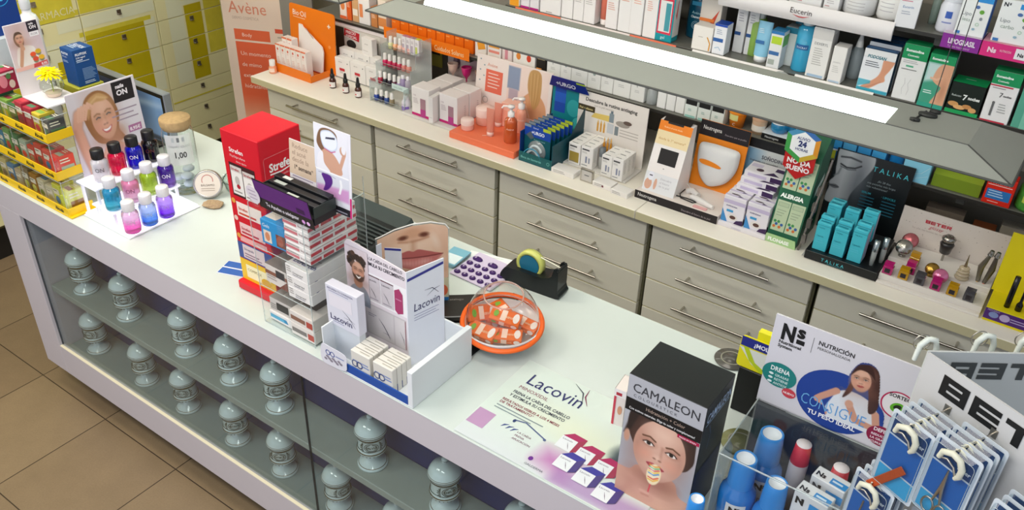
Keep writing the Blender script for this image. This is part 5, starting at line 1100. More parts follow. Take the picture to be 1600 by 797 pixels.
q.ell(F, .063, .05, .015, .012, '#c8404c', .0012); q.text(F, 'NUEVO', .063, .047, .007, '#f8e8e8', 'c', .03, e=.0016)
q.ring(F, .268, .128, .03, .033, '#b81c50', .0008, 36); q.ell(F, .268, .128, .0298, .0298, '#e8e4e4', .0007); q.text(F, 'SORTEO', .268, .145, .012, '#2a2024', 'c', .03, maxw=.042, e=.001)
q.ell(F, .268, .123, .014, .011, '#5fae28', .001, rot=.6); q.ell(F, .268, .124, .008, .0055, '#1c2416', .0012, rot=.6)
q.ell(F, .258, .04, .029, .025, '#8f1c44', .001); q.text(F, 'DEFINE', .24, .05, .0125, '#f4e8ec', bold=.03, maxw=.036, e=.0013)
for k, s in enumerate(('REDUCE', 'LA GRASA', 'ACUMULADA')): q.text(F, s, .238, .038 - .0095 * k, .0075, '#f0dce4', bold=.03, maxw=.038, e=.0013)
q.build('poster', t)
BL = mat('#1a78c8', .2, coat=.4, var=.0); BL2 = mat('#2c8ad8', .3)
def blue_bottle(label, x, y, z, s=1.):
    t = thing('diet_drink_bottle', label, 'bottle', (x, y, z), .3, 'blue diet drink bottles in the clear display'); t.scale = (s, s, s)
    q = MB(); q.lathe([(0, 0), (.032, 0), (.036, .004), (.0365, .095), (.034, .108), (.0265, .12), (.024, .126)], BL, 32); wq = lambda a, b_, e: ((.0368 + e) * math.sin(a / .0368), -(.0368 + e) * math.cos(a / .0368), b_)
    vs = [wq(-.02 + .04 * i / 8, y_, .0002) for i in range(9) for y_ in (.02, .095)]; q.add(vs, [(2 * i, 2 * i + 2, 2 * i + 3, 2 * i + 1) for i in range(8)], paper('#dfe2e4'))
    q.text(I4(), 'N', -.013, .073, .021, '#141618', 'l', .05, e=.0008, wrap=wq); q.text(I4(), 's', .003, .08, .016, '#141618', 'l', .04, e=.0008, wrap=wq); q.text(I4(), 'Lipo', 0, .045, .015, '#4a4e54', 'c', e=.0008, wrap=wq); q.text(I4(), 'drena', 0, .031, .013, '#5a5e64', 'c', e=.0008, wrap=wq); q.build('bottle_body', t)
    q = MB(); q.lathe([(.0255, .124), (.0258, .135), (.0245, .165), (.0225, .19), (.021, .192), (.018, .19), (.016, .181), (0, .181)], [BL2] * 4 + [BL2, mat('#e8ecf0', .5), mat('#e8ecf0', .5)], 32); q.build('cap', t, label='blue cup shaped cap')
blue_bottle('tall blue bottle at the left front of the acrylic nutrition display', -.317, 1.345, Z + .0065, 1.06)
blue_bottle('blue bottle standing at the back left of the acrylic nutrition display', -.298, 1.438, Z + .0065, 1.10)
blue_bottle('blue bottle with a white cap centre, foremost in the acrylic nutrition display', -.243, 1.336, Z + .0065, .97)
blue_bottle('blue bottle half hidden at the bottom left of the nutrition display', -.37, 1.25, Z + .0005, .72)
for i, (x, y, h_, lb) in enumerate(((-.170, 1.345, .195, 'white and blue less box in front in the acrylic display'), (-.155, 1.392, .205, 'white and blue box behind the front one in the acrylic display'), (-.115, 1.33, .17, 'white box at the right in the acrylic display'))):
    carton('diet_product_box', lb, 'box', .07, .035, h_, (x, y, Z + .0065), -.15, '#dde0e2', {'F': [('t', 'N', .08, .84, .12, '#15181c', {'b': .05}), ('t', 's', .24, .88, .09, '#15181c', {'b': .04}), ('r', .5, .82, .5, .1, '#2a8cd0'), ('t', 'less', .1, .66, .1, '#b8bcc0'), ('l', .1, .6, .6, 3, '#b0b4ba')], 'T': [('r', .5, .1, .48, .5, '#2a8cd0'), ('t', 'Ns', .06, .2, .5, '#15181c', {'b': .04}), ('r', .55, .3, .3, .15, '#cfe4f4')]}, 'white and blue boxes in the clear display')
for i, (x, y) in enumerate(((-.235, 1.46), (-.15, 1.44))):
    q, fin = solid('salt_cone', 'red and white conical packet at the back of the clear nutrition display, %s one' % ('left', 'right')[i], 'packet', 'red and white packets', loc=(x, y, Z + .0065)); q.lathe([(0, 0), (.018, 0), (.02, .15), (.016, .2), (0, .2)], [mat('#e8e0e0', .5), mat('#e8e0e0', .5), mat('#c8303c', .4), mat('#e8e0e0', .5)], 16); fin()
# ---- manicure tool stand with hanging blister packs
TX, TY, TZ = -.067, 1.30, 1.586
t = thing('manicure_stand', 'white two sided stand with black block letters and hooks for manicure tools', 'display stand', (TX, TY, Z))
HW = mat('#c9c9c8', .4); q = MB()
F = frame((0, 0, 0), (math.cos(-.45), math.sin(-.45), 0), (0, 0, 1)); q.prism([(0, .002), (.36, .002), (.36, TZ - Z), (0, TZ - Z)], .004, HW, F)
e_ = .0006
def blk(x, y, s):   # heavy squared capitals drawn as shapes, x y lower left, s height
    K = ink('#141414'); w_ = s * 1.15; st = s * .27
    return K, w_, st
def heavy(q, F, word, x, y, s, c_, e=.0008):
    st = s * .26; w_ = s * 1.25; sl = .0
    for ch in word:
        if ch in 'BER': q.rect(F, x, y, st * 1.15, s, c_, e)
        if ch in 'BE':
            for k in range(3): q.rect(F, x, y + k * (s - st) / 2, w_, st, c_, e + .0001)
            if ch == 'B': q.rect(F, x + w_ - st * 1.1, y + .1 * s, st * 1.1, s * .33, c_, e + .0002); q.rect(F, x + w_ - st * 1.1, y + .56 * s, st * 1.1, s * .33, c_, e + .0002)
        if ch == 'R':
            q.rect(F, x, y + s - st, w_, st, c_, e + .0001); q.rect(F, x, y + s * .33, w_, st, c_, e + .0001); q.rect(F, x + w_ - st * 1.1, y + s * .4, st * 1.1, s * .52, c_, e + .0002)
            q.sheet([(x + w_ * .45, y + s * .35, e + .0002), (x + w_ * .72, y, e + .0002), (x + w_, y, e + .0002), (x + w_ * .75, y + s * .35, e + .0002)], c_, F)
        if ch == 'T': q.rect(F, x, y + s - st, w_, st, c_, e); q.rect(F, x + w_ / 2 - st * .65, y, st * 1.3, s, c_, e + .0001)
        x += w_ * 1.17
heavy(q, F, 'BETER', .038, TZ - Z - .054, .038, ink('#141414'))
q.build('front_panel', t)
q = MB(); F2 = frame((0, .003, 0), (math.cos(.62), math.sin(.62), 0), (0, 0, 1)); q.prism([(0, .002), (.34, .002), (.34, TZ - Z), (0, TZ - Z)], .004, mat('#c2c6c5', .4), F2)
F3 = F2 @ Matrix(((-1, 0, 0, .285), (0, 1, 0, 0), (0, 0, 1, 0), (0, 0, 0, 1))); heavy(q, F3, 'BETER', .0, TZ - Z - .054, .034, ink('#3a3e3e')); q.build('rear_panel', t)
q = MB(); q.box(-.01, -.16, 0, .34, .2, .004, HW, b=.001); q.build('base', t)
hd = Vector((math.cos(-.45), math.sin(-.45), 0)); hn = Vector((math.sin(-.45), -math.cos(-.45), 0))
hooks = [(.062, 1.515), (.14, 1.53), (.25, 1.495), (.035, 1.36), (.135, 1.355), (.24, 1.365)]
for i, (u_, z_) in enumerate(hooks):
    q = MB(); p0 = hd * u_ + Vector((0, 0, z_ - Z))
    q.tube([p0 + hn * .0002, p0 + hn * .085, p0 + hn * .089 + Vector((0, 0, .006))], .0016, STEEL, 6); q.box(-.006, -.0005, -.008, .006, .0005, .008, STEEL, T=Matrix.Translation(p0 + hn * .0008) @ Matrix.Rotation(-.45, 4, 'Z')); q.build('hook', t)
BLU = '#1560ac'; DBL = '#123f72'; CYB = '#38a4d4'
def blister(label, kind, u_, z_, off):
    """a hanging pack: printed card, clear shell, tool; origin at the hanging hole"""
    p = hd * u_ + hn * off + Vector((TX, TY, z_))
    t = thing('manicure_pack', label, 'blister pack', p, -.45, 'blue manicure packs on the white stand')
    W_h, H_h = .036, .14
    q = MB(); F = frame((-W_h, 0, -.125), (1, 0, 0), (0, 0, 1)); q.prism(rrect(0, 0, 2 * W_h, H_h, .005), .001, paper('#cdd6de'), F)
    q.rect(F, .006, .098, .06, .036, DBL); q.rect(F, .006, .040, .06, .055, BLU); q.rect(F, .006, .005, .06, .032, CYB); q.text(F, 'beter', .042, .106, .010, '#e8f0f6', bold=.02, e=.0008, maxw=.02); q.build('card', t)
    q = MB(); SH = clear('#eef4f8', 1.6, .06); pts = rrect(-W_h + .002, -.12, 2 * W_h - .004, H_h - .01, .007)
    q.add([(a, -.001, b_) for a, b_ in pts] + [(a * .93, -.009, (b_ + .055) * .95 - .055) for a, b_ in pts], [(i, (i + 1) % len(pts), (i + 1) % len(pts) + len(pts), i + len(pts)) for i in range(len(pts))] + [tuple(range(len(pts), 2 * len(pts)))], SH)
    q.tube([(a * .93, -.009, (b_ + .055) * .95 - .055) for a, b_ in pts], .0007, ACE, 4, closed=True); q.build('clear_shell', t)
    q = MB()
    wc = mat('#d8d8c4', .35)   # white clip round the hook
    q.tube([(-.018, -.012, -.012), (-.014, -.014, .002), (0, -.015, .010), (.012, -.014, .006), (.018, -.013, -.006), (.017, -.012, -.02), (.012, -.011, -.028)], [.0035, .0045, .005, .005, .005, .0045, .003], wc, 8)
    q.tube([(-.018, -.011, -.012), (-.006, -.012, -.006), (.006, -.012, -.012), (.012, -.011, -.026)], .0018, STEEL, 6); q.build('security_clip', t, label='white security clip')
    q = MB()
    if kind == 'file': q.box(-.0065, -.008, -.115, .0065, -.0055, -.03, mat('#b84a1c', .6, var=.15, scale=300), T=Matrix.Rotation(.55, 4, 'Y') @ Matrix.Translation((.045, 0, -.02)), b=.001)
    elif kind == 'scissors':
        for s_ in (-1, 1):
            q.tube([(.0, -.0075, -.025), (.001 * s_, -.0075, -.06), (s_ * .006, -.0075, -.088)], [.0012, .003, .0018], STEEL, 6)
            q.tube([(s_ * .010 + .009 * math.cos(a), -.0075, -.101 + .013 * math.sin(a)) for a in [2 * PI * k / 14 for k in range(14)]], .0017, STEEL, 6, closed=True)
    else:
        q.tube([(-.004, -.0075, -.03), (-.006, -.0075, -.06), (-.012, -.0075, -.1), (-.006, -.0075, -.115), (.002, -.0075, -.1), (.0, -.0075, -.06), (-.004, -.0075, -.03)], .0016, STEEL, 6)
    q.build('tool', t, label={'file': 'orange emery board', 'scissors': 'small steel scissors'}.get(kind, 'steel tweezers')); return t
kinds = {0: 'file', 1: 'scissors', 2: 'tweezers', 3: 'tweezers', 4: 'tweezers', 5: 'scissors'}
plc = ['upper left', 'upper middle', 'upper right', 'lower left', 'lower middle', 'lower right']
for i, (u_, z_) in enumerate(hooks):
    n_ = (4, 4, 3, 3, 2, 2)[i]
    for k in range(n_):
        blister('blue manicure pack with %s, %s from the front on the %s hook' % ({'file': 'orange file', 'scissors': 'scissors', 'tweezers': 'tweezers'}[kinds[i]], ordn[k], plc[i]), kinds[i], u_ + .002 * (k % 2), z_ - .012, .078 - .0185 * k).scale = (1.1, 1, 1.1)
# packs on the far side, only their white clips and rings show above the header
for i, (x, y) in enumerate(((.0, .03), (.075, .10), (.135, .145))):
    t = thing('hanging_ring', 'white clip with a steel ring showing above the header, %s one' % ('left', 'middle', 'right')[i], 'clip', (TX + x - .008, TY + y + .006, TZ - .012), .6, 'white clips behind the header')
    q = MB(); q.tube([(-.012, 0, -.03), (-.01, 0, .0), (0, 0, .014), (.012, 0, .012), (.018, 0, -.004), (.019, 0, -.03)], [.004, .005, .0055, .0055, .005, .004], mat('#dfe6de', .35), 8); q.build('clip', t)
    q = MB(); q.tube([(-.008 + .014 * math.cos(a), .001, .006 + .015 * math.sin(a)) for a in [2 * PI * k / 18 for k in range(18)]], .0012, STEEL, 6, closed=True); q.build('ring', t)
# ================================================================ DISPLAYS ON THE BACK WORKTOP
B0 = .9505
def bottle(name, label, cat, x, y, z, body, bm, cap, cm, group=None, rz=0, n=20, printf=None, parts=('bottle_body', 'cap')):
    t = thing(name, label, cat, (x, y, z), rz, group)
    q = MB(); q.lathe(body, bm, n)
    if printf: printf(q)
    q.build(parts[0], t)
    q = MB(); q.lathe(cap, cm, n); q.build(parts[1], t); return t
def cyltext(q, r, s, y, size, c, bold=0., a=0.):
    q.text(I4(), s, a * r, y, size, c, 'c', bold, maxw=r * 1.7, e=.0006, wrap=lambda X, Y, e: ((r + e) * math.sin(X / r), -(r + e) * math.cos(X / r), Y))
def cylband(q, r, z0, z1, c, a0=-1.3, a1=1.3, n=10):
    vs = [((r + .0003) * math.sin(a0 + (a1 - a0) * i / n), -(r + .0003) * math.cos(a0 + (a1 - a0) * i / n), z) for i in range(n + 1) for z in (z0, z1)]
    q.add(vs, [(2 * i, 2 * i + 2, 2 * i + 3, 2 * i + 1) for i in range(n)], c, True)
# standing banner in the corner
q, fin = solid('floor_banner', 'tall cream and orange cardboard advert standing in the corner by the drawers', 'banner', loc=(-3.62, 2.69, 0), rz=.42)
F = frame((0, 0, .12), (1, 0, 0), (0, 0, 1)); q.prism([(0, 0), (.40, 0), (.40, 1.6), (0, 1.6)], .012, paper('#e4cfbe'), F)
q.box(-.02, -.0, 0, .42, .10, .12, mat('#c8b8a4', .5)); 
q.text(F, 'Avène', .035, .985, .085, '#d8866c', maxw=.2); q.text(F, 'EAU THERMALE', .04, 1.08, .028, '#c8a898', maxw=.16); q.text(F, 'DERMO COSMÉTICA', .05, .955, .02, '#b8a090', maxw=.14)
P = Paint(30, 60, .23, .42, '#e2623c'); P.grad('#ecc4a8', 1, .14, -.04, 1.); q.pic(F, .05, .42, .23, .42, P.a); q.rect(F, .05, .85, .19, .055, '#e0663e', .0006); q.text(F, 'Body', .09, .868, .026, '#f6dccc', e=.001)
for k, s in enumerate(('Un momento', 'de mimo', 'extraordinario', 'hidratante!')): q.text(F, s, .07, .77 - .058 * k, .03, '#f6d8c8', e=.001, maxw=.19)
q.rect(F, .27, .90, .11, .022, '#d8563a', .0006); q.rect(F, .28, .875, .08, .008, '#b8a898', .0006)
for k in range(4): q.rect(F, .06, .34 - .03 * k, .16 - .03 * (k % 2), .005, '#a89888', .0006)
q.rect(F, .0, .02, .2, .18, '#d2c2b0', .0005); fin()
q, fin = solid('glass_screen', 'grey reflective panel standing behind the cream corner advert', 'panel', loc=(-3.12, 2.86, 0), rz=.2); q.box(-.22, 0, .0, -.03, .01, 1.3, mat('#8a8680', .2)); fin()
# 1 small bottle, 2 body oil display
OR = mat('#ee7a12', .4)
bottle('oil_bottle', 'small orange oil bottle with a white cap at the worktop corner', 'bottle', -3.118, 2.55, B0, [(0, 0), (.017, 0), (.018, .003), (.018, .03), (.011, .038)], [mat('#f0a078', .15, coat=.5)] * 4, [(.0135, .036), (.0135, .062), (0, .063)], mat('#eeeae6', .4), printf=lambda q: cylband(q, .018, .008, .026, '#f4d8c8'))
t = thing('oil_display', 'orange body oil cardboard display with a tall back card', 'display', (-3.01, 2.63, B0), -.02)
q = MB(); q.box(-.125, -.06, 0, .125, .07, .004, OR); q.box(-.125, -.06, .0041, .125, -.057, .042, OR); q.box(-.125, -.0569, .0041, -.122, .07, .05, OR); q.box(.122, -.0569, .0041, .125, .07, .03, OR); q.box(.0, .04, .0041, .122, .069, .008, mat('#b83018', .5)); q.build('tray', t)
q = MB(); F = frame((-.15, .072, 0), (1, 0, 0), (0, .06, 1)); q.prism(rrect(0, 0, .30, .285, .015), .004, OR, F)
q.text(F, 'Bio·Oil', .022, .235, .036, '#fbeee0', maxw=.09); q.rect(F, .025, .225, .08, .0025, '#f8d8b8'); q.rect(F, .252, .222, .02, .005, '#fbeee0'); q.rect(F, .2595, .2145, .005, .02, '#fbeee0', .0006); q.ell(F, .262, .13, .008, .008, '#f8a058'); q.build('back_card', t)
for i in range(8):
    if i < 6: x, y = -3.112 + .0345 * i, 2.606
    else: x, y = -3.11 + .036 * (i - 6), 2.652
    carton('oil_box', 'slim white body oil box, %s' % ('%s from the left in the front of the orange display' % ordn[i] if i < 6 else '%s in the back row of the orange display' % ordn[i - 6]), 'box', .032, .038, .125 + (.02 if i > 5 else 0), (x, y - .002 * i * .4, B0 + .0045), -.02, '#f2e8e2',
           {'F': [('r', 0, .96, 1, .04, '#e8703c'), ('e', .5, .82, .16, .05, '#e0684c'), ('t', 'Bio', .3, .70, .06, '#e89070'), ('l', .2, .5, .6, 4, '#e0c0b4', .06)], 'T': [('r', 0, .0, 1, .1, '#e8703c')]}, 'white boxes in the orange display')
q, fin = solid('oil_leaflet', 'oblique white packet standing among the boxes in the orange display', 'packet', loc=(-3.01, 2.676, B0 + .0062), rz=-.03); F = frame((-.07, 0, 0), (1, 0, 0), (0, .1, 1)); q.prism([(0, 0), (.16, 0), (.165, .10), (.155, .125), (.03, .19), (.02, .20), (0, .20)], .006, paper('#f2ece8'), F); q.curve(F, [(.05, .19), (.08, .165), (.1, .15)], .004, '#a89890'); fin()
# 3 droppers
for i, (x, y) in enumerate(((-2.776, 2.597), (-2.69, 2.592), (-2.612, 2.590))):
    q_ = lambda q: (cylband(q, .0155, .006, .03, '#f2ece8'), cylband(q, .0157, .012, .018, '#c83038', -.6, .0), cyltext(q, .0158, 'serum', .022, .006, '#6a6a6a'))
    bottle('dropper_bottle', 'brown dropper bottle with a black bulb, %s of three on the worktop' % ('left', 'middle', 'right')[i], 'bottle', x, y, B0, [(0, 0), (.0145, 0), (.0155, .002), (.0155, .035), (.012, .043), (.008, .047), (.008, .05)], mat('#4a1f14', .12, coat=.5), [(.0095, .046), (.0105, .05), (.0105, .062), (.007, .064), (.007, .07), (.0055, .086), (.003, .09), (0, .0905)], mat('#161414', .4), 'brown dropper bottles', .2, printf=q_)
q, fin = solid('acrylic_riser', 'low clear acrylic platform under the dropper bottles cartons', 'riser', loc=(-2.68, 2.72, B0)); q.box(-.19, -.02, 0, .13, .1, .006, clear('#f0f0ec', 1, .05, solid=.3)); fin()
WB = '#eeeae6'
for i in range(6):
    r_, k = divmod(i, 3)
    carton('serum_carton', 'wide white serum carton with a red tag, %s from the left in the %s row' % (ordn[k], ('front', 'back')[r_]), 'box', .094, .036, .092 + .03 * r_, (-2.812 + .0955 * k - .01 * r_, 2.716 + .042 * r_, B0 + .0062), -.02, WB,
           {'F': [('t', 'serum', .25, .78, .1, '#8a8684'), ('e', .85, .8, .03, .03, '#3a3a3c'), ('r', .3, .36, .35, .14, '#c8303c'), ('l', .3, .3, .3, 2, '#b8b4b0', .06)]}, 'white serum cartons')
carton('serum_carton', 'white upright serum carton on top of the back row by the price poster', 'box', .07, .03, .075, (-2.70, 2.765, B0 + .1285), -.1, '#f0ecea', {'F': [('t', 'serum', .3, .6, .12, '#8a8684'), ('r', .1, .2, .5, .03, '#c8c4c0')]})
q, fin = solid('price_poster', 'magazine style poster headed PRECIO ESPECIAL in red behind the serum cartons', 'poster', loc=(-2.95, 2.80, B0)); F = frame((0, 0, 0), (1, 0, 0), (0, .02, 1)); q.prism([(0, 0), (.36, 0), (.36, .225), (0, .225)], .003, paper('#c8c0b8'), F)
q.rect(F, 0, .205, .36, .02, '#e8e0e2'); q.rect(F, .06, .04, .22, .16, '#d8d4ce', .0006); q.sheet([(.055, .165, .0009), (.15, .15, .0009), (.155, .19, .0009), (.06, .2, .0009)], ink('#c02430'), F); q.text(F, 'PRECIO', .068, .178, .019, '#f8e8e8', bold=.03, e=.0013, maxw=.075); q.text(F, 'ESPECIAL', .068, .16, .017, '#f8e8e8', bold=.03, e=.0013, maxw=.075)
q.rect(F, .0, .0, .055, .2, '#3a342c', .0006); q.ell(F, .1, .13, .03, .02, '#2c2a2a', .0008); q.rect(F, .17, .05, .1, .12, '#a8a49c', .0008); fin()
# 5 nail polish rack
t = thing('polish_rack', 'four tier clear acrylic rack of nail polish bottles', 'rack', (-2.44, 2.68, B0), -.02)
TR_ = [(.0, -.085, .004), (.07, -.055, .0), (.14, -.02, .0), (.205, .02, .0)]
q = MB()
for sx in (-.1, .1): q = MB(); q.prism([(-.09, 0), (.09, 0), (.09, .28), (.03, .28), (.03, .235), (-.01, .235), (-.01, .168), (-.045, .168), (-.045, .098), (-.09, .098)], .0025, ACR, frame((sx, 0, 0), (0, 1, 0), (0, 0, 1)), ACE); edge(q, (sx, -.09, 0), (sx, -.09, .098), (sx, -.045, .098)); q.build('side_sheet', t)
for (z_, y_, _) in TR_:
    q = MB(); q.box(-.098, y_, z_, .099, y_ + .04, z_ + .0025, ACR); q.box(-.098, y_ - .002, z_, .099, y_, z_ + .018, ACR); edge(q, (-.098, y_ - .001, z_ + .018), (.098, y_ - .001, z_ + .018), r=.0012); q.build('tier', t)
q = MB(); q.box(-.1, .088, 0, .1, .0905, .26, mat('#d8d4d0', .3)); q.build('back_sheet', t); q = MB(); q.box(.002, -.06, .075, .098, -.057, .098, mat('#c8dcd8', .3)); q.text(frame((.01, -.0602, .08), (1, 0, 0), (0, 0, 1)), 'NAIL CARE', .004, .003, .01, '#7a9a94', maxw=.07); q.build('name_plate', t)
def polish(label, x, y, z, c_, cp='#ece8e4'):
    bottle('nail_polish', label, 'nail polish', x, y, z, [(0, 0), (.0105, 0), (.012, .002), (.012, .022), (.007, .027)], mat(c_, .1, coat=.6), [(.0078, .026), (.0075, .052), (.006, .054), (0, .054)], mat(cp, .3), 'nail polish bottles in the clear rack', n=12)
tiercol = [['#1c3f9c', '#16204a', '#2a4a8c', '#8a7a5c'], ['#a81838', '#1a1420', '#241a2c', '#5a1c38', '#9a8cb0'], ['#d01458', '#c80f50', '#b81848', '#c02850', '#d87c74', '#e09080'], ['#d8d8a0', '#e8a878', '#f0c8b8', '#f0b8ac', '#e8b0a8']]
tn = ['bottom', 'second', 'third', 'top']
for k, cs in enumerate(tiercol):
    for i, c_ in enumerate(cs):
        xl = -.085 + (.03 if k == 0 else .027) * i
        polish('nail polish bottle, %s from the left on the %s tier of the clear rack' % (ordn[i], tn[k]), -2.44 + xl, 2.68 + TR_[k][1] + .018, B0 + TR_[k][0] + .003, c_)
for i, c_ in enumerate(('#b87a94', '#c87088', '#a88a9c', '#c8d040')):
    carton('polish_box', 'small box with a %s top, %s on the top tier of the polish rack' % (('mauve', 'rose', 'grey', 'lime green')[i], ordn[i]), 'box', .022, .022, .072, (-2.44 - .002 + .0245 * i + .0, 2.68 + .04, B0 + .2085), 0, '#e8e2e4', {'F': [('r', .1, .1, .5, .45, '#b8a8b8' if i < 3 else '#c8d070'), ('l', .2, .8, .6, 3, '#a89ca4', .06)], 'T': [('r', 0, 0, 1, 1, c_)]}, 'small boxes in the nail rack')
for i, (x, c_) in enumerate(((-2.40, '#c8b8dc'), (-2.372, '#d8d0dc'))): bottle('remover_bottle', 'pale lilac remover bottle inside the lower right of the clear rack, %s one' % ('left', 'right')[i], 'bottle', x, 2.65, B0 + .0735, [(0, 0), (.012, 0), (.013, .002), (.013, .04), (.007, .048)], clear(c_, 1, .05, solid=.6), [(.008, .047), (.008, .062), (0, .062)], mat('#e4e0e4', .35), 'lilac remover bottles', n=14)
bottle('remover_bottle', 'white bottle with a violet label at the right foot of the nail polish rack', 'bottle', -2.352, 2.612, B0 + .0, [(0, 0), (.018, 0), (.020, .003), (.020, .042), (.013, .052), (.012, .055)], mat('#e4e0ea', .25), [(.0125, .054), (.0125, .064), (0, .065)], mat('#e8e6ea', .35), n=18, printf=lambda q: (cylband(q, .020, .006, .024, '#8a6ac0'), cyltext(q, .0203, 'remover', .03, .008, '#6a5a8c')))
# 6 intimate care boxes
def cupbox(label, x, y, rz, w=.096, d=.075, h=.125, z=B0):
    carton('care_box', label, 'box', w, d, h, (x, y, z), rz, '#eee8e6', {'F': [('r', 0, 0, 1, .09, '#c81c74'), ('r', .5, .1, .3, .55, '#a8808c'), ('r', .5, 0, .3, .28, '#b83c88'), ('t', 'cup', .1, .7, .09, '#b8a8ac'), ('l', .1, .6, .3, 4, '#c8bcbc', .05)], 'R': [('r', 0, 0, 1, .06, '#c81c74'), ('l', .6, .6, .15, 6, '#c8c0c0', .07)]}, 'white and pink care boxes')
carton('acrylic_plinth', 'low clear plinth under the white and pink care boxes', 'plinth', .30, .12, .012, (-2.19, 2.625, B0), -.02, '#d8d4ce')
for i, (x, y, rz) in enumerate(((-2.242, 2.615, -.02), (-2.242, 2.693, -.02), (-2.243, 2.771, -.02), (-2.105, 2.63, -.03), (-2.10, 2.709, -.03))):
    cupbox(['foremost white and pink care box of the left row', 'middle white and pink care box of the left row', 'last white and pink care box of the left row', 'front white and pink care box of the right row', 'rear white and pink care box of the right row'][i], x, y, rz, z=B0 + .0125 if i not in (1, 2, 4) else B0 + (.0125 if i == 4 else 0))
carton('care_box', 'narrow white box standing in front between the two care box rows', 'box', .022, .075, .112, (-2.172, 2.592, B0 + .0125), .1, '#e8e4e2', {'F': [('r', .2, .2, .6, .02, '#c8c0c0')]})
# 7 cups on a stand
carton('cup_stand', 'white cardboard stand that carries three menstrual cups', 'stand', .21, .05, .10, (-2.02 - .2, 2.84, B0), 0, '#ddd6d2', {'F': [('r', .1, .1, .8, .2, '#c8b8b8')]})
q, fin = solid('cup_poster', 'pale poster with a purple top edge behind the three cups', 'poster', loc=(-2.33, 2.87, B0 + .08)); F = frame((0, 0, 0), (1, 0, 0), (0, 0, 1)); q.prism([(0, 0), (.24, 0), (.24, .145), (0, .145)], .003, paper('#cfc0bc'), F); q.rect(F, 0, .13, .24, .015, '#9a1c60'); q.ell(F, .05, .08, .02, .03, '#8a7480'); q.ell(F, .06, .09, .008, .02, '#5a4450', .0006); q.rect(F, .12, .06, .07, .05, '#b8a4a4'); fin()
for i, (x, c_) in enumerate(((-2.275, '#d8b8a8'), (-2.20, '#d01874'), (-2.125, '#c8a090'))):
    q, fin = solid('menstrual_cup', ('beige translucent menstrual cup, left of the pink one', 'bright pink menstrual cup on the white stand', 'beige translucent menstrual cup, right of the pink one')[i], 'menstrual cup', 'menstrual cups', loc=(x, 2.835, B0 + .1005))
    q.lathe([(0, 0), (.003, 0), (.0035, .014), (.008, .022), (.017, .034), (.021, .05), (.0225, .062), (.024, .066), (.021, .0665), (.019, .05), (.014, .036), (0, .026)], mat(c_, .3, coat=.2), 24); fin()
q, fin = solid('paper_box', 'olive and dark box wall seen between nail rack and cup poster', 'box', loc=(-2.40, 2.90, B0)); q.box(-.1, -.02, 0, .06, .05, .2, mat('#4c463c', .5)); q.box(-.07, -.024, .11, .03, -.0201, .2, mat('#8a8436', .4)); q.box(-.06, -.0245, .165, .02, -.0242, .175, mat('#1c1a14', .5)); fin()
# 8 thermal water display
COR = mat('#f07850', .4)
t = thing('skincare_display', 'coral skincare display with a photo of a woman seen from behind', 'display', (-1.89, 2.63, B0))
q = MB(); q.box(-.15, -.115, 0, .17, .12, .028, COR, b=.002); F = frame((-.15, -.115, .028), (1, 0, 0), (0, 1, 0)); q.curve(F, [(.13, .05), (.15, .065), (.145, .085), (.165, .08)], .004, '#f8dccc'); q.curve(F, [(.135, .075), (.15, .06), (.17, .06)], .003, '#f8dccc', .0006); q.build('base', t)
q = MB(); F = frame((-.21, .125, 0), (1, 0, 0), (0, .1, 1)); q.prism([(0, 0), (.375, 0), (.375, .27), (0, .27)], .004, paper('#efe0d8'), F); P = Paint(90, 70, .375, .27, '#f0e4de'); P.grad('#f0b8a0', 1, .1, .0, .9); q.pic(F, .0, .0, .375, .27, P.a)
q.pic(F, .16, .06, .2, .205, pic_back(), e=.0006); q.rect(F, .05, .12, .085, .095, '#e87058', .0008); q.text(F, 'Avène', .055, .228, .02, '#e09a80', e=.001)
for k in range(5): q.rect(F, .062, .198 - .014 * k, .05 + .01 * (k % 2), .004, '#f8dcd0', .0012)
for k in range(5): q.ell(F, .02 + .02 * (k % 2), .25 - .022 * k, .004, .003, '#98a8b0', .0008)
q.ring(F, .055, .085, .012, .014, '#98948c', .0012); q.build('back_card', t)
def cream(label, x, y, z, r_, h_, c1, c2):
    bottle('cream_jar', label, 'jar', x, y, z, [(0, 0), (r_ * .95, 0), (r_, .003), (r_, h_ * .5)], mat(c1, .25, coat=.3), [(r_ * 1.03, h_ * .5), (r_ * 1.03, h_ * .94), (r_ * .97, h_), (0, h_)], mat(c2, .35), n=32, parts=('jar_body', 'lid'))
cream('small pale pink cream jar on the coral display', -1.995, 2.578, B0 + .0285, .026, .044, '#f4c4b4', '#f6dcd2')
cream('large pale pink cream jar on the coral display', -1.975, 2.668, B0 + .0285, .036, .07, '#f2b8a4', '#f6d8cc')
PK = clear('#f6b49c', 1, .05, solid=.55)
for i, (x, y, h_) in enumerate(((-1.885, 2.585, .115), (-1.915, 2.68, .10))):
    t = thing('cream_tube', ('clear pink tube standing in front on the coral display', 'pink tube standing behind on the coral display')[i], 'tube', (x, y, B0 + .0285), .1); q = MB()
    q.add([(-.018, 0, h_), (.018, 0, h_)] + [(.016 * math.cos(a), .013 * math.sin(a), .018) for a in [2 * PI * k / 12 for k in range(12)]], [(0, 2 + k, 2 + (k + 1) % 12) if 3 <= k < 9 else (1, 2 + k, 2 + (k + 1) % 12) for k in range(12)] + [(0, 1, 5), (0, 11, 1)], PK); q.build('tube_body', t)
    q = MB(); q.lathe([(0, 0), (.014, 0), (.0145, .017), (0, .018)], mat('#f2d0c4', .3), 16); q.build('cap', t)
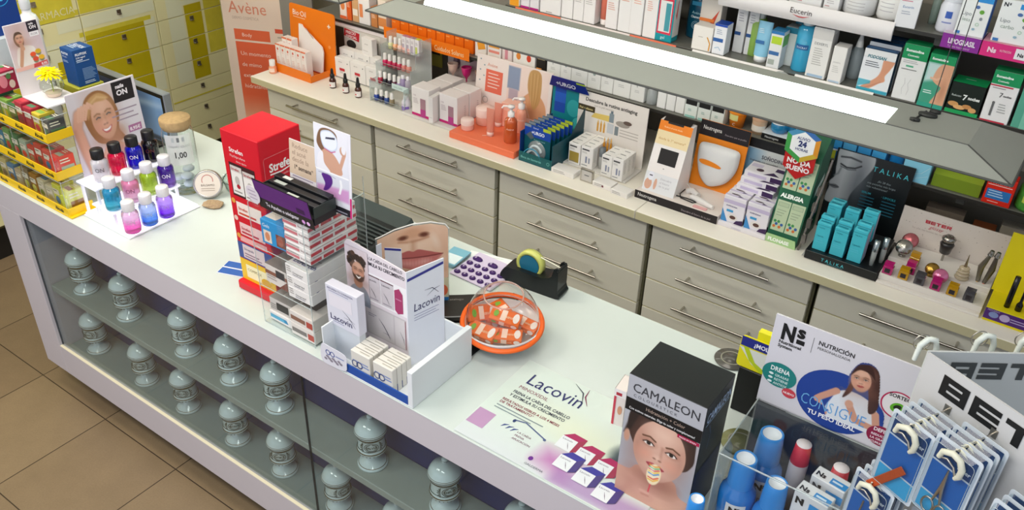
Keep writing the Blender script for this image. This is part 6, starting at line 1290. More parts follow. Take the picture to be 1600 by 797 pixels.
def pump(label, x, y, z, r_, h_, m_):
    t = thing('pump_bottle', label, 'bottle', (x, y, z), .5); q = MB(); q.lathe([(0, 0), (r_ * .95, 0), (r_, .004), (r_, h_ * .8), (r_ * .85, h_ * .93), (.011, h_), (.011, h_ + .006)], m_, 24); cyltext(q, r_ + .0003, 'Avène', h_ * .55, .012, '#f8dccc'); q.build('bottle_body', t)
    q = MB(); q.lathe([(.0135, h_ + .002), (.0135, h_ + .02), (.006, h_ + .022), (.006, h_ + .036), (.014, h_ + .038), (.014, h_ + .046), (0, h_ + .048)], mat('#f0e8e4', .35), 18); q.tube([(.0, 0, h_ + .043), (-.03, 0, h_ + .042), (-.036, 0, h_ + .034)], .004, mat('#f0e8e4', .35), 8); q.build('pump', t)
pump('amber pump bottle standing in front on the coral display', -1.79, 2.59, B0 + .0285, .026, .105, mat('#e8743c', .1, coat=.6, trans=.4))
pump('pale pump bottle half hidden behind the amber one', -1.81, 2.69, B0 + .0285, .022, .10, mat('#f0a488', .2, coat=.4))
carton('perfume_box', 'pale coral glass block standing at the back of the coral display', 'box', .085, .05, .105, (-1.865, 2.715, B0 + .0285), .05, '#f4bca8', {'F': [('r', .1, .2, .8, .5, '#f0a890')]})
# 9 dental mouth guard display
TEAL = mat('#0c4a58', .4); t = thing('dental_display', 'dark teal display of blue mouth guard packs with a raised lid', 'display', (-1.628, 2.63, B0), .0)
q = MB(); q.box(-.075, -.105, 0, .075, .12, .004, TEAL); q.box(-.075, -.105, .0041, .075, -.102, .04, mat('#0d5a5c', .4)); q.box(.072, -.1019, .0041, .075, .12, .10, TEAL); q.box(-.075, -.1019, .0041, -.072, .12, .12, mat('#143c7c', .4))
F = frame((-.075, -.1055, 0), (1, 0, 0), (0, 0, 1)); q.text(F, 'Boca sin bacterias', .01, .016, .013, '#7fc8c0', bold=.01, maxw=.105); q.ring(F, .135, .022, .005, .0065, '#7fc8c0'); q.add([(.0755, -.105, .04), (.0755, .12, .10), (.0755, .12, .19), (.0755, -.02, .06)], [(0, 1, 2, 3)], mat('#0b3c48', .4)); q.build('tray', t)
q = MB(); F = frame((-.085, .123, .0), (1, 0, 0), (0, .05, 1)); q.prism([(0, 0), (.17, 0), (.17, .235), (0, .235)], .004, mat('#11808a', .4), F); q.rect(F, .012, .13, .05, .10, '#1648a8'); q.rect(F, .012, .17, .05, .04, '#1f5cc0', .0006); q.ell(F, .1, .16, .03, .035, '#2fa0a4', .0006); q.ell(F, .13, .1, .03, .03, '#3fb0b0', .0007)
F = frame((-.095, .12, .235), (1, 0, 0), (0, -.35, .9)); q.prism([(0, 0), (.18, 0), (.165, .05), (.02, .05)], .003, mat('#1a2f86', .4), F); q.text(F, '+URGO', .035, .012, .026, '#dfe8f4', bold=.03, maxw=.1); q.rect(F, .13, .04, .04, .008, '#a8c838'); q.build('back_card', t)
for i in range(6):
    t = thing('dental_pack', 'blue and teal mouth guard pack, %s from the front in the teal display' % ordn[i], 'blister pack', (-1.636 + .004 * i, 2.548 + .024 * i, B0 + .0045), -.02, 'blue packs in the teal display')
    q = MB(); q.box(-.06, 0, 0, .06, .004, .145, mat('#0f5660', .4)); F = frame((-.06, -.0002, 0), (1, 0, 0), (0, 0, 1)); q.rect(F, 0, .098, .12, .047, '#1a46a8'); q.text(F, '+URGO', .032, .11, .018, '#eef2fa', bold=.03, maxw=.06, e=.0008); q.rect(F, .085, .132, .035, .013, '#b8c838', .0008); q.rect(F, .0, .134, .03, .011, '#8a94a0', .0008); q.text(F, 'Dental', .04, .133, .009, '#dfe6f4', e=.001); q.sheet([(.008, .1, .0008), (.03, .085, .0008), (.045, .095, .0008), (.028, .118, .0008)], ink('#5a6468'), F); q.text(F, 'Protector bucal', .045, .086, .008, '#9fd0cc', e=.0008); q.build('card', t)
    q = MB(); q.lathe([(.0, .012), (.022, .010), (.038, .004), (.041, 0)], clear('#cfd8d8', 1.6, .08, solid=.35), 24, T=Matrix.Translation((.0, -.0006, .045)) @ Matrix.Rotation(PI / 2, 4, 'X'))
    q.tube([(.026 * math.cos(a), -.009, .042 + .026 * math.sin(a)) for a in [.2 + 2.7 * k / 12 for k in range(13)]], .005, mat('#c8d2d4', .2, coat=.5), 8); q.build('blister', t)
t = thing('mouth_guard', 'clear mouth guard with a blue rim lying in front of the blue and teal packs', 'mouth guard', (-1.645, 2.536, B0 + .012), .0); q = MB(); q.tube([(.035 * math.cos(a), -.004 + .004 * math.sin(a), .038 * math.sin(a) ** 2 * 1.0 + .004) for a in [PI * k / 14 for k in range(15)]], .006, mat('#b8c4c8', .2, coat=.5), 8); q.build('guard', t); q = MB(); q.tube([(.041 * math.cos(a), -.009, .046 * math.sin(a) + .004) for a in [PI * k / 14 for k in range(15)]], .0022, mat('#3f98b8', .3), 6); q.build('rim', t)
# 10 anti ageing board
q, fin = solid('antiageing_board', 'white board headed Descubre la rutina antiaging', 'board', loc=(-1.435, 2.755, B0)); F = frame((-.155, 0, 0), (1, 0, 0), (0, .02, 1)); q.prism([(0, 0), (.30, 0), (.30, .245), (0, .245)], .004, paper('#ece6e0'), F)
q.text(F, 'Descubre la rutina antiaging', .03, .21, .020, '#3a3632', bold=.02, maxw=.235); q.text(F, 'que tu piel necesita', .07, .196, .011, '#b0a8a0'); q.rect(F, .0, .168, .075, .024, '#4a4028'); q.text(F, 'Piel radiante', .006, .175, .012, '#e8d898', bold=.02, e=.001, maxw=.06); q.sheet([(.075, .17, .0006), (.15, .175, .0006), (.14, .15, .0006), (.06, .15, .0006)], ink('#e8cc70'), F)
q.rect(F, .14, .15, .02, .036, '#8a98a0', .0008); q.rect(F, .145, .186, .01, .01, '#6a7884', .0008); q.ell(F, .2, .155, .03, .012, '#a8a098', .0008); q.ell(F, .22, .165, .018, .008, '#6a5850', .001); q.rect(F, .135, .105, .028, .04, '#c8ccd0', .0008); q.rect(F, .168, .105, .016, .036, '#7f8a90', .0008)
for k in range(3): q.rect(F, .09 + .014 * k, .1, .008, .034, '#d8a048', .0008); q.sheet([(.09 + .014 * k, .134, .0008), (.098 + .014 * k, .134, .0008), (.094 + .014 * k, .15, .0008)], ink('#e0b868'), F)
for k in range(3): q.rect(F, .19, .13 - .012 * k, .08, .003, '#b8b0a8')
q.rect(F, .0, .09, .03, .05, '#e4ded8', .0006); fin()
carton('board_foot', 'clear low foot in front of the antiaging board', 'display foot', .30, .13, .006, (-1.43, 2.675, B0), -.0, '#dcd8d2')
def dermo(label, x, y, w, d, h, z=B0 + .0065, yel=False):
    carton('dermo_box', label, 'box', w, d, h, (x, y, z), -.01, '#efece8', {'F': [('r', .1, .82, .6, .07, '#4a4a4c'), ('l', .1, .74, .5, 2, '#b8b4b0', .05)] + ([('r', .1, .1, .8, .5, '#a89040')] if yel else [('r', .4, .25, .14, .3, '#8a90a8'), ('r', .66, .25, .12, .26, '#9aa0b0')]) + [('r', .1, .12, .5, .03, '#7a7a80')], 'T': [('r', .2, .2, .5, .12, '#6a6a6c')], 'R': [('l', .3, .8, .4, 8, '#c8c4c0', .07)]}, 'white dermo boxes by the antiaging board')
for i in range(4): dermo('white dermo box of the left pair row, %s from the front' % ordn[i], -1.512, 2.635 + .031 * i, .052, .03, .085, yel=(i == 0))
for i in range(4): dermo('white dermo box of the second row by the antiaging board, %s from the front' % ordn[i], -1.455, 2.632 + .031 * i, .052, .03, .088)
for i in range(3): dermo('white dermo box of the third row by the antiaging board, %s from the front' % ordn[i], -1.362, 2.622 + .033 * i, .045, .032, .084)
for i in range(3): dermo('white dermo box of the right row by the antiaging board, %s from the front' % ordn[i], -1.314, 2.618 + .033 * i, .045, .032, .088)
bottle('serum_bottle', 'grey capped serum bottle between the two groups of white dermo boxes', 'bottle', -1.41, 2.655, B0 + .0065, [(0, 0), (.012, 0), (.0125, .05), (.008, .056)], clear('#e0e0dc', 1, .05, solid=.6), [(.0122, .05), (.0122, .085), (0, .086)], mat('#6a7074', .35), n=16)
for i in range(3): bottle('ampoule', 'golden glass ampoule standing before the antiaging board, %s' % ('left', 'middle', 'right')[i], 'ampoule', -1.425 + .013 * i, 2.69 + .003 * i, B0 + .0065, [(0, 0), (.005, 0), (.005, .085), (.0022, .094)], mat('#c88a2c', .15, coat=.6), [(.0022, .093), (.003, .10), (0, .115)], mat('#e0b060', .2, coat=.5), 'golden ampoules', n=10, parts=('ampoule_body', 'tip'))
q, fin = solid('framed_sign', 'silver framed little sign at the worktop edge in front of the dermo boxes', 'sign', loc=(-1.40, 2.53, B0), rz=-.02); q.box(-.028, 0, 0, .028, .008, .052, STEEL, b=.001); q.rect(frame((-.022, -.0002, .006), (1, 0, 0), (0, 0, 1)), 0, 0, .044, .04, '#c8c4be'); q.rect(frame((-.022, -.0006, .006), (1, 0, 0), (0, 0, 1)), .012, .02, .02, .004, '#6a6a6a'); fin()
for i, (x, y, w_) in enumerate(((-1.50, 2.545, .1), (-1.33, 2.548, .08), (-1.25, 2.535, .07))):
    carton('flat_box', ('low white box lying left of the silver framed sign', 'low white box with a dark cross right of the silver framed sign', 'low white rounded box nearest the light mask display')[i], 'box', w_, .05, .02, (x, y, B0), -.03 * i, '#e9e5e0', {'F': [('l', .1, .6, .6, 2, '#a8a4a0', .3)] + ([('r', .5, .3, .1, .4, '#6a2838')] if i == 1 else [])}, 'low white boxes at the worktop edge')
# 11 light therapy mask display
t = thing('mask_display', 'white light mask display with a black front edge and an orange back board', 'display', (-1.045, 2.64, B0), .0)
q = MB(); q.box(-.16, -.095, 0, .16, .10, .03, mat('#e6dcd4', .4), b=.001); F = frame((-.16, -.0955, 0), (1, 0, 0), (0, 0, 1)); q.rect(F, .0, .0, .32, .031, '#1c161a'); q.text(F, 'Neutrogena', .012, .011, .019, '#f0ece8', maxw=.075); q.text(F, 'Descubre el futuro de tu piel', .185, .008, .011, '#a89ca0', maxw=.11); q.build('base', t)
q = MB()   # wedge shaped white box with screen
fx0, fx1 = -.145, -.02; y0_, y1_, h_ = -.075, .045, .27
q.add([(fx0, y0_, .0302), (fx1, y0_, .0302), (fx1, y1_, .0302), (fx0, y1_, .0302), (fx0, y1_ - .03, h_), (fx1, y1_ - .03, h_), (fx1, y1_, h_), (fx0, y1_, h_)], [(0, 1, 5, 4), (1, 2, 6, 5), (3, 0, 4, 7), (2, 3, 7, 6), (4, 5, 6, 7)], paper('#efe9e6'))
F = frame((fx0, y0_, .0302), (1, 0, 0), (0, y1_ - .03 - y0_, h_ - .03)); L_ = math.hypot(y1_ - .03 - y0_, h_ - .03)
q.rect(F, .0, L_ - .035, .125, .034, '#ee8418'); q.rect(F, .03, L_ - .008, .06, .007, '#1c1614', .0008); q.text(F, 'Reduce el acné desde', .02, L_ - .024, .008, '#fbe0b8', e=.001, maxw=.09); q.rect(F, .0, L_ - .085, .125, .05, '#f0dcb0', .0006); q.text(F, 'desde la 1ª semana*', .01, L_ - .068, .013, '#d0a868', bold=.01, maxw=.11, e=.001)
q.rect(F, .03, .105, .07, .055, '#1a1614', .0012); q.rect(F, .0, .0, .125, .07, '#e2e2e4', .0006); q.ell(F, .022, .055, .012, .016, '#e6e6ee', .001); q.rect(F, .016, .055, .012, .004, '#4a4450', .0012); q.ell(F, .018, .026, .014, .02, '#d8a890', .0009); q.ell(F, .045, .03, .006, .02, '#d8a890', .0009); q.ell(F, .06, .09, .003, .002, '#a8a4a0', .0008)
for k in range(3): q.text(F, ('Descubre', 'el futuro', 'de tu piel')[k], .06, .05 - .013 * k, .011, '#b0aeb4', e=.001)
q.add([(fx0 + .01, y1_ - .032, h_), (fx1 - .01, y1_ - .032, h_), (fx1 - .01, y1_ - .005, h_ + .012), (fx0 + .01, y1_ - .005, h_ + .012)], [(0, 1, 2, 3)], '#1c1816'); q.build('screen_box', t, label='white sloping box with a small dark screen')
q = MB(); F = frame((-.03, .075, .0302), (1, 0, 0), (0, .12, 1)); q.prism([(0, 0), (.185, 0), (.185, .245), (0, .245)], .005, mat('#e8861c', .4), F); q.rect(F, 0, .19, .185, .0551, '#1d181c'); q.text(F, 'Neutrogena', .012, .213, .021, '#f0ece8', maxw=.07, e=.0008); q.text(F, 'Descubre qué es posible', .095, .208, .0085, '#a89ca0', maxw=.08, e=.0008); q.build('back_board', t)
q = MB(); F4 = F @ Matrix.Translation((0, 0, .022)); out = smooth_poly([(.02, .165), (.06, .172), (.1, .172), (.16, .168), (.17, .14), (.165, .09), (.14, .045), (.10, .02), (.07, .018), (.04, .045), (.022, .09), (.016, .13)], 4)
cx_, cy_ = .093, .10; n_ = len(out); vs = []
for lv, (sc, dz) in enumerate(((1, -.012), (.97, -.002), (.85, .006), (.6, .012), (.3, .015))): vs += [(cx_ + (p[0] - cx_) * sc, cy_ + (p[1] - cy_) * sc, dz) for p in out]
vs.append((cx_, cy_, .016)); fs = [(l * n_ + i, l * n_ + (i + 1) % n_, (l + 1) * n_ + (i + 1) % n_, (l + 1) * n_ + i) for l in range(4) for i in range(n_)] + [(4 * n_ + i, 4 * n_ + (i + 1) % n_, 5 * n_) for i in range(n_)]
q.add(vs, fs, mat('#dcdcdc', .35), True, F4); q.sheet(smooth_poly([(.035, .113, ), (.06, .118), (.1, .112), (.12, .103), (.11, .097), (.08, .098), (.045, .101)], 4), '#e8861c', F4 @ Matrix.Translation((0, 0, .0175))); q.build('light_mask', t, label='white light therapy mask with an orange eye slit')
q = MB(); q.tube([(.03, -.03, .037), (.07, -.045, .040), (.125, -.06, .038)], [.010, .012, .008], mat('#e4e0dc', .35), 10); q.tube([(-.0, -.0, .036), (.02, .0, .044), (.05, -.02, .042)], .011, mat('#d8d4d0', .35), 8); q.tube([(-.01, -.0, .04), (-.015, -.03, .034), (.0, -.055, .033), (.05, -.062, .033), (.06, -.05, .033), (.02, -.045, .033), (-.03, -.05, .033)], .0022, mat('#1c1a1a', .5), 6)
q.tube([(.0, .03, .033), (-.01, .01, .06), (.01, .0, .05), (.02, -.01, .045)], .0016, mat('#e8e4e0', .4), 6); q.box(.06, -.085, .0305, .11, -.07, .034, mat('#e0a8a8', .4)); q.build('controller', t, label='white controller with a black cord')
# 12 sleep aid boxes
q, fin = solid('sleep_aid_poster', 'blue and white sleep aid poster behind the stacked sleep aid boxes', 'poster', loc=(-.815, 2.765, B0)); F = frame((-.09, 0, 0), (1, 0, 0), (0, .02, 1)); q.prism([(0, 0), (.16, 0), (.16, .245), (0, .245)], .004, paper('#ccd0d0'), F)
P = Paint(40, 60, .16, .21, '#d0d4d4'); P.grad('#3f8fc8', 0, .08, -.02, .9); P.e(.09, .1, .04, .03, '#e8e0d8', 3); P.e(.09, .1, .022, .015, '#5a3a34', 3); q.pic(F, 0, 0, .16, .21, P.a); q.rect(F, -.002, .213, .17, .034, '#16181a', .0008); q.text(F, 'SOÑODINA', .06, .178, .019, '#3c3a4a', bold=.02, maxw=.085, e=.001); q.text(F, 'Duérmete con naturalidad', .02, .163, .0095, '#4a4858', bold=.02, maxw=.12, e=.001); q.rect(F, .05, .125, .035, .012, '#3f9cc8', .001); fin()
carton('tray_box', 'low white tray under the stacked sleep aid boxes', 'tray', .172, .215, .016, (-.797, 2.655, B0), -.01, '#e4dfe2', {'F': [('t', 'SOÑODINA', .3, .25, .4, '#9a90b0')]})
PURP = '#3c2450'
sono_p = {'F': [('r', 0, .72, 1, .14, '#c8bcd8'), ('t', 'SOÑODINA', .15, .6, .075, '#5a4a7c', {'b': .02, 'mw': .6}), ('p', [(0, 0), (.3, 0), (.12, .3), (0, .5)], '#3f8cc8'), ('r', .2, .4, .3, .09, '#3f9cd0'), ('e', .5, .22, .24, .13, '#e6e0dc'), ('e', .52, .22, .14, .07, '#5a3c34'), ('p', [(.6, 0), (1, 0), (1, .2), (.7, .13)], PURP)], 'T': [('r', 0, .1, 1, .3, '#cfc6dc'), ('e', .4, .6, .2, .12, '#4a3440'), ('p', [(.55, .2), (.8, .35), (.6, .5)], PURP)], 'R': [('r', 0, .6, 1, .14, '#c8bcd8'), ('p', [(0, 0), (.6, 0), (.4, .2), (0, .3)], PURP)]}
for c_ in range(2):
    for i in range(4):
        carton('sleep_aid_box', 'white and purple sleep aid box, %s column, %s from the front' % (('left', 'right')[c_], ordn[i]), 'medicine box', .078, .034, .098, (-.84 + .084 * c_, 2.577 + .036 * i, B0 + .0165), -.01, '#e8e4ea', sono_p, 'white and purple sleep aid boxes')
for i in range(3):
    carton('sleep_aid_box', 'white and purple sleep aid box lying on the back of the stack, %s up' % ordn[i], 'medicine box', .13, .085, .022, (-.80 + .004 * i, 2.665 + .012 * i, B0 + .115 + .0225 * i), -.04 + .03 * i, '#e6e2e8', {'F': [('r', .1, .2, .5, .5, '#c8bcd8'), ('r', .7, .1, .3, .8, PURP)], 'T': [('r', .05, .5, .3, .3, '#cfc6dc'), ('e', .35, .3, .1, .13, '#4a3440'), ('p', [(.5, 0), (.9, .1), (.7, .35)], PURP), ('r', .7, .5, .25, .3, PURP)]}, 'white and purple sleep aid boxes')
# 13 allergy tower
t = thing('allergy_display', 'tall green allergy display with a hexagon ALIVIO 24 HORAS sign', 'display', (-.662, 2.655, B0), .0)
GN = mat('#145c3c', .4); LG = mat('#c4d4b4', .4)
q = MB()
q.add([(-.052, -.1, 0), (.052, -.1, 0), (.052, .08, 0), (-.052, .08, 0), (-.052, -.02, .3), (.052, -.02, .3), (.052, .08, .395), (-.052, .08, .395), (-.052, -.09, .03), (.052, -.09, .03)], [(8, 9, 5, 4), (0, 1, 9, 8), (1, 2, 6, 5, 9), (3, 0, 8, 4, 7), (2, 3, 7, 6), (4, 5, 6, 7)], GN)
F = frame((-.05, -.1, 0), (1, 0, 0), (0, -.006, 1)); q.prism([(-.004, 0), (.104, 0), (.098, .03), (.0, .03)], .003, mat('#a8cc90', .4), F @ Matrix.Translation((0, 0, .004))); q.text(F, 'FLONASE', .008, .008, .017, '#f4f8f0', bold=.05, maxw=.085, e=.0048)
F = frame((-.05, -.0905, .03), (1, 0, 0), (0, .07, .27)); L_ = .279
for yb in (.01, .155):
    for xb in (.004, .052):
        q.rect(F, xb, yb, .045, .105, '#b8c8a4', .0006); q.rect(F, xb + .004, yb + .084, .036, .014, '#8fa88c', .0009); q.rect(F, xb + .006, yb + .0855, .032, .011, '#b0c09c', .0011)
        for k in range(6): q.ell(F, xb + .009 + .006 * (k % 5), yb + .014 + .009 * (k % 3), .005, .005, ('#c86a2c', '#2c5a9c', '#3c8c4c')[k % 3], .0009, 12)
        for k in range(3): q.rect(F, xb + .006, yb + .07 - .009 * k, .03 - .005 * k, .003, '#98a88c', .0009)
q.rect(F, 0, .118, .1, .032, '#145c3c', .0012); q.text(F, 'ALERGIA', .008, .126, .019, '#f4f8f0', bold=.05, maxw=.084, e=.0016)
S_ = frame((.0525, -.1, 0), (0, 1, 0), (0, 0, 1))
for k, z_ in enumerate((.16, .09, .04)): q.sheet([(.08 + .01 * k, z_, .0006), (.15, z_ + .04, .0006), (.15, z_ + .065, .0006), (.085 + .01 * k, z_ + .03, .0006)], ink('#d8e4d8' if k == 0 else '#4a6cb0'), S_)
q.build('body', t)
q = MB(); F = frame((-.062, -.050, .238), (1, 0, 0), (0, .0, 1)); q.prism([(.0, .02), (.05, -.018), (.1, .02), (.1, .085), (.0, .085)], .002, mat('#c02020', .4), F)
hexa = lambda r_: [(.05 + r_ * math.sin(PI * k / 3) * 1.0, .105 + r_ * math.cos(PI * k / 3)) for k in range(6)]
H6 = hexa(.062); cs = ['#3a6cb0', '#d89028', '#c8a830', '#3f9c4c', '#3f9c4c', '#4a90b8']
q.prism(H6[::-1], .002, mat('#4a8cb0', .4), F @ Matrix.Translation((0, 0, .003)))
I6 = hexa(.044)
for k in range(6): q.add([(*H6[k], .0036), (*H6[(k + 1) % 6], .0036), (*I6[(k + 1) % 6], .0036), (*I6[k], .0036)], [(3, 2, 1, 0)], cs[k], T=F)
q.sheet([(a, b_, .0038) for a, b_ in I6[::-1]], '#eef0f2', F); q.text(F, 'ALIVIO', .05, .121, .0135, '#2c3c7c', 'c', .02, e=.0044); q.text(F, '24', .05, .099, .026, '#1c2c6c', 'c', .05, e=.0044); q.text(F, 'HORAS', .05, .084, .0125, '#2c3c7c', 'c', .02, e=.0044)
q.text(F, 'NO DA', .05, .036, .0235, '#fbf4f4', 'c', .04, e=.0012); q.text(F, 'SUEÑO', .05, .012, .0235, '#fbf4f4', 'c', .04, e=.0012); q.build('hexagon_sign', t)
# 14 black cosmetics display
t = thing('cosmetics_display', 'black cosmetics display with a grey face photo and turquoise boxes', 'display', (-.455, 2.635, B0 + .002), .0)
BKD = mat('#0e1214', .3)
q = MB(); q.box(-.115, -.11, 0, .115, .12, .03, BKD, b=.001); q.box(-.125, -.1, -.0018, -.03, -.0, -.0002, clear('#e8e8e4', 1, .05, solid=.5)); F = frame((-.115, -.1105, 0), (1, 0, 0), (0, 0, 1)); q.text(F, 'T A L I K A', .055, .008, .0155, '#58d0dc', bold=.0, maxw=.12); q.rect(F, .075, .004, .05, .0012, '#3f98a0'); q.build('base', t)
q = MB(); F = frame((-.152, .122, .0), (1, 0, 0), (0, .12, 1)); q.prism([(0, 0), (.25, 0), (.25, .285), (0, .285)], .005, BKD, F); q.pic(F, .001, .04, .13, .243, pic_talika(), e=.0006)
q.text(F, 'T A L I K A', .125, .24, .024, '#4cc4d0', maxw=.12, e=.0012)
for k in range(3): q.text(F, ('¿En 28 días', 'mis pestañas más largas', 'más voluminosas?')[k], .12 if k else .15, .208 - .012 * k, .0095, '#8a9498', maxw=.115, e=.001)
for k in range(2):
    q.text(F, ('· SERUM', '· LIPOCILS')[k], .105 + .07 * k, .16, .010, '#2c8c9c', bold=.02, maxw=.05, e=.001)
    for j in range(5): q.rect(F, .11 + .07 * k, .148 - .011 * j, .045, .0032, '#1f5c70', .001)
q.build('back_card', t)
q = MB()
q.box(-.112, -.02, .0302, .112, .06, .07, BKD); q.build('step', t)
TQ = '#4cc2d2'
for c_ in range(3):
    for i in range(4 if c_ == 0 else 3):
        zz = B0 + .0322 if i < 2 else B0 + .0727
        yy = (2.557 + .026 * i) if i < 2 else 2.585 + .028 * i
        h_ = .10 if c_ < 2 else .115
        carton('serum_box', 'turquoise serum box, %s column from the left, %s from the front' % (ordn[c_], ordn[i]), 'box', .044, .024, h_ + (.012 * i if i < 2 else -.01), (-.535 + .056 * c_, yy - .0, zz), -.01, TQ,
               {'F': [('r', 0, .9, 1, .012, '#1c7c90'), ('t', 'TALIKA', .15, .8, .06, '#12607c'), ('t', 'Lipocils', .15, .5, .07, '#12607c'), ('l', .12, .36, .7, 2, '#5ccadc', .06)], 'T': [('r', .15, .35, .7, .3, '#168096')], 'RL': [('r', .1, .05, .8, .9, '#c8c4d8' if c_ == 2 else '#1f8ca0')]}, 'turquoise boxes in the black display')
for i, (x, y) in enumerate(((-.372, 2.565), (-.352, 2.60))): bottle('serum_tube', 'slim silver and clear serum tube at the right of the black display, %s one' % ('front', 'rear')[i], 'tube', x, y, B0 + .0322, [(0, 0), (.008, 0), (.0085, .05)], clear('#e6ece8', 1.4, .05, solid=.5), [(.0088, .05), (.0088, .088), (0, .089)], mat('#a8b4b4', .2, metal=.8), 'silver serum tubes', n=14)
q, fin = solid('display_stand', 'clear plastic column holder between the green and black displays', 'holder', loc=(-.593, 2.60, B0)); q.tube([(-.008, -.04, 0), (.004, .0, .16), (.01, .05, .3)], .004, clear('#b8b0a8', 1.6, .05, solid=.3), 6)
for k in range(4): q.box(-.006, -.045 + .02 * k, .03 + .05 * k, .008, -.03 + .02 * k, .06 + .05 * k, clear('#a8a098', 1.8, .05, solid=.3))
fin()
# 15 glossy nail accessories display
t = thing('accessory_display', 'white speckled glossy display with gold and pink nail tools', 'display', (-.19, 2.63, B0), .0)
q = MB(); WS = mat('#e2dcd4', .4)
q.box(-.148, -.105, 0, .153, .12, .008, WS, b=.001); q.box(-.148, -.09, .0081, .153, .12, .028, WS, b=.001); q.box(-.148, .0, .0281, .153, .12, .045, WS, b=.001); q.build('base', t)
q = MB(); F = frame((-.165, .122, .0), (1, 0, 0), (0, .1, 1)); q.prism([(0, 0), (.318, 0), (.318, .165), (0, .165)], .004, paper('#dcd2ca'), F)
rs = random.Random(3)
for k in range(60): q.ell(F, rs.uniform(.005, .32), rs.uniform(.05, .16), .0014, .0010, rs.choice(['#5a5450', '#a89888', '#c8b8a8']), .0006, 8)
heavy(q, F, 'BETER', .075, .128, .011, ink('#c0283c')); q.text(F, 'glossy', .09, .113, .017, '#c86a70', shear=.4); q.text(F, 'Tus uñas más bonitas, tus manos más brillantes', .04, .100, .009, '#b8aca4', maxw=.15); q.build('back_card', t)
MAG, AMB, GRY = '#b01c68', '#b88a14', '#4a484c'
def nailtool(label, x, y, z, c_, s=1.):
    t = thing('nail_clipper_box', label, 'nail accessory', (x, y, z), -.02, 'nail accessories on the glossy display'); t.scale = (1.35, 1.3, 1.5); q = MB(); q.box(-.011, -.008, 0, .011, .008, .018, mat(c_, .2, coat=.4), b=.001); q.build('coloured_case', t)
    q = MB(); q.box(-.010, -.0075, .0182, .010, .0075, .026 * s, mat(c_, .15, coat=.6)); q.box(-.006, -.0083, .004, .006, -.0081, .014, mat('#2a2428', .3)); q.build('lid', t)
for i, c_ in enumerate((MAG, AMB, GRY, MAG, AMB, GRY)):
    nailtool('%s nail accessory case, %s from the left at the front of the glossy display' % ({MAG: 'magenta', AMB: 'amber', GRY: 'dark grey'}[c_], ordn[i]), -.318 + .0475 * i, 2.555, B0 + .0283, c_)
for i, c_ in enumerate((MAG, AMB)): nailtool('%s nail accessory case on the second row of the glossy display' % ('magenta', 'amber')[i], -.262, 2.60 + .03 * i, B0 + .0283 + .017 * i, c_, 1.1)
GLD = mat('#a8843c', .2, metal=.9, bump=.6, scale=120); SIL = mat('#a8a49c', .18, metal=.9, bump=.6, scale=120); PNK = mat('#d878a0', .15, metal=.5, coat=.6)
for lb, x, y, m_, pr, sq in (('round gold compact on the glossy display', -.205, 2.625, GLD, [(0, 0), (.018, .001), (.021, .006), (.018, .010), (0, .011)], 1), ('round pink compact on the glossy display', -.175, 2.60, PNK, [(0, 0), (.02, .001), (.023, .008), (.02, .014), (0, .016)], 1), ('silver compact in the back left of the glossy display', -.305, 2.66, SIL, [(0, 0), (.023, .001), (.026, .006), (.022, .012), (0, .013)], 1), ('red tinted compact at the far left of the glossy display', -.30, 2.715, mat('#c06a70', .2, metal=.6, bump=.6, scale=120), [(0, 0), (.022, .001), (.025, .006), (.02, .011), (0, .012)], 1)):
    q, fin = solid('compact_mirror', lb, 'compact', loc=(x, y, B0 + (.0453 if y > 2.63 else .0283))); T_ = Matrix.Translation((0, 0, .022 if y < 2.63 else .03)) @ Matrix.Rotation(.9, 4, 'X'); q.lathe(pr, m_, 26, T=T_); q.lathe([(0, .0), (.012, .0), (.010, .006), (.0, .007)], m_, 14); fin()
q, fin = solid('foil_pouch', 'dark pouch with a silver tuft standing at the back of the glossy display', 'pouch', loc=(-.195, 2.71, B0 + .0453)); q.lathe([(0, 0), (.016, 0), (.019, .02), (.022, .032), (.018, .038), (0, .036)], mat('#2c2826', .3, coat=.4), 10, z=.03); q.lathe([(.0, .066), (.018, .07), (.022, .082), (.012, .09), (0, .085)], SIL, 9); q.tube([(0, 0, 0), (0, 0, .032)], .004, SIL, 6); fin()
q, fin = solid('crystal_tower', 'stepped clear tower with a thin spire on the glossy display', 'ornament', loc=(-.122, 2.64, B0 + .0453)); 
for k in range(4): q.lathe([(0, 0), (.020 - .002 * k, 0), (.022 - .002 * k, .005), (.018 - .002 * k, .010), (0, .0105)], clear('#f0e4c8', 2, .08, solid=.4), 16, z=.0105 * k)
q.tube([(0, 0, .042), (0, 0, .06), (0, 0, .085)], [.005, .003, .0008], mat('#b8a888', .2, metal=.8), 8); fin()
for i, (x, c_) in enumerate(((-.078, '#8a8476'), (-.06, '#7a746a'))):
    t = thing('nail_file_tool', 'tall grey handled tweezer set at the right of the glossy display, %s one' % ('left', 'right')[i], 'tweezers', (x, 2.655, B0 + .0453), .1 * i, 'grey tweezers on the glossy display'); q = MB(); q.tube([(0, 0, 0), (-.004 + .012 * i, 0, .05), (.008, 0, .095)], [.006, .0095, .005], mat(c_, .25, metal=.7), 8); q.tube([(.008, 0, .095), (.010, 0, .112)], [.009, .006], SIL, 8); q.build('handle', t)
    q = MB(); q.tube([(.0, -.003, .0), (-.003, -.006, -.014)], .004, mat(('#d8a838', '#e07858')[i], .3), 8); q.build('tip', t)
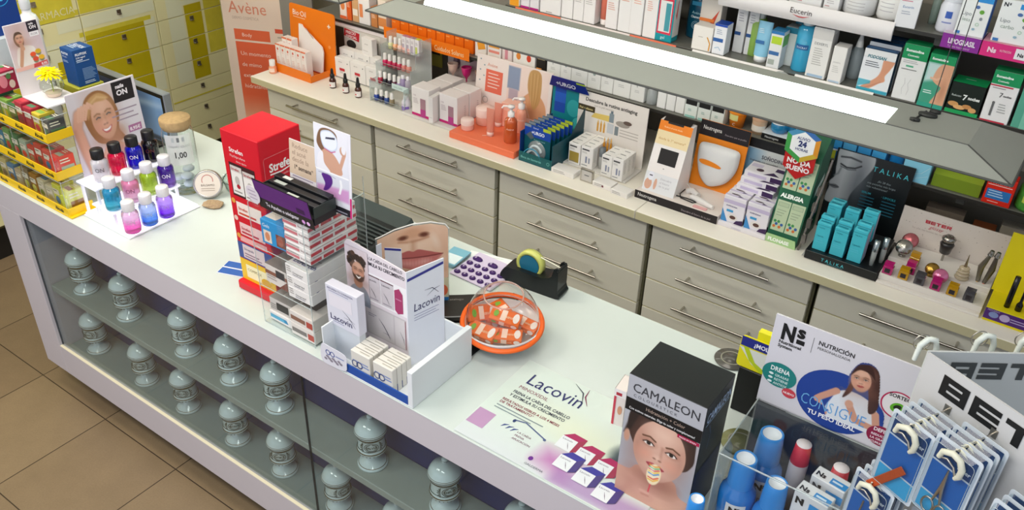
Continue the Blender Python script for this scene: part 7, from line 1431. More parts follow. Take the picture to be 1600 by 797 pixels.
# 16 yellow mascara display
t = thing('mascara_display', 'yellow display with black mascara tubes and a purple base at the right edge', 'display', (.10, 2.635, B0), .0)
YE = mat('#e2d014', .4); q = MB(); q.box(-.128, -.11, 0, .2, .13, .006, YE); q.box(-.128, -.11, .0061, .2, .13, .045, YE, b=.001); F = frame((-.128, -.1105, 0), (1, 0, 0), (0, 0, 1)); q.rect(F, 0, .008, .33, .036, '#4a2070'); q.ell(F, .025, .026, .013, .010, '#8090c0', .0008); q.ell(F, .055, .026, .014, .012, '#b8a8d0', .0008); q.ell(F, .13, .026, .014, .012, '#b8a8d0', .0008); q.rect(F, .07, .028, .045, .003, '#b8a8d0', .0008); q.rect(F, .07, .02, .04, .003, '#b8a8d0', .0008); q.text(F, 'PESTAÑAS', .006, .037, .007, '#c8b8e0', e=.0008); q.build('base', t)
q = MB(); F = frame((-.135, .0, .045), (1, 0, 0), (0, .12, 1)); q.prism([(0, 0), (.33, 0), (.33, .19), (0, .19)], .004, YE, F); q.sheet([(.085, .1, .0006), (.16, .09, .0006), (.16, .15, .0006), (.1, .155, .0006)], ink('#5a3048'), F); q.sheet([(.09, .11, .0009), (.15, .1, .0009), (.15, .14, .0009), (.1, .145, .0009)], ink('#c8bcc0'), F); q.build('back_card', t)
for i, (x, h_, w_) in enumerate(((.055, .105, .008), (.085, .09, .004), (.115, .11, .009))):
    bottle('mascara_tube', 'black mascara %s in the yellow display' % ('tube, leftmost', 'wand, thin middle one', 'tube, rightmost')[i], 'mascara', -.035 + x, 2.56, B0 + .0455, [(0, 0), (w_ if i != 1 else .009, 0), (w_ if i != 1 else .009, .02), (w_, .03), (w_, h_ * .6)], mat('#141214', .25), [(w_, h_ * .6), (w_ * .95, h_), (0, h_)], mat('#1c1a1c', .25), 'black mascaras', n=14)
# ================================================================ GOODS ON THE WALL SHELVES
def rail(name, label, x0, x1, z0, z1, c, texts=(), y=2.7965, tilt=.0, curved=False):
    q, fin = solid(name, label, 'shelf strip', loc=(x0, y, z0)); w, h = x1 - x0, z1 - z0
    if curved:
        n = 6; pr = [(-.012 * math.sin(PI * k / n), h * k / n) for k in range(n + 1)]
        q.add([(a, p[0], p[1]) for a in (0, w) for p in pr], [(k, k + 1, n + 2 + k, n + 1 + k) for k in range(n)], mat(c, .35), True)
        q.box(0, .0003, 0, w, .0018, h, mat(c, .35))
        yy = -.0124
    else: q.box(0, 0, 0, w, .0018, h, mat(c, .35)); yy = -.0003
    F = frame((0, yy, 0), (1, 0, 0), (0, 0, 1))
    for (s, x, z, sz, tc, o) in texts:
        if s == '~': q.curve(F, [(x, z), (x + .02, z - .005), (x + .035, z - .005), (x + .055, z)], [.0005, sz, sz, .0005], tc, .0006); continue
        q.text(F, s, x, z, sz, tc, bold=o.get('b', 0), maxw=o.get('mw'))
    fin(); return F
def sb(label, x, w, h, z, base, pr=None, y=2.83, d=.05, rz=0., name='product_box', group=None, top=None): return carton(name, label, 'box', w - .002, d, h, (x + w / 2, y + d / 2 - .01, z + .0005), rz, base, pr, group, top)
WB2 = '#efeeec'
gl = lambda c='#b8b4b0': [('l', .15, .62, .6, 4, c, .05)]
# --- lowest shelf
zA = SA
for i, (x, w, h, c_, pr) in enumerate(((-2.93, .045, .12, '#f2e6dc', {'F': [('e', .5, .5, .3, .16, '#e88a4c'), ('r', 0, 0, 1, .12, '#e8703c')]}), (-2.885, .03, .13, '#e8672c', {'F': gl('#f8d8b8')}), (-2.85, .04, .10, '#d8a878', {'F': [('r', .1, .3, .8, .3, '#f2e8dc')]}), (-2.81, .07, .15, '#eeeae8', {'F': [('t', 'nuxe', .2, .8, .08, '#4a4a4a'), ('r', .1, .2, .3, .4, '#e8905c')]}),
                                       (-2.735, .04, .09, '#c8824c', {'F': gl('#f0d8c0')}), (-2.69, .05, .13, '#e8d8c8', {'F': [('r', 0, .1, 1, .3, '#d8884c')]}))):
    sb('sun care box on the lowest shelf left of the orange strip, %s from the left' % ordn[i], x, w, h, zA, c_, pr, group='mixed boxes left of the orange strip')
F = rail('shelf_strip', 'orange Cuidados Solares strip along the lowest shelf', -2.63, -2.152, zA - .02, zA + .032, '#f07810', [('Cuidados Solares', .045, .012, .03, '#f8e0b0', {'mw': .16}), ('Cuidados Solares', .29, .012, .03, '#f8e0b0', {'mw': .16})], y=2.79)
for i in range(9): sb('orange sun care box behind the orange strip, %s from the left' % ordn[i], -2.615 + .051 * i, .05, .092 + .006 * (i % 3), zA, '#ee7014', {'F': [('r', .1, .80, .6, .08, '#f8d8b0'), ('l', .1, .7, .7, 2, '#d85a10', .06), ('r', .1, .5, .4, .06, '#f4a050')], 'T': [('r', .1, .2, .8, .3, '#f8b070')]}, y=2.835, group='orange sun care boxes')
sb('white box with an orange sun, right of the orange strip', -2.145, .06, .10, zA, '#f0e8e0', {'F': [('p', [(.2, .6), (.8, .7), (.95, .4), (.3, .3)], '#f0a030'), ('l', .2, .9, .5, 2, '#c8b8b0', .06)]})
sb('white box with orange and pink stripes beside the sun box', -2.08, .07, .11, zA, '#f0e8e4', {'F': [('r', .1, .5, .8, .2, '#f0a848'), ('r', .1, .3, .8, .1, '#e89080')]})
sb('pale box with a pink bottle picture on the lowest shelf', -2.005, .05, .11, zA, '#ecdcd8', {'F': [('r', .3, .2, .3, .5, '#d8909c')]})
sb('white box with an orange dot and a red dot', -1.95, .11, .11, zA, '#f0ede8', {'F': [('e', .25, .45, .1, .13, '#e8903c'), ('e', .72, .45, .1, .13, '#d8482c'), ('l', .1, .8, .7, 1, '#b8b0a8', .05)]})
sb('black box with cream lettering on the lowest shelf', -1.835, .045, .12, zA, '#26221e', {'F': [('l', .1, .8, .8, 4, '#c8b890', .1), ('r', 0, 0, .6, .2, '#e89848')]})
for i, w in enumerate((.065, .05, .075, .06, .055, .075, .06)):
    x = -1.785 + sum((.065, .05, .075, .06, .055, .075, .06)[:i])
    sb('plain white box in the middle of the lowest shelf, %s from the left' % ordn[i], x, w, .10 + .006 * (i % 3), zA, '#eeeeea', {'F': [('e', .5, .6, .1, .06, '#9aa8a4') if i % 2 else ('t', 'B', .4, .55, .12, '#8a8a8a'), ('l', .3, .4, .4, 2, '#c8c8c4', .06)]}, group='plain white boxes on the lowest shelf')
bottle('clear_bottle', 'small clear bottle standing between the white boxes on the lowest shelf', 'bottle', -1.322, 2.84, zA, [(0, 0), (.02, 0), (.021, .003), (.02, .05), (.014, .058)], clear('#e8eeee', 1.5, .05, solid=.4), [(.014, .056), (.014, .075), (0, .076)], mat('#dcdcdc', .3), n=18)
for i in range(3): sb('slim white box right of the small clear bottle, %s' % ('left', 'middle', 'right')[i], -1.292 + .038 * i, .037, .095, zA, '#f0f0ee', {'F': [('l', .3, .8, .4, 2, '#c0c0bc', .05)]}, group='slim white boxes on the lowest shelf')
for i in range(3): sb('pale mint box with a black label on the lowest shelf, %s' % ('left', 'middle', 'right')[i], -1.175 + .052 * i, .051, .088, zA, '#e4ece8', {'F': [('r', .05, .55, .9, .4, '#1c1e1e'), ('l', .12, .88, .7, 2, '#e0e0dc', .1), ('r', .1, 0, .8, .1, '#9cd0c8'), ('l', .3, .35, .3, 2, '#8ab0a8', .06)]}, y=2.82, group='mint boxes with black labels')
bottle('cream_jar', 'orange vitamin tub with a pale label on the lowest shelf', 'jar', -.985, 2.85, zA, [(0, 0), (.026, 0), (.03, .04), (.032, .055)], mat('#ee8418', .2, coat=.4), [(.034, .055), (.034, .09), (0, .092)], mat('#f09428', .3), n=26, printf=lambda q: (cylband(q, .0312, .03, .052, '#d8d890', -.8, .4), cyltext(q, .0305, 'C', .012, .014, '#f8e8c8')))
bottle('cream_jar', 'beige cream jar with a white label on the lowest shelf', 'jar', -.90, 2.845, zA, [(0, 0), (.022, 0), (.026, .04), (.027, .05)], mat('#d8b898', .3), [(.028, .05), (.028, .085), (0, .086)], mat('#d0a888', .35), n=24, printf=lambda q: cylband(q, .0255, .012, .034, '#e8e4dc'))
q, fin = solid('display_tray', 'black edged white tray with blue jars on the lowest shelf', 'tray', loc=(-.875, 2.81, zA + .0005)); q.box(0, 0, 0, .215, .10, .022, mat('#e8eef2', .4)); F = frame((0, -.0004, 0), (1, 0, 0), (0, 0, 1)); q.rect(F, 0, 0, .215, .02, '#17181a'); q.text(F, 'Neutrogena', .012, .006, .012, '#f0f0f0', maxw=.05, e=.0008); q.rect(frame((.11, .01, .022), (1, 0, 0), (0, 1, 0)), 0, 0, .06, .05, '#e04898'); fin()
for i, (x, y) in enumerate(((-.83, 2.85), (-.79, 2.885), (-.745, 2.85), (-.70, 2.88))):
    bottle('cream_jar', 'translucent blue jar with a white lid in the black edged tray, %s from the left' % ordn[i], 'jar', x, y, zA + .0228, [(0, 0), (.024, 0), (.029, .008), (.03, .024), (.027, .034)], mat('#2c98d0', .12, coat=.6, trans=.3), [(.0285, .033), (.0285, .052), (.026, .055), (0, .055)], mat('#e4eef2', .3), 'blue jars in the tray', n=26)
q, fin = solid('display_tray', 'blue Crema Facial tray on the lowest shelf behind the green display', 'tray', loc=(-.655, 2.81, zA + .0005)); q.box(0, 0, 0, .20, .10, .03, mat('#2474b8', .4)); q.box(-.001, -.003, .03, .201, .0, .034, mat('#e8eef4', .4)); F = frame((0, -.0004, 0), (1, 0, 0), (0, 0, 1)); q.text(F, 'Crema Facial', .07, .008, .017, '#f0f6fa', bold=.03, e=.001, maxw=.09); q.rect(F, .0, .0, .04, .03, '#c8d040', .0006); fin()
for i in range(4): sb('bright blue face cream pack in the Crema Facial tray, %s from the left' % ordn[i], -.65 + .048 * i, .046, .06, zA + .031, ('#3fa0dc', '#58b0e0', '#3f9cd8', '#4aa8e0')[i], {'F': [('l', .2, .6, .6, 2, '#cfe8f4', .12)], 'T': [('r', .1, .2, .8, .5, '#8cc8ec')]}, y=2.835, group='blue packs in the tray')
bottle('toner_bottle', 'blue bottle with a white base right of the Crema Facial tray', 'bottle', -.43, 2.85, zA, [(0, 0), (.022, 0), (.0225, .03), (.0225, .09)], [mat('#e4e8ec', .3), mat('#e4e8ec', .3), mat('#1f7cc0', .2, coat=.4)], [(.0228, .09), (.0228, .12), (0, .121)], mat('#2a8cd0', .3), n=20)
sb('light blue flat pack with wave lines on the lowest shelf', -.40, .085, .10, zA, '#8cd0e8', {'F': [('t', 'Tratado', .08, .8, .06, '#3f88a8'), ('c', [(.3, .1), (.5, .3), (.7, .35), (.95, .6)], .012, '#d8f0f8'), ('c', [(.3, 0), (.55, .15), (.95, .3)], .01, '#d8f0f8')]}, y=2.81)
q, fin = solid('product_box', 'olive green sloping lid box on the lowest shelf right of the black display', 'box', loc=(-.235, 2.855, zA + .0005)); GO = mat('#7c9424', .4); q.box(-.072, -.04, 0, .072, .045, .042, GO, b=.001); q.add([(-.072, -.04, .0425), (.072, -.04, .0425), (.072, .045, .085), (-.072, .045, .085)], [(0, 1, 2, 3)], mat('#94ac34', .4)); q.add([(-.072, -.04, .0425), (.072, -.04, .0425), (.072, .045, .085), (-.072, .045, .085), (.072, .045, .0425), (-.072, .045, .0425)], [(1, 4, 2), (0, 3, 5), (4, 5, 3, 2)], GO); F = frame((-.072, -.04, .0425), (1, 0, 0), (0, .085, .0425)); q.rect(F, .045, .052, .055, .02, '#d8dcc0'); q.text(F, 'COLNAT', .05, .056, .011, '#5a6a20', bold=.02, e=.001, maxw=.045); fin()
sb('bright red box with a blue panel on the lowest shelf', -.155, .082, .09, zA, '#dd2a18', {'F': [('t', 'MegaRed', .1, .78, .17, '#fbf0ee', {'b': .04, 'mw': .8}), ('r', .05, .7, .85, .03, '#f8c8c0'), ('r', .08, .2, .84, .36, '#2c78c0'), ('l', .14, .48, .6, 3, '#b8d4f0', .09), ('l', .2, .1, .5, 1, '#f8d0c8', .05)]}, y=2.81)
bottle('garden_pack', 'rounded green pack with flower picture at the right end of the lowest shelf', 'pack', -.02, 2.85, zA, [(0, 0), (.045, 0), (.05, .01), (.046, .07), (.03, .09)], mat('#4c9c3c', .3, var=.5, scale=60), [(.03, .088), (.028, .1), (0, .102)], mat('#2c6c3c', .3), n=20, printf=lambda q: cylband(q, .0495, .03, .05, '#c8dc58', -.6, .6))
for i, (x, w, h, c_, pr) in enumerate(((.05, .08, .13, '#efeae6', {'F': gl()}), (.14, .07, .12, '#e8e0d8', {'F': gl()}))): sb('pale box at the far right of the lowest shelf, %s' % ('left', 'right')[i], x, w, h, zA, c_, pr)
# things low behind the displays on the worktop, right part
for i, (x, w, h, c_, lb) in enumerate(((-.31, .12, .11, '#a89888', 'grey brown folded box behind the glossy display'), (-.16, .07, .09, '#b8683c', 'orange brown pack behind the glossy display'), (-.08, .10, .12, '#b8b0a4', 'grey box with dark lettering behind the glossy display'))):
    carton('product_box', lb, 'box', w, .05, h, (x + w / 2, 2.95, B0), .05, c_, {'F': [('r', .2, .3, .5, .3, '#4a443c' if i == 0 else '#e8e0d4')] + ([('t', 'Eucerin', .2, .5, .18, '#3a3632', {'b': .02})] if i == 2 else [])})
# --- middle shelf
zB = SB
rail('shelf_strip', 'coral orange strip at the left on the middle shelf edge', -1.93, -1.72, zB - .032, zB + .002, '#ee7a58', [('AGUA TERMAL', .06, .008, .014, '#f8d8cc', {})])
rail('shelf_strip', 'coral orange strip left of the gold swoosh box on the middle shelf', -1.42, -1.235, zB - .03, zB + .002, '#ee7a58', [('SPF', .07, .01, .015, '#f8d8cc', {})])
rail('shelf_strip', 'white strip between the two coral strips on the middle shelf edge', -1.718, -1.422, zB - .028, zB + .002, '#f0e4de')
rail('shelf_strip', 'rounded white strip in the middle of the middle shelf edge', -1.17, -.84, zB - .034, zB + .004, '#eae6e2', curved=True, y=2.795)
rail('shelf_strip', 'rounded white strip under the foot care boxes on the middle shelf', -.80, -.545, zB - .034, zB + .004, '#eae6e2', curved=True, y=2.795)
q, fin = solid('price_disc', 'round grey price disc reading OFERTA ESPECIAL 16,90', 'price sign', loc=(-.838, 2.776, zB - .022)); F = frame((0, 0, 0), (1, 0, 0), (0, 0, 1)); q.prism([(.037 * math.cos(a), .03 * math.sin(a)) for a in [2 * PI * k / 32 for k in range(32)]], .002, mat('#a8aca8', .3), F); q.text(F, 'OFERTA', 0, .014, .0095, '#2a2c2c', 'c', .03); q.text(F, 'ESPECIAL', 0, .005, .0095, '#2a2c2c', 'c', .03); q.text(F, '16,90', 0, -.016, .017, '#2f5a5c', 'c', .03); q.box(-.003, .0002, -.005, .003, .01, .005, mat('#a8aca8', .3)); fin()
Bx = [(-1.97, .05, .13, '#eeeae4', {'F': [('r', .05, .0, .9, .4, '#f0a020'), ('l', .2, .35, .6, 3, '#f8d080', .06)]}, 'white box with a yellow lower half at the left of the middle shelf'),
      (-1.915, .042, .14, '#e4e0e4', {'F': [('r', 0, 0, 1, .06, '#b01c78'), ('l', .3, .6, .4, 3, '#c8c0c8', .05)]}, 'white box with a magenta base line, left one, on the middle shelf'),
      (-1.872, .042, .14, '#e4e0e4', {'F': [('r', 0, 0, 1, .06, '#b01c78'), ('l', .3, .6, .4, 3, '#c8c0c8', .05)]}, 'white box with a magenta base line, right one, on the middle shelf'),
      (-1.825, .095, .17, '#eceae8', {'F': [('r', .3, .03, .3, .02, '#a8a4a0')]}, 'widest plain white box on the middle shelf'),
      (-1.728, .052, .15, '#efecea', {'F': gl('#c8c4c0')}, 'white carton right of the widest plain box'), (-1.675, .045, .15, '#efecea', {'F': gl('#c8c4c0')}, 'second white carton right of the widest plain box'), (-1.63, .05, .15, '#f0ecea', {'F': gl('#c8c4c0')}, 'white carton directly left of the coral tube'),
      (-1.535, .05, .15, '#f0ecea', {'F': gl('#e0b0a0')}, 'white carton directly right of the coral tube'), (-1.483, .10, .16, '#f0eeec', {'F': [('l', .1, .85, .3, 4, '#e8b8a8', .05), ('l', .6, .85, .3, 4, '#e8b8a8', .05), ('r', .49, 0, .01, 1, '#d8d4d0')]}, 'broad white carton with faint coral lettering'),
      (-1.38, .055, .15, '#f0ecea', {'F': [('l', .2, .85, .4, 5, '#e8b8a8', .05)]}, 'white carton left of the teal and red window box'),
      (-1.27 - .06, .068, .19, '#1c98a4', {'F': [('r', .08, .14, .84, .66, '#d83850'), ('r', .16, .18, .68, .58, '#e8e8e6'), ('r', .5, .2, .3, .52, '#4a9ca8'), ('t', 'gel', .35, .05, .08, '#d8f0f0')], 'R': [('r', .0, .1, 1, .8, '#e8e4e0'), ('p', [(.3, .5), (.6, .9), (.5, .4)], '#d84838')]}, 'teal box with a red framed window on the middle shelf'),
      (-1.185, .075, .085, '#efebe4', {'F': [('l', .3, .55, .3, 1, '#a8a098', .05), ('c', [(.75, .6), (.92, .35), (.9, .05)], .05, '#e0a030')]}, 'cream white box with a gold swoosh'),
      (-1.108, .047, .105, '#eef0f4', {'F': [('r', 0, .93, 1, .07, '#2450b8'), ('r', 0, .42, .8, .12, '#2f62a8'), ('l', .2, .8, .5, 3, '#b0b8c8', .06), ('c', [(.2, .2), (.5, .25), (.7, .15)], .02, '#8ab8d8')], 'T': [('r', 0, 0, 1, 1, '#2450b8')]}, 'white box with a bright blue top edge beside the gold swoosh box')]
for (x, w, h, c_, pr, lb) in Bx: sb(lb, x, w, h, zB, c_, pr, y=2.82)
sb('tan and orange box behind the gold swoosh box', -1.20, .08, .16, zB, '#dcd4c8', {'F': [('p', [(.5, .5), (.9, .8), (.7, .45)], '#c84830'), ('r', 0, .5, .7, .07, '#e88038')], 'T': [('r', 0, 0, 1, 1, '#d8d0c8')]}, y=2.895)
for i in range(2): sb('tall white box with a blue top and blue label, %s of two at the back' % ('left', 'right')[i], -1.06 + .042 * i, .038, .17, zB, '#dcdcdc', {'F': [('r', 0, .36, .6, .07, '#24508c'), ('l', .2, .8, .5, 4, '#a8a8b0', .05)], 'T': [('r', 0, 0, 1, 1, '#2a3f8c')]}, y=2.885, group='blue topped boxes at the back')
def tube_stand(label, x, y, z, w, h, c_, cc, pr=()):
    t = thing('cream_tube', label, 'tube', (x, y, z + .0005)); q = MB(); n = 14
    ring_ = lambda s, zz: [(w / 2 * (s + (1 - s) * 1) * math.cos(2 * PI * k / n), .5 * w * s * math.sin(2 * PI * k / n), zz) for k in range(n)]
    vs = ring_(.85, .02) + ring_(.55, h * .6) + ring_(.06, h); q.add(vs, [(l * n + k, l * n + (k + 1) % n, (l + 1) * n + (k + 1) % n, (l + 1) * n + k) for l in range(2) for k in range(n)], c_ if not isinstance(c_, str) else mat(c_, .25), True)
    F = frame((-w / 2, -w * .5, .02), (1, 0, 0), (0, .28 * w / h * 1.2, 1)); deco(q, F, w, h - .02, pr); q.build('tube_body', t); q = MB(); q.lathe([(0, 0), (w * .42, 0), (w * .44, .02), (0, .021)], mat(cc, .3), 18); q.build('cap', t)
bottle('shampoo_tube', 'coral orange tube with a white cap among the white cartons', 'tube', -1.558, 2.85, zB, [(.014, .018), (.0175, .02), (.018, .13)], mat('#e88068', .25), [(.0165, 0), (.0168, .02), (0, .021)], mat('#f0e8e4', .3), n=20)
t = thing('cleanser_bottle', 'dark teal bottle of face wash behind the gold swoosh box', 'bottle', (-1.208, 2.86, zB + .0005)); q = MB(); q.lathe([(0, 0), (.04, 0), (.043, .004), (.043, .13), (.036, .15), (.014, .158)], mat('#0e4c64', .12, coat=.5), 30, sq=.6); F = frame((-.03, -.0262, .02), (1, 0, 0), (0, 0, 1)); q.text(F, 'Avène', .012, .07, .014, '#a8d8e0', e=.0004); q.text(F, 'Cleanance', .01, .056, .012, '#e0f0f4', bold=.02, maxw=.04); q.rect(F, .008, .1, .04, .014, '#2f8cb0'); q.ring(F, .03, .03, .008, .0095, '#8ab8c8'); q.ring(F, .03, .03, .013, .0145, '#8ab8c8'); q.build('bottle_body', t); q = MB(); q.lathe([(.016, .155), (.016, .18), (0, .181)], mat('#1c5a74', .3), 18); q.build('cap', t); t.location.x = -1.262 + .045
t.location = (-1.222, 2.935, zB + .0005)
bottle('cleanser_bottle', 'green translucent bottle behind the light blue tube', 'bottle', -.985, 2.90, zB, [(0, 0), (.028, 0), (.03, .003), (.03, .11), (.02, .13)], clear('#a8d068', 1.4, .05, solid=.6), [(.016, .128), (.016, .16), (0, .162)], mat('#e8e8e4', .3), n=22)
tube_stand('light blue tube standing on its white cap', -.945, 2.85, zB, .05, .135, '#8cc8e4', '#eef0f0', [('r', .1, .38, .6, .1, '#2f6ca8'), ('l', .2, .8, .4, 3, '#d0e8f4', .05)])
sb('white, lime and blue box right of the light blue tube', -.908, .045, .125, zB, '#e4e6e6', {'F': [('r', 0, .92, 1, .08, '#2c78b8'), ('r', .1, .66, .8, .2, '#b8d838'), ('r', .05, .36, .8, .1, '#3f6fa8'), ('r', .1, .1, .5, .14, '#a8b0a8')], 'T': [('r', 0, 0, 1, 1, '#3f98d0')], 'R': [('r', 0, .6, 1, .3, '#5cb050')]}, y=2.815)
sb('white and green box behind the lime and blue box', -.882, .045, .13, zB, '#dfe4e0', {'F': [('r', 0, .85, 1, .15, '#1f7c94')], 'R': [('r', 0, .5, 1, .3, '#6ab83c')]}, y=2.872)
bottle('lotion_bottle', 'tall turquoise lotion bottle left of the tall white box', 'bottle', -.808, 2.86, zB, [(0, 0), (.030, 0), (.032, .004), (.030, .14), (.020, .152)], mat('#3aa4cc', .15, coat=.5), [(.018, .15), (.018, .185), (0, .187)], mat('#e8f0f2', .3), n=24, printf=lambda q: (cylband(q, .0312, .075, .092, '#2464a0', -.7, .7), cyltext(q, .0318, 'DUCRAY', .079, .009, '#e0ecf4')))
bottle('lotion_bottle', 'second turquoise bottle behind the tall turquoise lotion bottle', 'bottle', -.85, 2.955, zB, [(0, 0), (.030, 0), (.032, .004), (.030, .14), (.020, .152)], mat('#2f90b4', .15, coat=.5), [(.018, .15), (.018, .175), (0, .177)], mat('#2f98b8', .3), n=24)
sb('tall white lettered box between the turquoise bottle and a shorter white box', -.775, .066, .165, zB, '#ebeae6', {'F': [('t', 'DEXERYL', .15, .66, .075, '#6a6a6e', {'mw': .7}), ('l', .2, .58, .5, 8, '#c0beba', .045), ('r', .1, .02, .8, .05, '#a8c4dc'), ('r', 0, .78, 1, .2, '#d8d6d2')], 'R': [('r', 0, .6, 1, .3, '#d0cecc')]}, y=2.82, d=.06)
sb('smaller white box to the right of the tall one', -.70, .045, .12, zB, '#eeece8', {'F': [('t', 'DEXERYL', .15, .55, .05, '#a8a4a4', {'mw': .6}), ('l', .2, .45, .5, 4, '#d0ceca', .05), ('r', .1, .02, .8, .05, '#b8cce0')]}, y=2.815)
bottle('clear_bottle', 'clear pump bottle behind the smaller of the two plain white boxes', 'bottle', -.645, 2.90, zB, [(0, 0), (.02, 0), (.022, .003), (.022, .09), (.012, .105)], clear('#d8e4e8', 1.4, .05, solid=.4), [(.012, .103), (.01, .12), (.004, .15), (0, .151)], mat('#e8e8e6', .3), n=18)
podo = {'F': [('i', .0, .0, 1, .8, pic_foot()), ('r', 0, .82, 1, .18, '#e8eaea'), ('t', 'PODOSAN', .12, .80, .10, '#1f7484', {'b': .04, 'sh': .2, 'mw': .6}), ('l', .1, .7, .5, 3, '#6a7078', .05)], 'T': [('r', 0, 0, 1, 1, '#1c4f84'), ('r', .1, .3, .8, .3, '#3f7cb0')], 'R': [('r', 0, 0, 1, 1, '#264a64')]}
for i in range(4): sb('foot cream box with a bare foot picture, %s' % ('foremost', 'second from the front', 'third from the front', 'rearmost')[i], -.605 + .001 * i, .098, .135 + .012 * (i > 0), zB, '#dfe2e4', podo if i == 0 else {'T': podo['T'], 'F': [('r', 0, 0, 1, 1, '#cfd4d8')]}, y=2.815 + .036 * i, d=.034, group='foot cream boxes')
som = lambda body: {'F': [('r', 0, .74, 1, .26, '#0f9458'), ('t', 'Somatoline', .1, .87, .065, '#f4faf6', {'b': .04, 'mw': .75}), ('t', 'Cosmetic', .2, .79, .05, '#f4faf6', {'b': .02, 'mw': .5})] + body, 'T': [('r', 0, 0, 1, 1, '#0f8a50')], 'RL': [('r', 0, .74, 1, .26, '#0c7c48')]}
sb('white and green box with a body outline', -.495, .075, .175, zB, '#ebebe9', som([('l', .1, .7, .7, 2, '#b8b8b8', .03), ('r', .25, .6, .3, .03, '#58b088'), ('l', .1, .55, .8, 1, '#6a6a6a', .03), ('c', [(.35, .4), (.4, .3), (.32, .2), (.38, .1)], .006, '#c8c8c8'), ('c', [(.6, .4), (.52, .3), (.6, .2), (.56, .1)], .006, '#c8c8c8')]), y=2.815)
sb('green topped box with a bare waist photo', -.415, .075, .165, zB, '#3f9e80', {'F': [('i', 0, .08, 1, .76, pic_body()), ('r', 0, .84, 1, .16, '#0f9458'), ('t', 'Somatoline', .1, .89, .06, '#f4faf6', {'b': .04, 'mw': .7}), ('l', .1, .3, .4, 2, '#e0f0ea', .04), ('r', 0, 0, 1, .08, '#2fa088')], 'T': [('r', 0, 0, 1, 1, '#0f8a50')]}, y=2.805)
sb('flat black and green box with ginger root picture', -.335, .095, .095, zB, '#16201a', {'F': [('t', 'Reductor', .08, .55, .09, '#d8e0dc', {'mw': .3}), ('t', '7', .42, .48, .24, '#f0f4f0', {'b': .03}), ('t', 'noches', .58, .52, .14, '#f0f4f0', {'b': .04, 'mw': .35}), ('e', .2, .3, .16, .08, '#d0985c'), ('e', .4, .22, .18, .07, '#e0ac70'), ('e', .62, .28, .14, .07, '#c88c50'), ('e', .8, .2, .12, .08, '#d8a468'), ('r', 0, 0, 1, .12, '#18a058')], 'T': [('r', 0, 0, 1, 1, '#14a05c'), ('l', .3, .6, .4, 1, '#e0f4e8', .1)]}, y=2.81, d=.07)
sb('white and green box with a figure', -.235, .078, .155, zB, '#ecebea', som([('r', 0, .70, .8, .025, '#c02840'), ('t', '7', .4, .5, .13, '#222222'), ('t', 'noches', .55, .52, .05, '#222222', {'b': .03, 'mw': .35}), ('l', .1, .66, .6, 1, '#8a8a8a', .03), ('e', .3, .38, .05, .03, '#6a6a6a'), ('r', .26, .12, .08, .24, '#6a6a6a'), ('l', .5, .36, .3, 4, '#b0b0b0', .05), ('r', 0, 0, .9, .03, '#c02840')]), y=2.81)
sb('brown toned box with a body photo at the right of the middle shelf', -.15, .075, .15, zB, '#5aa890', {'F': [('i', .3, 0, .7, 1, pic_body('#7cc0a8'))]}, y=2.81)
for i in range(3): sb('pale box at the far right of the middle shelf, %s' % ordn[i], -.06 + .08 * i, .075, .14, zB, '#e6e4e0', {'F': gl()}, y=2.82)
# --- highest shelf
zC = SCZ
F = rail('shelf_strip', 'broad rounded white lettered strip on the highest shelf edge', -1.10, -.535, zC - .045, zC + .012, '#ece8e6', [('Eucerin', .245, .028, .024, '#4a3c3c', {'b': .0}), ('~', .255, .024, .003, '#c82c34', {})], curved=True, y=2.79)
for i, (x, w) in enumerate(((-1.08, .06), (-1.01, .075), (-.93, .05), (-.875, .105), (-.765, .05))): sb('white skin care box above the broad white strip, %s from the left' % ordn[i], x, w, .12, zC, WB2, {'F': [('l', .2, .3, .5, 3, '#c8c4c4', .05), ('r', .1, .12, .3, .02, '#c88a8a')]}, y=2.82, group='white boxes on the highest shelf')
bottle('cream_jar', 'large round white cream jar on the highest shelf', 'jar', -.665, 2.86, zC, [(0, 0), (.045, 0), (.05, .006), (.05, .06)], mat('#efeeec', .25, coat=.3), [(.051, .06), (.051, .1), (0, .102)], mat('#f0efed', .3), n=32, printf=lambda q: [cylband(q, .0502, .02 + .01 * k, .022 + .01 * k, '#c0bcbc', -.6, .5) for k in range(3)])
bottle('lotion_bottle', 'rounded white lotion bottle right of the large jar', 'bottle', -.575, 2.855, zC, [(0, 0), (.03, 0), (.036, .012), (.036, .10), (.02, .12)], mat('#eeedea', .25, coat=.3), [(.015, .118), (.015, .15), (0, .151)], mat('#e8e8e8', .3), n=26, printf=lambda q: [cylband(q, .0362, .03 + .012 * k, .032 + .012 * k, '#b8b4b8', -.7, .5) for k in range(3)])
sb('white box with blue lettering right of the lotion bottle', -.545, .062, .13, zC, '#efeff0', {'F': [('t', 'Eucerin', .2, .45, .08, '#4878b0', {'mw': .6}), ('r', .1, .6, .5, .02, '#d88a9a'), ('l', .2, .36, .5, 2, '#b8bcc8', .05)]}, y=2.805, rz=.15)
for i, x in enumerate((-.455, -.425)): bottle('clear_bottle', 'slim clear bottle on the highest shelf, %s of two' % ('left', 'right')[i], 'bottle', x, 2.90, zC, [(0, 0), (.012, 0), (.012, .09), (.007, .1)], clear('#d8e8e0', 1.4, .05, solid=.35), [(.007, .1), (.007, .12), (0, .121)], mat('#d8d8d4', .3), 'slim clear bottles', n=14)
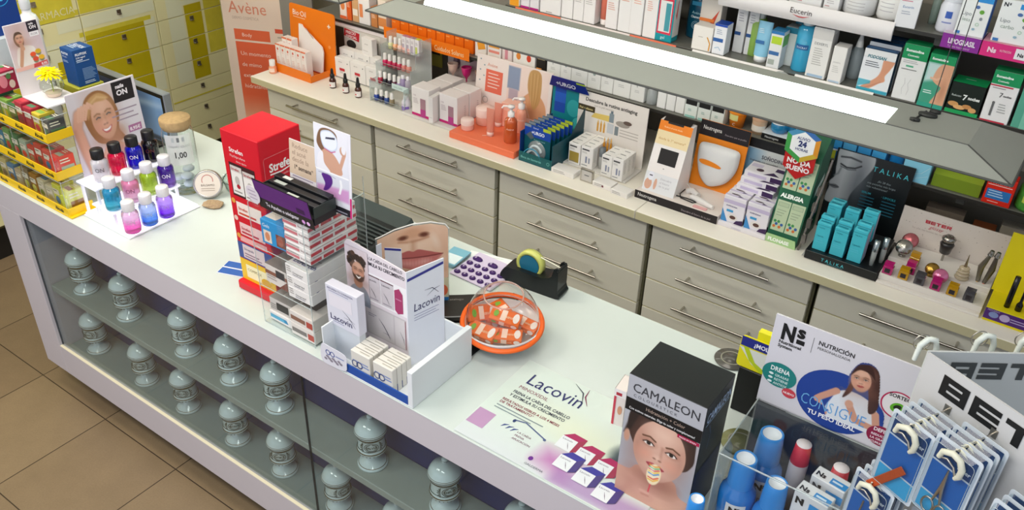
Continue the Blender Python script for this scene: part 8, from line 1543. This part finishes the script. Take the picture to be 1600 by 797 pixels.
bottle('supplement_jar', 'white supplement jar with a small blue square left of the white and blue less box', 'jar', -.405, 2.85, zC, [(0, 0), (.026, 0), (.030, .008), (.030, .075), (.024, .09)], mat('#e6e8f0', .25, coat=.3), [(.026, .09), (.026, .12), (0, .121)], mat('#dfe2ea', .3), n=22, printf=lambda q: (cylband(q, .0302, .045, .065, '#3f62b8', -.2, .4), cylband(q, .0302, .03, .034, '#8a94c8', -.4, .5)))
def lipo(label, x, s2, h=.12, w=.082):
    sb(label, x, w, h, zC + .0125, '#eef0ee', {'F': [('t', 'N', .06, .84, .13, '#20242c', {'b': .04}), ('t', 's', .2, .88, .1, '#20242c', {'b': .03}), ('r', .5, .82, .5, .12, '#2c90d8'), ('t', 'Lipo', .08, .48, .13, '#8a9094'), ('t', s2, .14, .34, .13, '#9aa89c'), ('e', .55, .7, .07, .04, '#4a6ca8'), ('e', .72, .6, .08, .05, '#6aa83c'), ('e', .75, .44, .05, .04, '#8a9098'), ('o', .68, .3, .03, .04, '#98c8a0'), ('r', .05, .02, .15, .07, '#3f7cc0'), ('e', .6, .18, .05, .03, '#98b8c8')], 'R': [('r', 0, 0, 1, 1, '#1f6cc8')]}, y=2.81)
lipo('white and blue less box above the purple strip', -.375, 'less'); lipo('white and blue carbo box above the pink strip', -.275, 'carbo', w=.10); lipo('white box at the top right edge above the pink strip', -.165, 'drena')
q, fin = solid('shelf_strip', 'purple lettered tray strip on the highest shelf', 'shelf strip', loc=(-.398, 2.79, zC - .03)); q.box(0, 0, 0, .105, .09, .042, mat('#8c2898', .4)); q.rect(frame((0, 0, .042), (1, 0, 0), (0, 1, 0)), 0, 0, .105, .09, '#e4d4e4'); F = frame((0, -.0004, 0), (1, 0, 0), (0, 0, 1)); q.text(F, 'LIPOGRASIL', .018, .016, .021, '#f4e8f4', bold=.03, maxw=.075); q.text(F, 'Tu peso bajo control', .02, .005, .009, '#e0b8e0', maxw=.06); fin()
q, fin = solid('shelf_strip', 'pink tray strip on the highest shelf', 'shelf strip', loc=(-.290, 2.79, zC - .03)); q.box(0, 0, 0, .26, .09, .042, mat('#e02c80', .4)); q.rect(frame((0, 0, .042), (1, 0, 0), (0, 1, 0)), 0, 0, .26, .09, '#f0a8b8'); F = frame((0, -.0004, 0), (1, 0, 0), (0, 0, 1)); q.text(F, 'Ns', .018, .014, .02, '#f8d8e4', bold=.05); q.text(F, 'NUTRICIÓN', .05, .02, .009, '#f8d8e4', maxw=.03); q.rect(F, .09, .008, .05, .03, '#f0eef0', .0008); q.text(F, 'Ns', .097, .016, .014, '#2a2a2c', bold=.04, e=.0012); fin()
